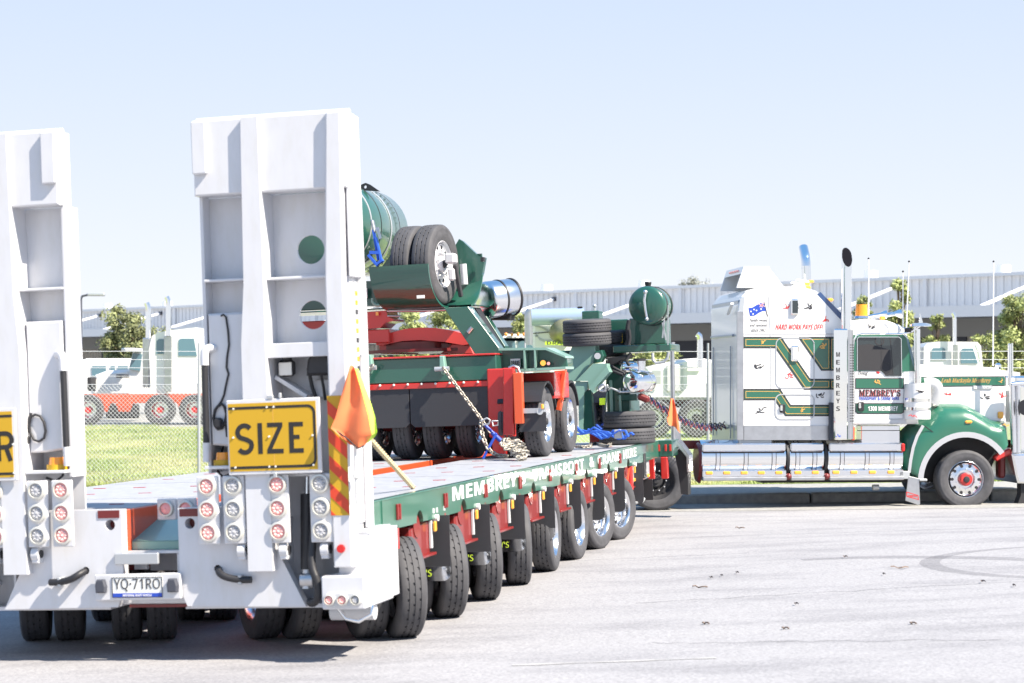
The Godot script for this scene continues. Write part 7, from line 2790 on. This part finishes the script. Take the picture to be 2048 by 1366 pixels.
	b.tube(bez(Vector3(1.294, 1.983, -0.2), Vector3(1.462, 2.032, -0.15), Vector3(1.562, 1.926, -0.15), Vector3(1.433, 1.674, -0.22), 8), 0.1, 14)
	part(ac, "elbow", b, M.silver_paint)
	motif(ac, Vector3(1.081, 1.858, 0.265), 0.08, M.ink, 88)
	motif(ac, Vector3(0.96, 1.474, 0.262), 0.06, M.letter_red, 89)
	# ---- front guard over the wheel
	var ctr: Vector2 = Vector2(1.896, 0.422)
	var gp: Array = [Vector2(1.135, 0.434), Vector2(0.847, 0.597), Vector2(0.83, 0.798), Vector2(0.855, 1), Vector2(0.921, 1.194), Vector2(1.061, 1.322), Vector2(1.201, 1.419), Vector2(1.317, 1.516), Vector2(1.416, 1.621), Vector2(1.565, 1.669), Vector2(1.896, 1.676), Vector2(2.045, 1.636), Vector2(2.278, 1.498), Vector2(2.411, 1.408), Vector2(2.66, 1.375), Vector2(2.693, 0.986), Vector2(2.594, 0.97)]
	var sheet_rows: Array = []
	var prof := [Vector2(0.0, 0.03), Vector2(0.25, 0.04), Vector2(0.45, 0.03), Vector2(0.62, 0.0), Vector2(0.77, -0.06), Vector2(0.89, -0.15), Vector2(0.97, -0.26), Vector2(1.0, -0.42)]
	for k2 in 47:
		var an := deg_to_rad(lerpf(38.0, 177.0, k2 / 46.0))
		var dir := Vector2.from_angle(an)
		var far := 0.8
		for m in gp.size() - 1:
			var hit = Geometry2D.segment_intersects_segment(ctr, ctr + dir * 3.0, gp[m], gp[m + 1])
			if hit != null:
				far = maxf(far, ctr.distance_to(hit))
		var row: Array = []
		for q: Vector2 in prof:
			var p2 := ctr + dir * lerpf(0.71, far, q.x)
			row.append(Vector3(p2.x, p2.y, q.y))
		sheet_rows.append(row)
	b = nb()
	grid_surface(b, sheet_rows, Vector3(0, 0.4, 1.0))
	grid_surface(b, sheet_rows, Vector3(0, 0.4, 1.0), Vector3(0, 0, -0.012), -1.0)
	part(o, "front_guard", b, M.stripe_green)
	b = nb()
	b.prism(PackedVector2Array(arc(ctr, 0.79, 36, 180, 20) + arc(ctr, 0.70, 180, 36, 20)), -0.1, 0.045, 0.015)
	part(o, "guard_trim", b, M.chrome)
	outline(o, "guard_line", arc(ctr, 0.82, 40, 150, 18), 0.008, 0.021, M.gold, 0.002)
	b = nb()
	b.stroke([Vector2(1.193, 1.314), Vector2(1.094, 1.145), Vector2(1.028, 0.959), Vector2(0.987, 0.757), Vector2(0.962, 0.556)], 0.05, 0.02, 0.02)
	part(o, "guard_strip", b, M.chrome)
	outline(o, "guard_joint", [Vector2(1.218, 1.306), Vector2(1.334, 1.225), Vector2(1.532, 1.079)], 0.016, 0.022, M.black, 0.004)
	b = nb()
	b.box(Vector3(1.944, 1.37, 0.03), Vector3(0.12, 0.05, 0.06), 0.02)
	part(o, "guard_lamp", b, M.amber_flash)
	motif(o, Vector3(2.568, 1.303, 0.025), 0.06, M.gold, 95)
	b = nb()
	b.box(Vector3(0.86, 0.961, 0.04), Vector3(0.06, 0.13, 0.04), 0.02)
	part(o, "guard_reflector", b, M.letter_red)
	b = nb()
	b.prism(PackedVector2Array([Vector2(1.148, 1.198), Vector2(1.264, 1.4), Vector2(2.053, 1.602), Vector2(2.636, 1.072), Vector2(2.636, 0.909), Vector2(2.428, 0.423), Vector2(1.347, 0.428)]), -0.62, -0.52)
	part(o, "wheel_arch", b, M.black)
	b = nb()
	b.span(Vector3(0.797, 0.452, 0), Vector3(0.97, 0.58, 0) + Vector3(0, 0, 0.05), 0.01)
	b.span(Vector3(1.119, 0.418, 0), Vector3(1.251, 0.458, 0) + Vector3(0, 0, 0.08), 0.01)
	part(o, "step_end", b, M.galv)
	b = nb()
	b.prism(PackedVector2Array([Vector2(0.945, 0.501), Vector2(1.126, 0.46), Vector2(1.143, 0.048), Vector2(1.11, 0.032), Vector2(0.896, 0.106)]), 0.03, 0.05, 0.006)
	var mf := part(o, "bright_mudflap", b, M.steel)
	b = nb()
	b.stroke([Vector2(0.915, 0.244), Vector2(1.104, 0.187), Vector2(1.112, 0.122), Vector2(0.923, 0.172), Vector2(0.915, 0.244)], 0.012, 0.05, 0.003)
	b.text("KENWORTH", fonts.bold, Vector3(1.013, 0.179, 0.05), 0.15, 0.035, 0.003)
	part(mf, "flap_lettering", b, M.letter_red)
	# ---- toolbox step and tanks
	b = nb()
	b.span(Vector3(0.191, 0.957, -0.35), Vector3(0.828, 1.314, -0.02), 0.01)
	var tb := part(o, "tool_box", b, M.alloy)
	outline(tb, "lid_line", [Vector2(0.12, 1.235), Vector2(0.828, 1.234)], 0.012, -0.02, M.dark, 0.003)
	b = nb()
	for i in 26:
		for j in 7:
			b.box(Vector3(0.128, 1.01, -0.02) + Vector3(0.027 * i, 0.03 * j, 0.0), Vector3(0.014, 0.004, 0.004), 0.0, Basis(Vector3.BACK, 0.78 if (i + j) % 2 else -0.78))
	part(tb, "tread_pattern", b, M.alloy).set_meta("kind", "stuff")
	b = nb()
	b.box(Vector3(0.049, 1.188, 0), Vector3(0.05, 0.22, 0.05), 0.015)
	part(o, "side_lamp_bar", b, M.orange_red)
	for q: Array in [[Vector2(-2.412, 0.73), Vector2(-1.047, 0.725), [Vector2(-2.307, 0.53), Vector2(-2.023, 0.529), Vector2(-1.739, 0.528), Vector2(-1.462, 0.526), Vector2(-1.177, 0.525)]], [Vector2(-0.982, 0.725), Vector2(-0.426, 0.723), [Vector2(-0.867, 0.524), Vector2(-0.581, 0.522)]], [Vector2(-0.352, 0.722), Vector2(0.871, 0.718), [Vector2(-0.246, 0.521), Vector2(0.049, 0.52), Vector2(0.353, 0.518), Vector2(0.657, 0.517)]]]:
		var a: float = q[0].x
		var c: float = q[1].x
		var t := group_node(o, "fuel_tank")
		b = nb()
		b.cyl(Vector3(a, 0.80, -0.28), Vector3(c, 0.80, -0.28), 0.285, 0.285, 40)
		part(t, "barrel", b, M.chrome)
		b = nb()
		b.span(Vector3(a, 0.90, -0.5), Vector3(c, 1.035, 0.03), 0.02)
		part(t, "top_fairing", b, M.alloy)
		b = nb()
		b.span(Vector3(a + 0.02, 0.884, -0.4), Vector3(c - 0.03, 0.899, 0.012))
		part(t, "fairing_seal", b, M.black)
		b = nb()
		b.span(Vector3(a, 0.50, -0.4), Vector3(c, 0.605, 0.05), 0.012)
		part(t, "lower_step", b, M.alloy)
		b = nb()
		b.span(Vector3(a, 0.44, -0.3), Vector3(c, 0.498, 0.08), 0.012)
		part(t, "bottom_rail", b, M.steel)
		for px: Vector2 in q[2]:
			b = nb()
			b.box(Vector3(px.x, 0.565, 0.055), Vector3(0.115, 0.055, 0.03), 0.012)
			part(t, "amber_lamp", b, M.amber_flash)
		var n := 3 if c - a > 1.0 else 2
		for i in n:
			var x := lerpf(a, c, (i + 0.75) / n) - 0.08
			b = nb()
			b.lathe([Vector2(0.287, -0.03), Vector2(0.292, -0.028), Vector2(0.292, 0.028), Vector2(0.287, 0.03)], 32, Transform3D(Basis(), Vector3(x, 0.80, -0.28)))
			part(t, "tank_strap", b, M.alloy)
			for e: float in [-0.034, 0.034]:
				b = nb()
				b.lathe([Vector2(0.286, -0.005), Vector2(0.29, -0.004), Vector2(0.29, 0.004), Vector2(0.286, 0.005)], 32, Transform3D(Basis(), Vector3(x + e, 0.80, -0.28)))
				part(t, "strap_rubber", b, M.black)
	for px: Vector2 in [Vector2(-1.014, 0.725), Vector2(-0.393, 0.723)]:
		b = nb()
		b.lathe([Vector2(0.24, -0.02), Vector2(0.31, -0.02), Vector2(0.31, 0.02), Vector2(0.24, 0.02)], 24, Transform3D(Basis(), Vector3(px.x, 0.78, -0.25)), 0.0, PI)
		part(o, "black_divider", b, M.black)
		b = nb()
		b.ball(Vector3(px.x, 0.50, 0.03), 0.055, 10)
		part(o, "divider_foot", b, M.chassis_red)
	b = nb()
	b.cyl(Vector3(-2.397, 0.715, -0.35), Vector3(-2.446, 0.715, -0.35), 0.34, 0.3, 30)
	part(o, "guard_end", b, M.chassis_red)
	b = nb()
	b.span(Vector3(-3.454, 0.923, -0.7), Vector3(0.323, 1.062, -0.6), 0.01)
	part(o, "chassis_rail", b, M.chassis_red)
	b = nb()
	b.span(Vector3(-3.307, 0.885, -1.7), Vector3(2.67, 1.022, -1.6), 0.01)
	part(o, "chassis_rail", b, M.chassis_red)
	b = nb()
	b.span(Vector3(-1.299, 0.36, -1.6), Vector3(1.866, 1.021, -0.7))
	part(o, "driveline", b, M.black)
	b = nb()
	b.cyl(Vector3(0.451, 0.299, -0.3), Vector3(0.551, 0.299, -0.3), 0.05, 0.05, 14)
	part(o, "exhaust_outlet", b, M.galv)
	# ---- front: grille, bull bar, bumper
	b = nb()
	b.span(Vector3(3.201, 0.885, -1.8), Vector3(2.844, 2.113, -0.34), 0.03)
	part(o, "grille", b, M.chrome)
	for q: Array in [[Vector3(2.695, 1.967, -0.1), Vector3(2.845, 1.983, -0.1), Vector3(3.43, 1.983, -0.1)], [Vector3(2.711, 1.967, -0.1), Vector3(2.728, 1.397, -0.1), Vector3(2.745, 0.868, -0.1)], [Vector3(2.811, 1.983, -0.1), Vector3(2.811, 0.868, -0.1)]]:
		b = nb()
		b.tube(q, 0.05, 12)
		part(o, "bull_bar_tube", b, M.alloy)
	b = nb()
	b.tube([Vector3(2.635, 1.967, 0), Vector3(2.635, 2.616, 0), Vector3(2.643, 2.632, 0)], 0.028, 10)
	part(o, "bar_pole", b, M.alloy)
	b = nb()
	b.prism(PackedVector2Array([Vector2(2.678, 0.844), Vector2(3.514, 0.866), Vector2(3.514, 0.352), Vector2(2.778, 0.372), Vector2(2.745, 0.502)]), -2.0, 0.0, 0.03)
	part(o, "bumper", b, M.alloy)
	b = nb()
	b.prism(PackedVector2Array([Vector2(2.862, 0.372), Vector2(3.096, 0.371), Vector2(3.012, -0.028), Vector2(2.795, -0.002), Vector2(2.862, 0.176)]), -0.3, -0.1, 0.01)
	part(o, "bar_leg", b, M.dark)
	b = nb()
	b.cyl(Vector3(2.91, 1.602, 0), Vector3(2.868, 1.604, 0.12), 0.13, 0.13, 24)
	part(o, "driving_lamp", b, M.black)
	b = nb()
	b.bar(Vector3(2.444, 0.76, -0.2), Vector3(2.729, 0.905, -0.2), 0.1, 0.12, Vector3.BACK, 0.02)
	part(o, "spring_hanger", b, M.red)
	b = nb()
	b.span(Vector3(2.562, 0.442, -0.5), Vector3(2.679, 0.861, -0.3), 0.03)
	part(o, "axle_beam", b, M.chassis_red)
	# ---- wheels
	var proto := make_wheel(0.475, 0.30, 0.292, 0.10, M.red, 3, 10)
	var face := Basis(Vector3.UP, -PI / 2)
	var fw: Vector3 = Vector3(1.91, 0.44, -0.12)
	clone(proto, o, "wheel", Transform3D(face * Basis(Vector3.RIGHT, 0.3), fw - off))
	clone(proto, o, "wheel", Transform3D(Basis(Vector3.UP, PI / 2), Vector3(fw.x, fw.y, -2.05) - off))
	var drive := make_wheel(0.475, 0.30, 0.292, 0.02, M.dark, 3, 10, M.dark)
	for wx: Vector2 in [Vector2(-3.141, 0.463), Vector2(-4.44, 0.469)]:
		var px := wx.x
		var q := Vector3(px, fw.y, -0.14)
		clone(drive, o, "wheel", Transform3D(face * Basis(Vector3.RIGHT, px), q - off))
		clone(drive, o, "wheel", Transform3D(face * Basis(Vector3.RIGHT, px * 2.0), q + Vector3(0, 0, -0.34) - off))
		clone(proto, o, "wheel", Transform3D(Basis(Vector3.UP, PI / 2), Vector3(q.x, q.y, -2.05) - off))
	proto.free()
	drive.free()


# ---------------------------------------------------------------- leaf litter and sticks on the road
func make_litter() -> void:
	var rg := RandomNumberGenerator.new()
	rg.seed = 5
	var list := [
		[Vector2(0, 2.2), 1800, 1138, 0.34, "long curled strip of bark on the road left of the curved tyre mark", "bark strip"],
		[Vector2(0, 2.2), 1400, 1176, 0.26, "straight dark stick lying on the road in the middle of the open asphalt", "stick"],
		[Vector2(0, 2.2), 1422, 1158, 0.06, "leaf nearest above the straight dark stick on the road", "leaf"],
		[Vector2(0, 2.2), 1443, 1154, 0.05, "middle leaf of three above the straight dark stick", "leaf"],
		[Vector2(0, 2.2), 1474, 1148, 0.06, "rightmost leaf of three above the straight dark stick", "leaf"],
		[Vector2(0, 2.2), 1690, 1116, 0.09, "thin leaf on the road behind the long strip of bark", "leaf"],
		[Vector2(0, 2.2), 1767, 1151, 0.05, "leaf just left of the long strip of bark", "leaf"],
		[Vector2(0, 2.2), 1570, 1259, 0.10, "curved twig near the middle bottom of the road", "twig"],
		[Vector2(0, 2.2), 1825, 1249, 0.09, "twig on the road low at the right", "twig"],
		[Vector2(0, 2.2), 1411, 1249, 0.10, "twig on the road low at the left of the open asphalt", "twig"],
		[Vector2(0, 2.2), 1965, 1166, 0.08, "dark leaf below the end of the curved tyre mark", "leaf"],
		[Vector2(0, 2.2), 2027, 1174, 0.05, "dark leaf near the right edge below the curved tyre mark", "leaf"],
		[Vector2(0, 2.2), 1480, 1057, 0.22, "thin stick on the road near the kerb behind the trailer wheels", "stick"],
		[Vector2(0, 2.2), 1592, 1211, 0.07, "small leaf on the road between the two sticks", "leaf"],
	]
	for l: Array in list:
		var d: float = 2.2 * 4000.0 / (float(l[2]) - 745.0)
		for i in 4:
			d = (2.2 - ground_y((float(l[1]) - 1024.0) / 4000.0 * d, d)) * 4000.0 / (float(l[2]) - 745.0)
		var x: float = (float(l[1]) - 1024.0) / 4000.0 * d
		var at := Vector3(x, ground_y(x, d), -d)
		off = at
		var b := nb()
		var n := 6
		var path: Array = []
		var s: float = l[3] * 0.56
		for i in n:
			var t := float(i) / (n - 1) - 0.5
			path.append(at + Vector3(t * s, 0.012 + 0.008 * sin(i * 2.2) + (0.03 * t * t if s < 0.2 else 0.0), 0.03 * sin(i * 1.4 + s * 20.0)))
		if l[5] in ["leaf", "bark strip"]:
			for i in n - 1:
				var w0 := 0.02 * sin(PI * i / (n - 1.0)) * 0.7 + 0.003
				var w1 := 0.02 * sin(PI * (i + 1) / (n - 1.0)) * 0.7 + 0.003
				b.quad(path[i] + Vector3(0, 0, w0), path[i + 1] + Vector3(0, 0, w1), path[i + 1] - Vector3(0, -0.012, w1), path[i] - Vector3(0, -0.012, w0))
		else:
			b.tube(path, 0.007, 6)
		var o := part(self, String(l[5]).replace(" ", "_"), b, M.twig)
		o.position = at
		tag(o, l[4], l[5], "leaf litter on the road")
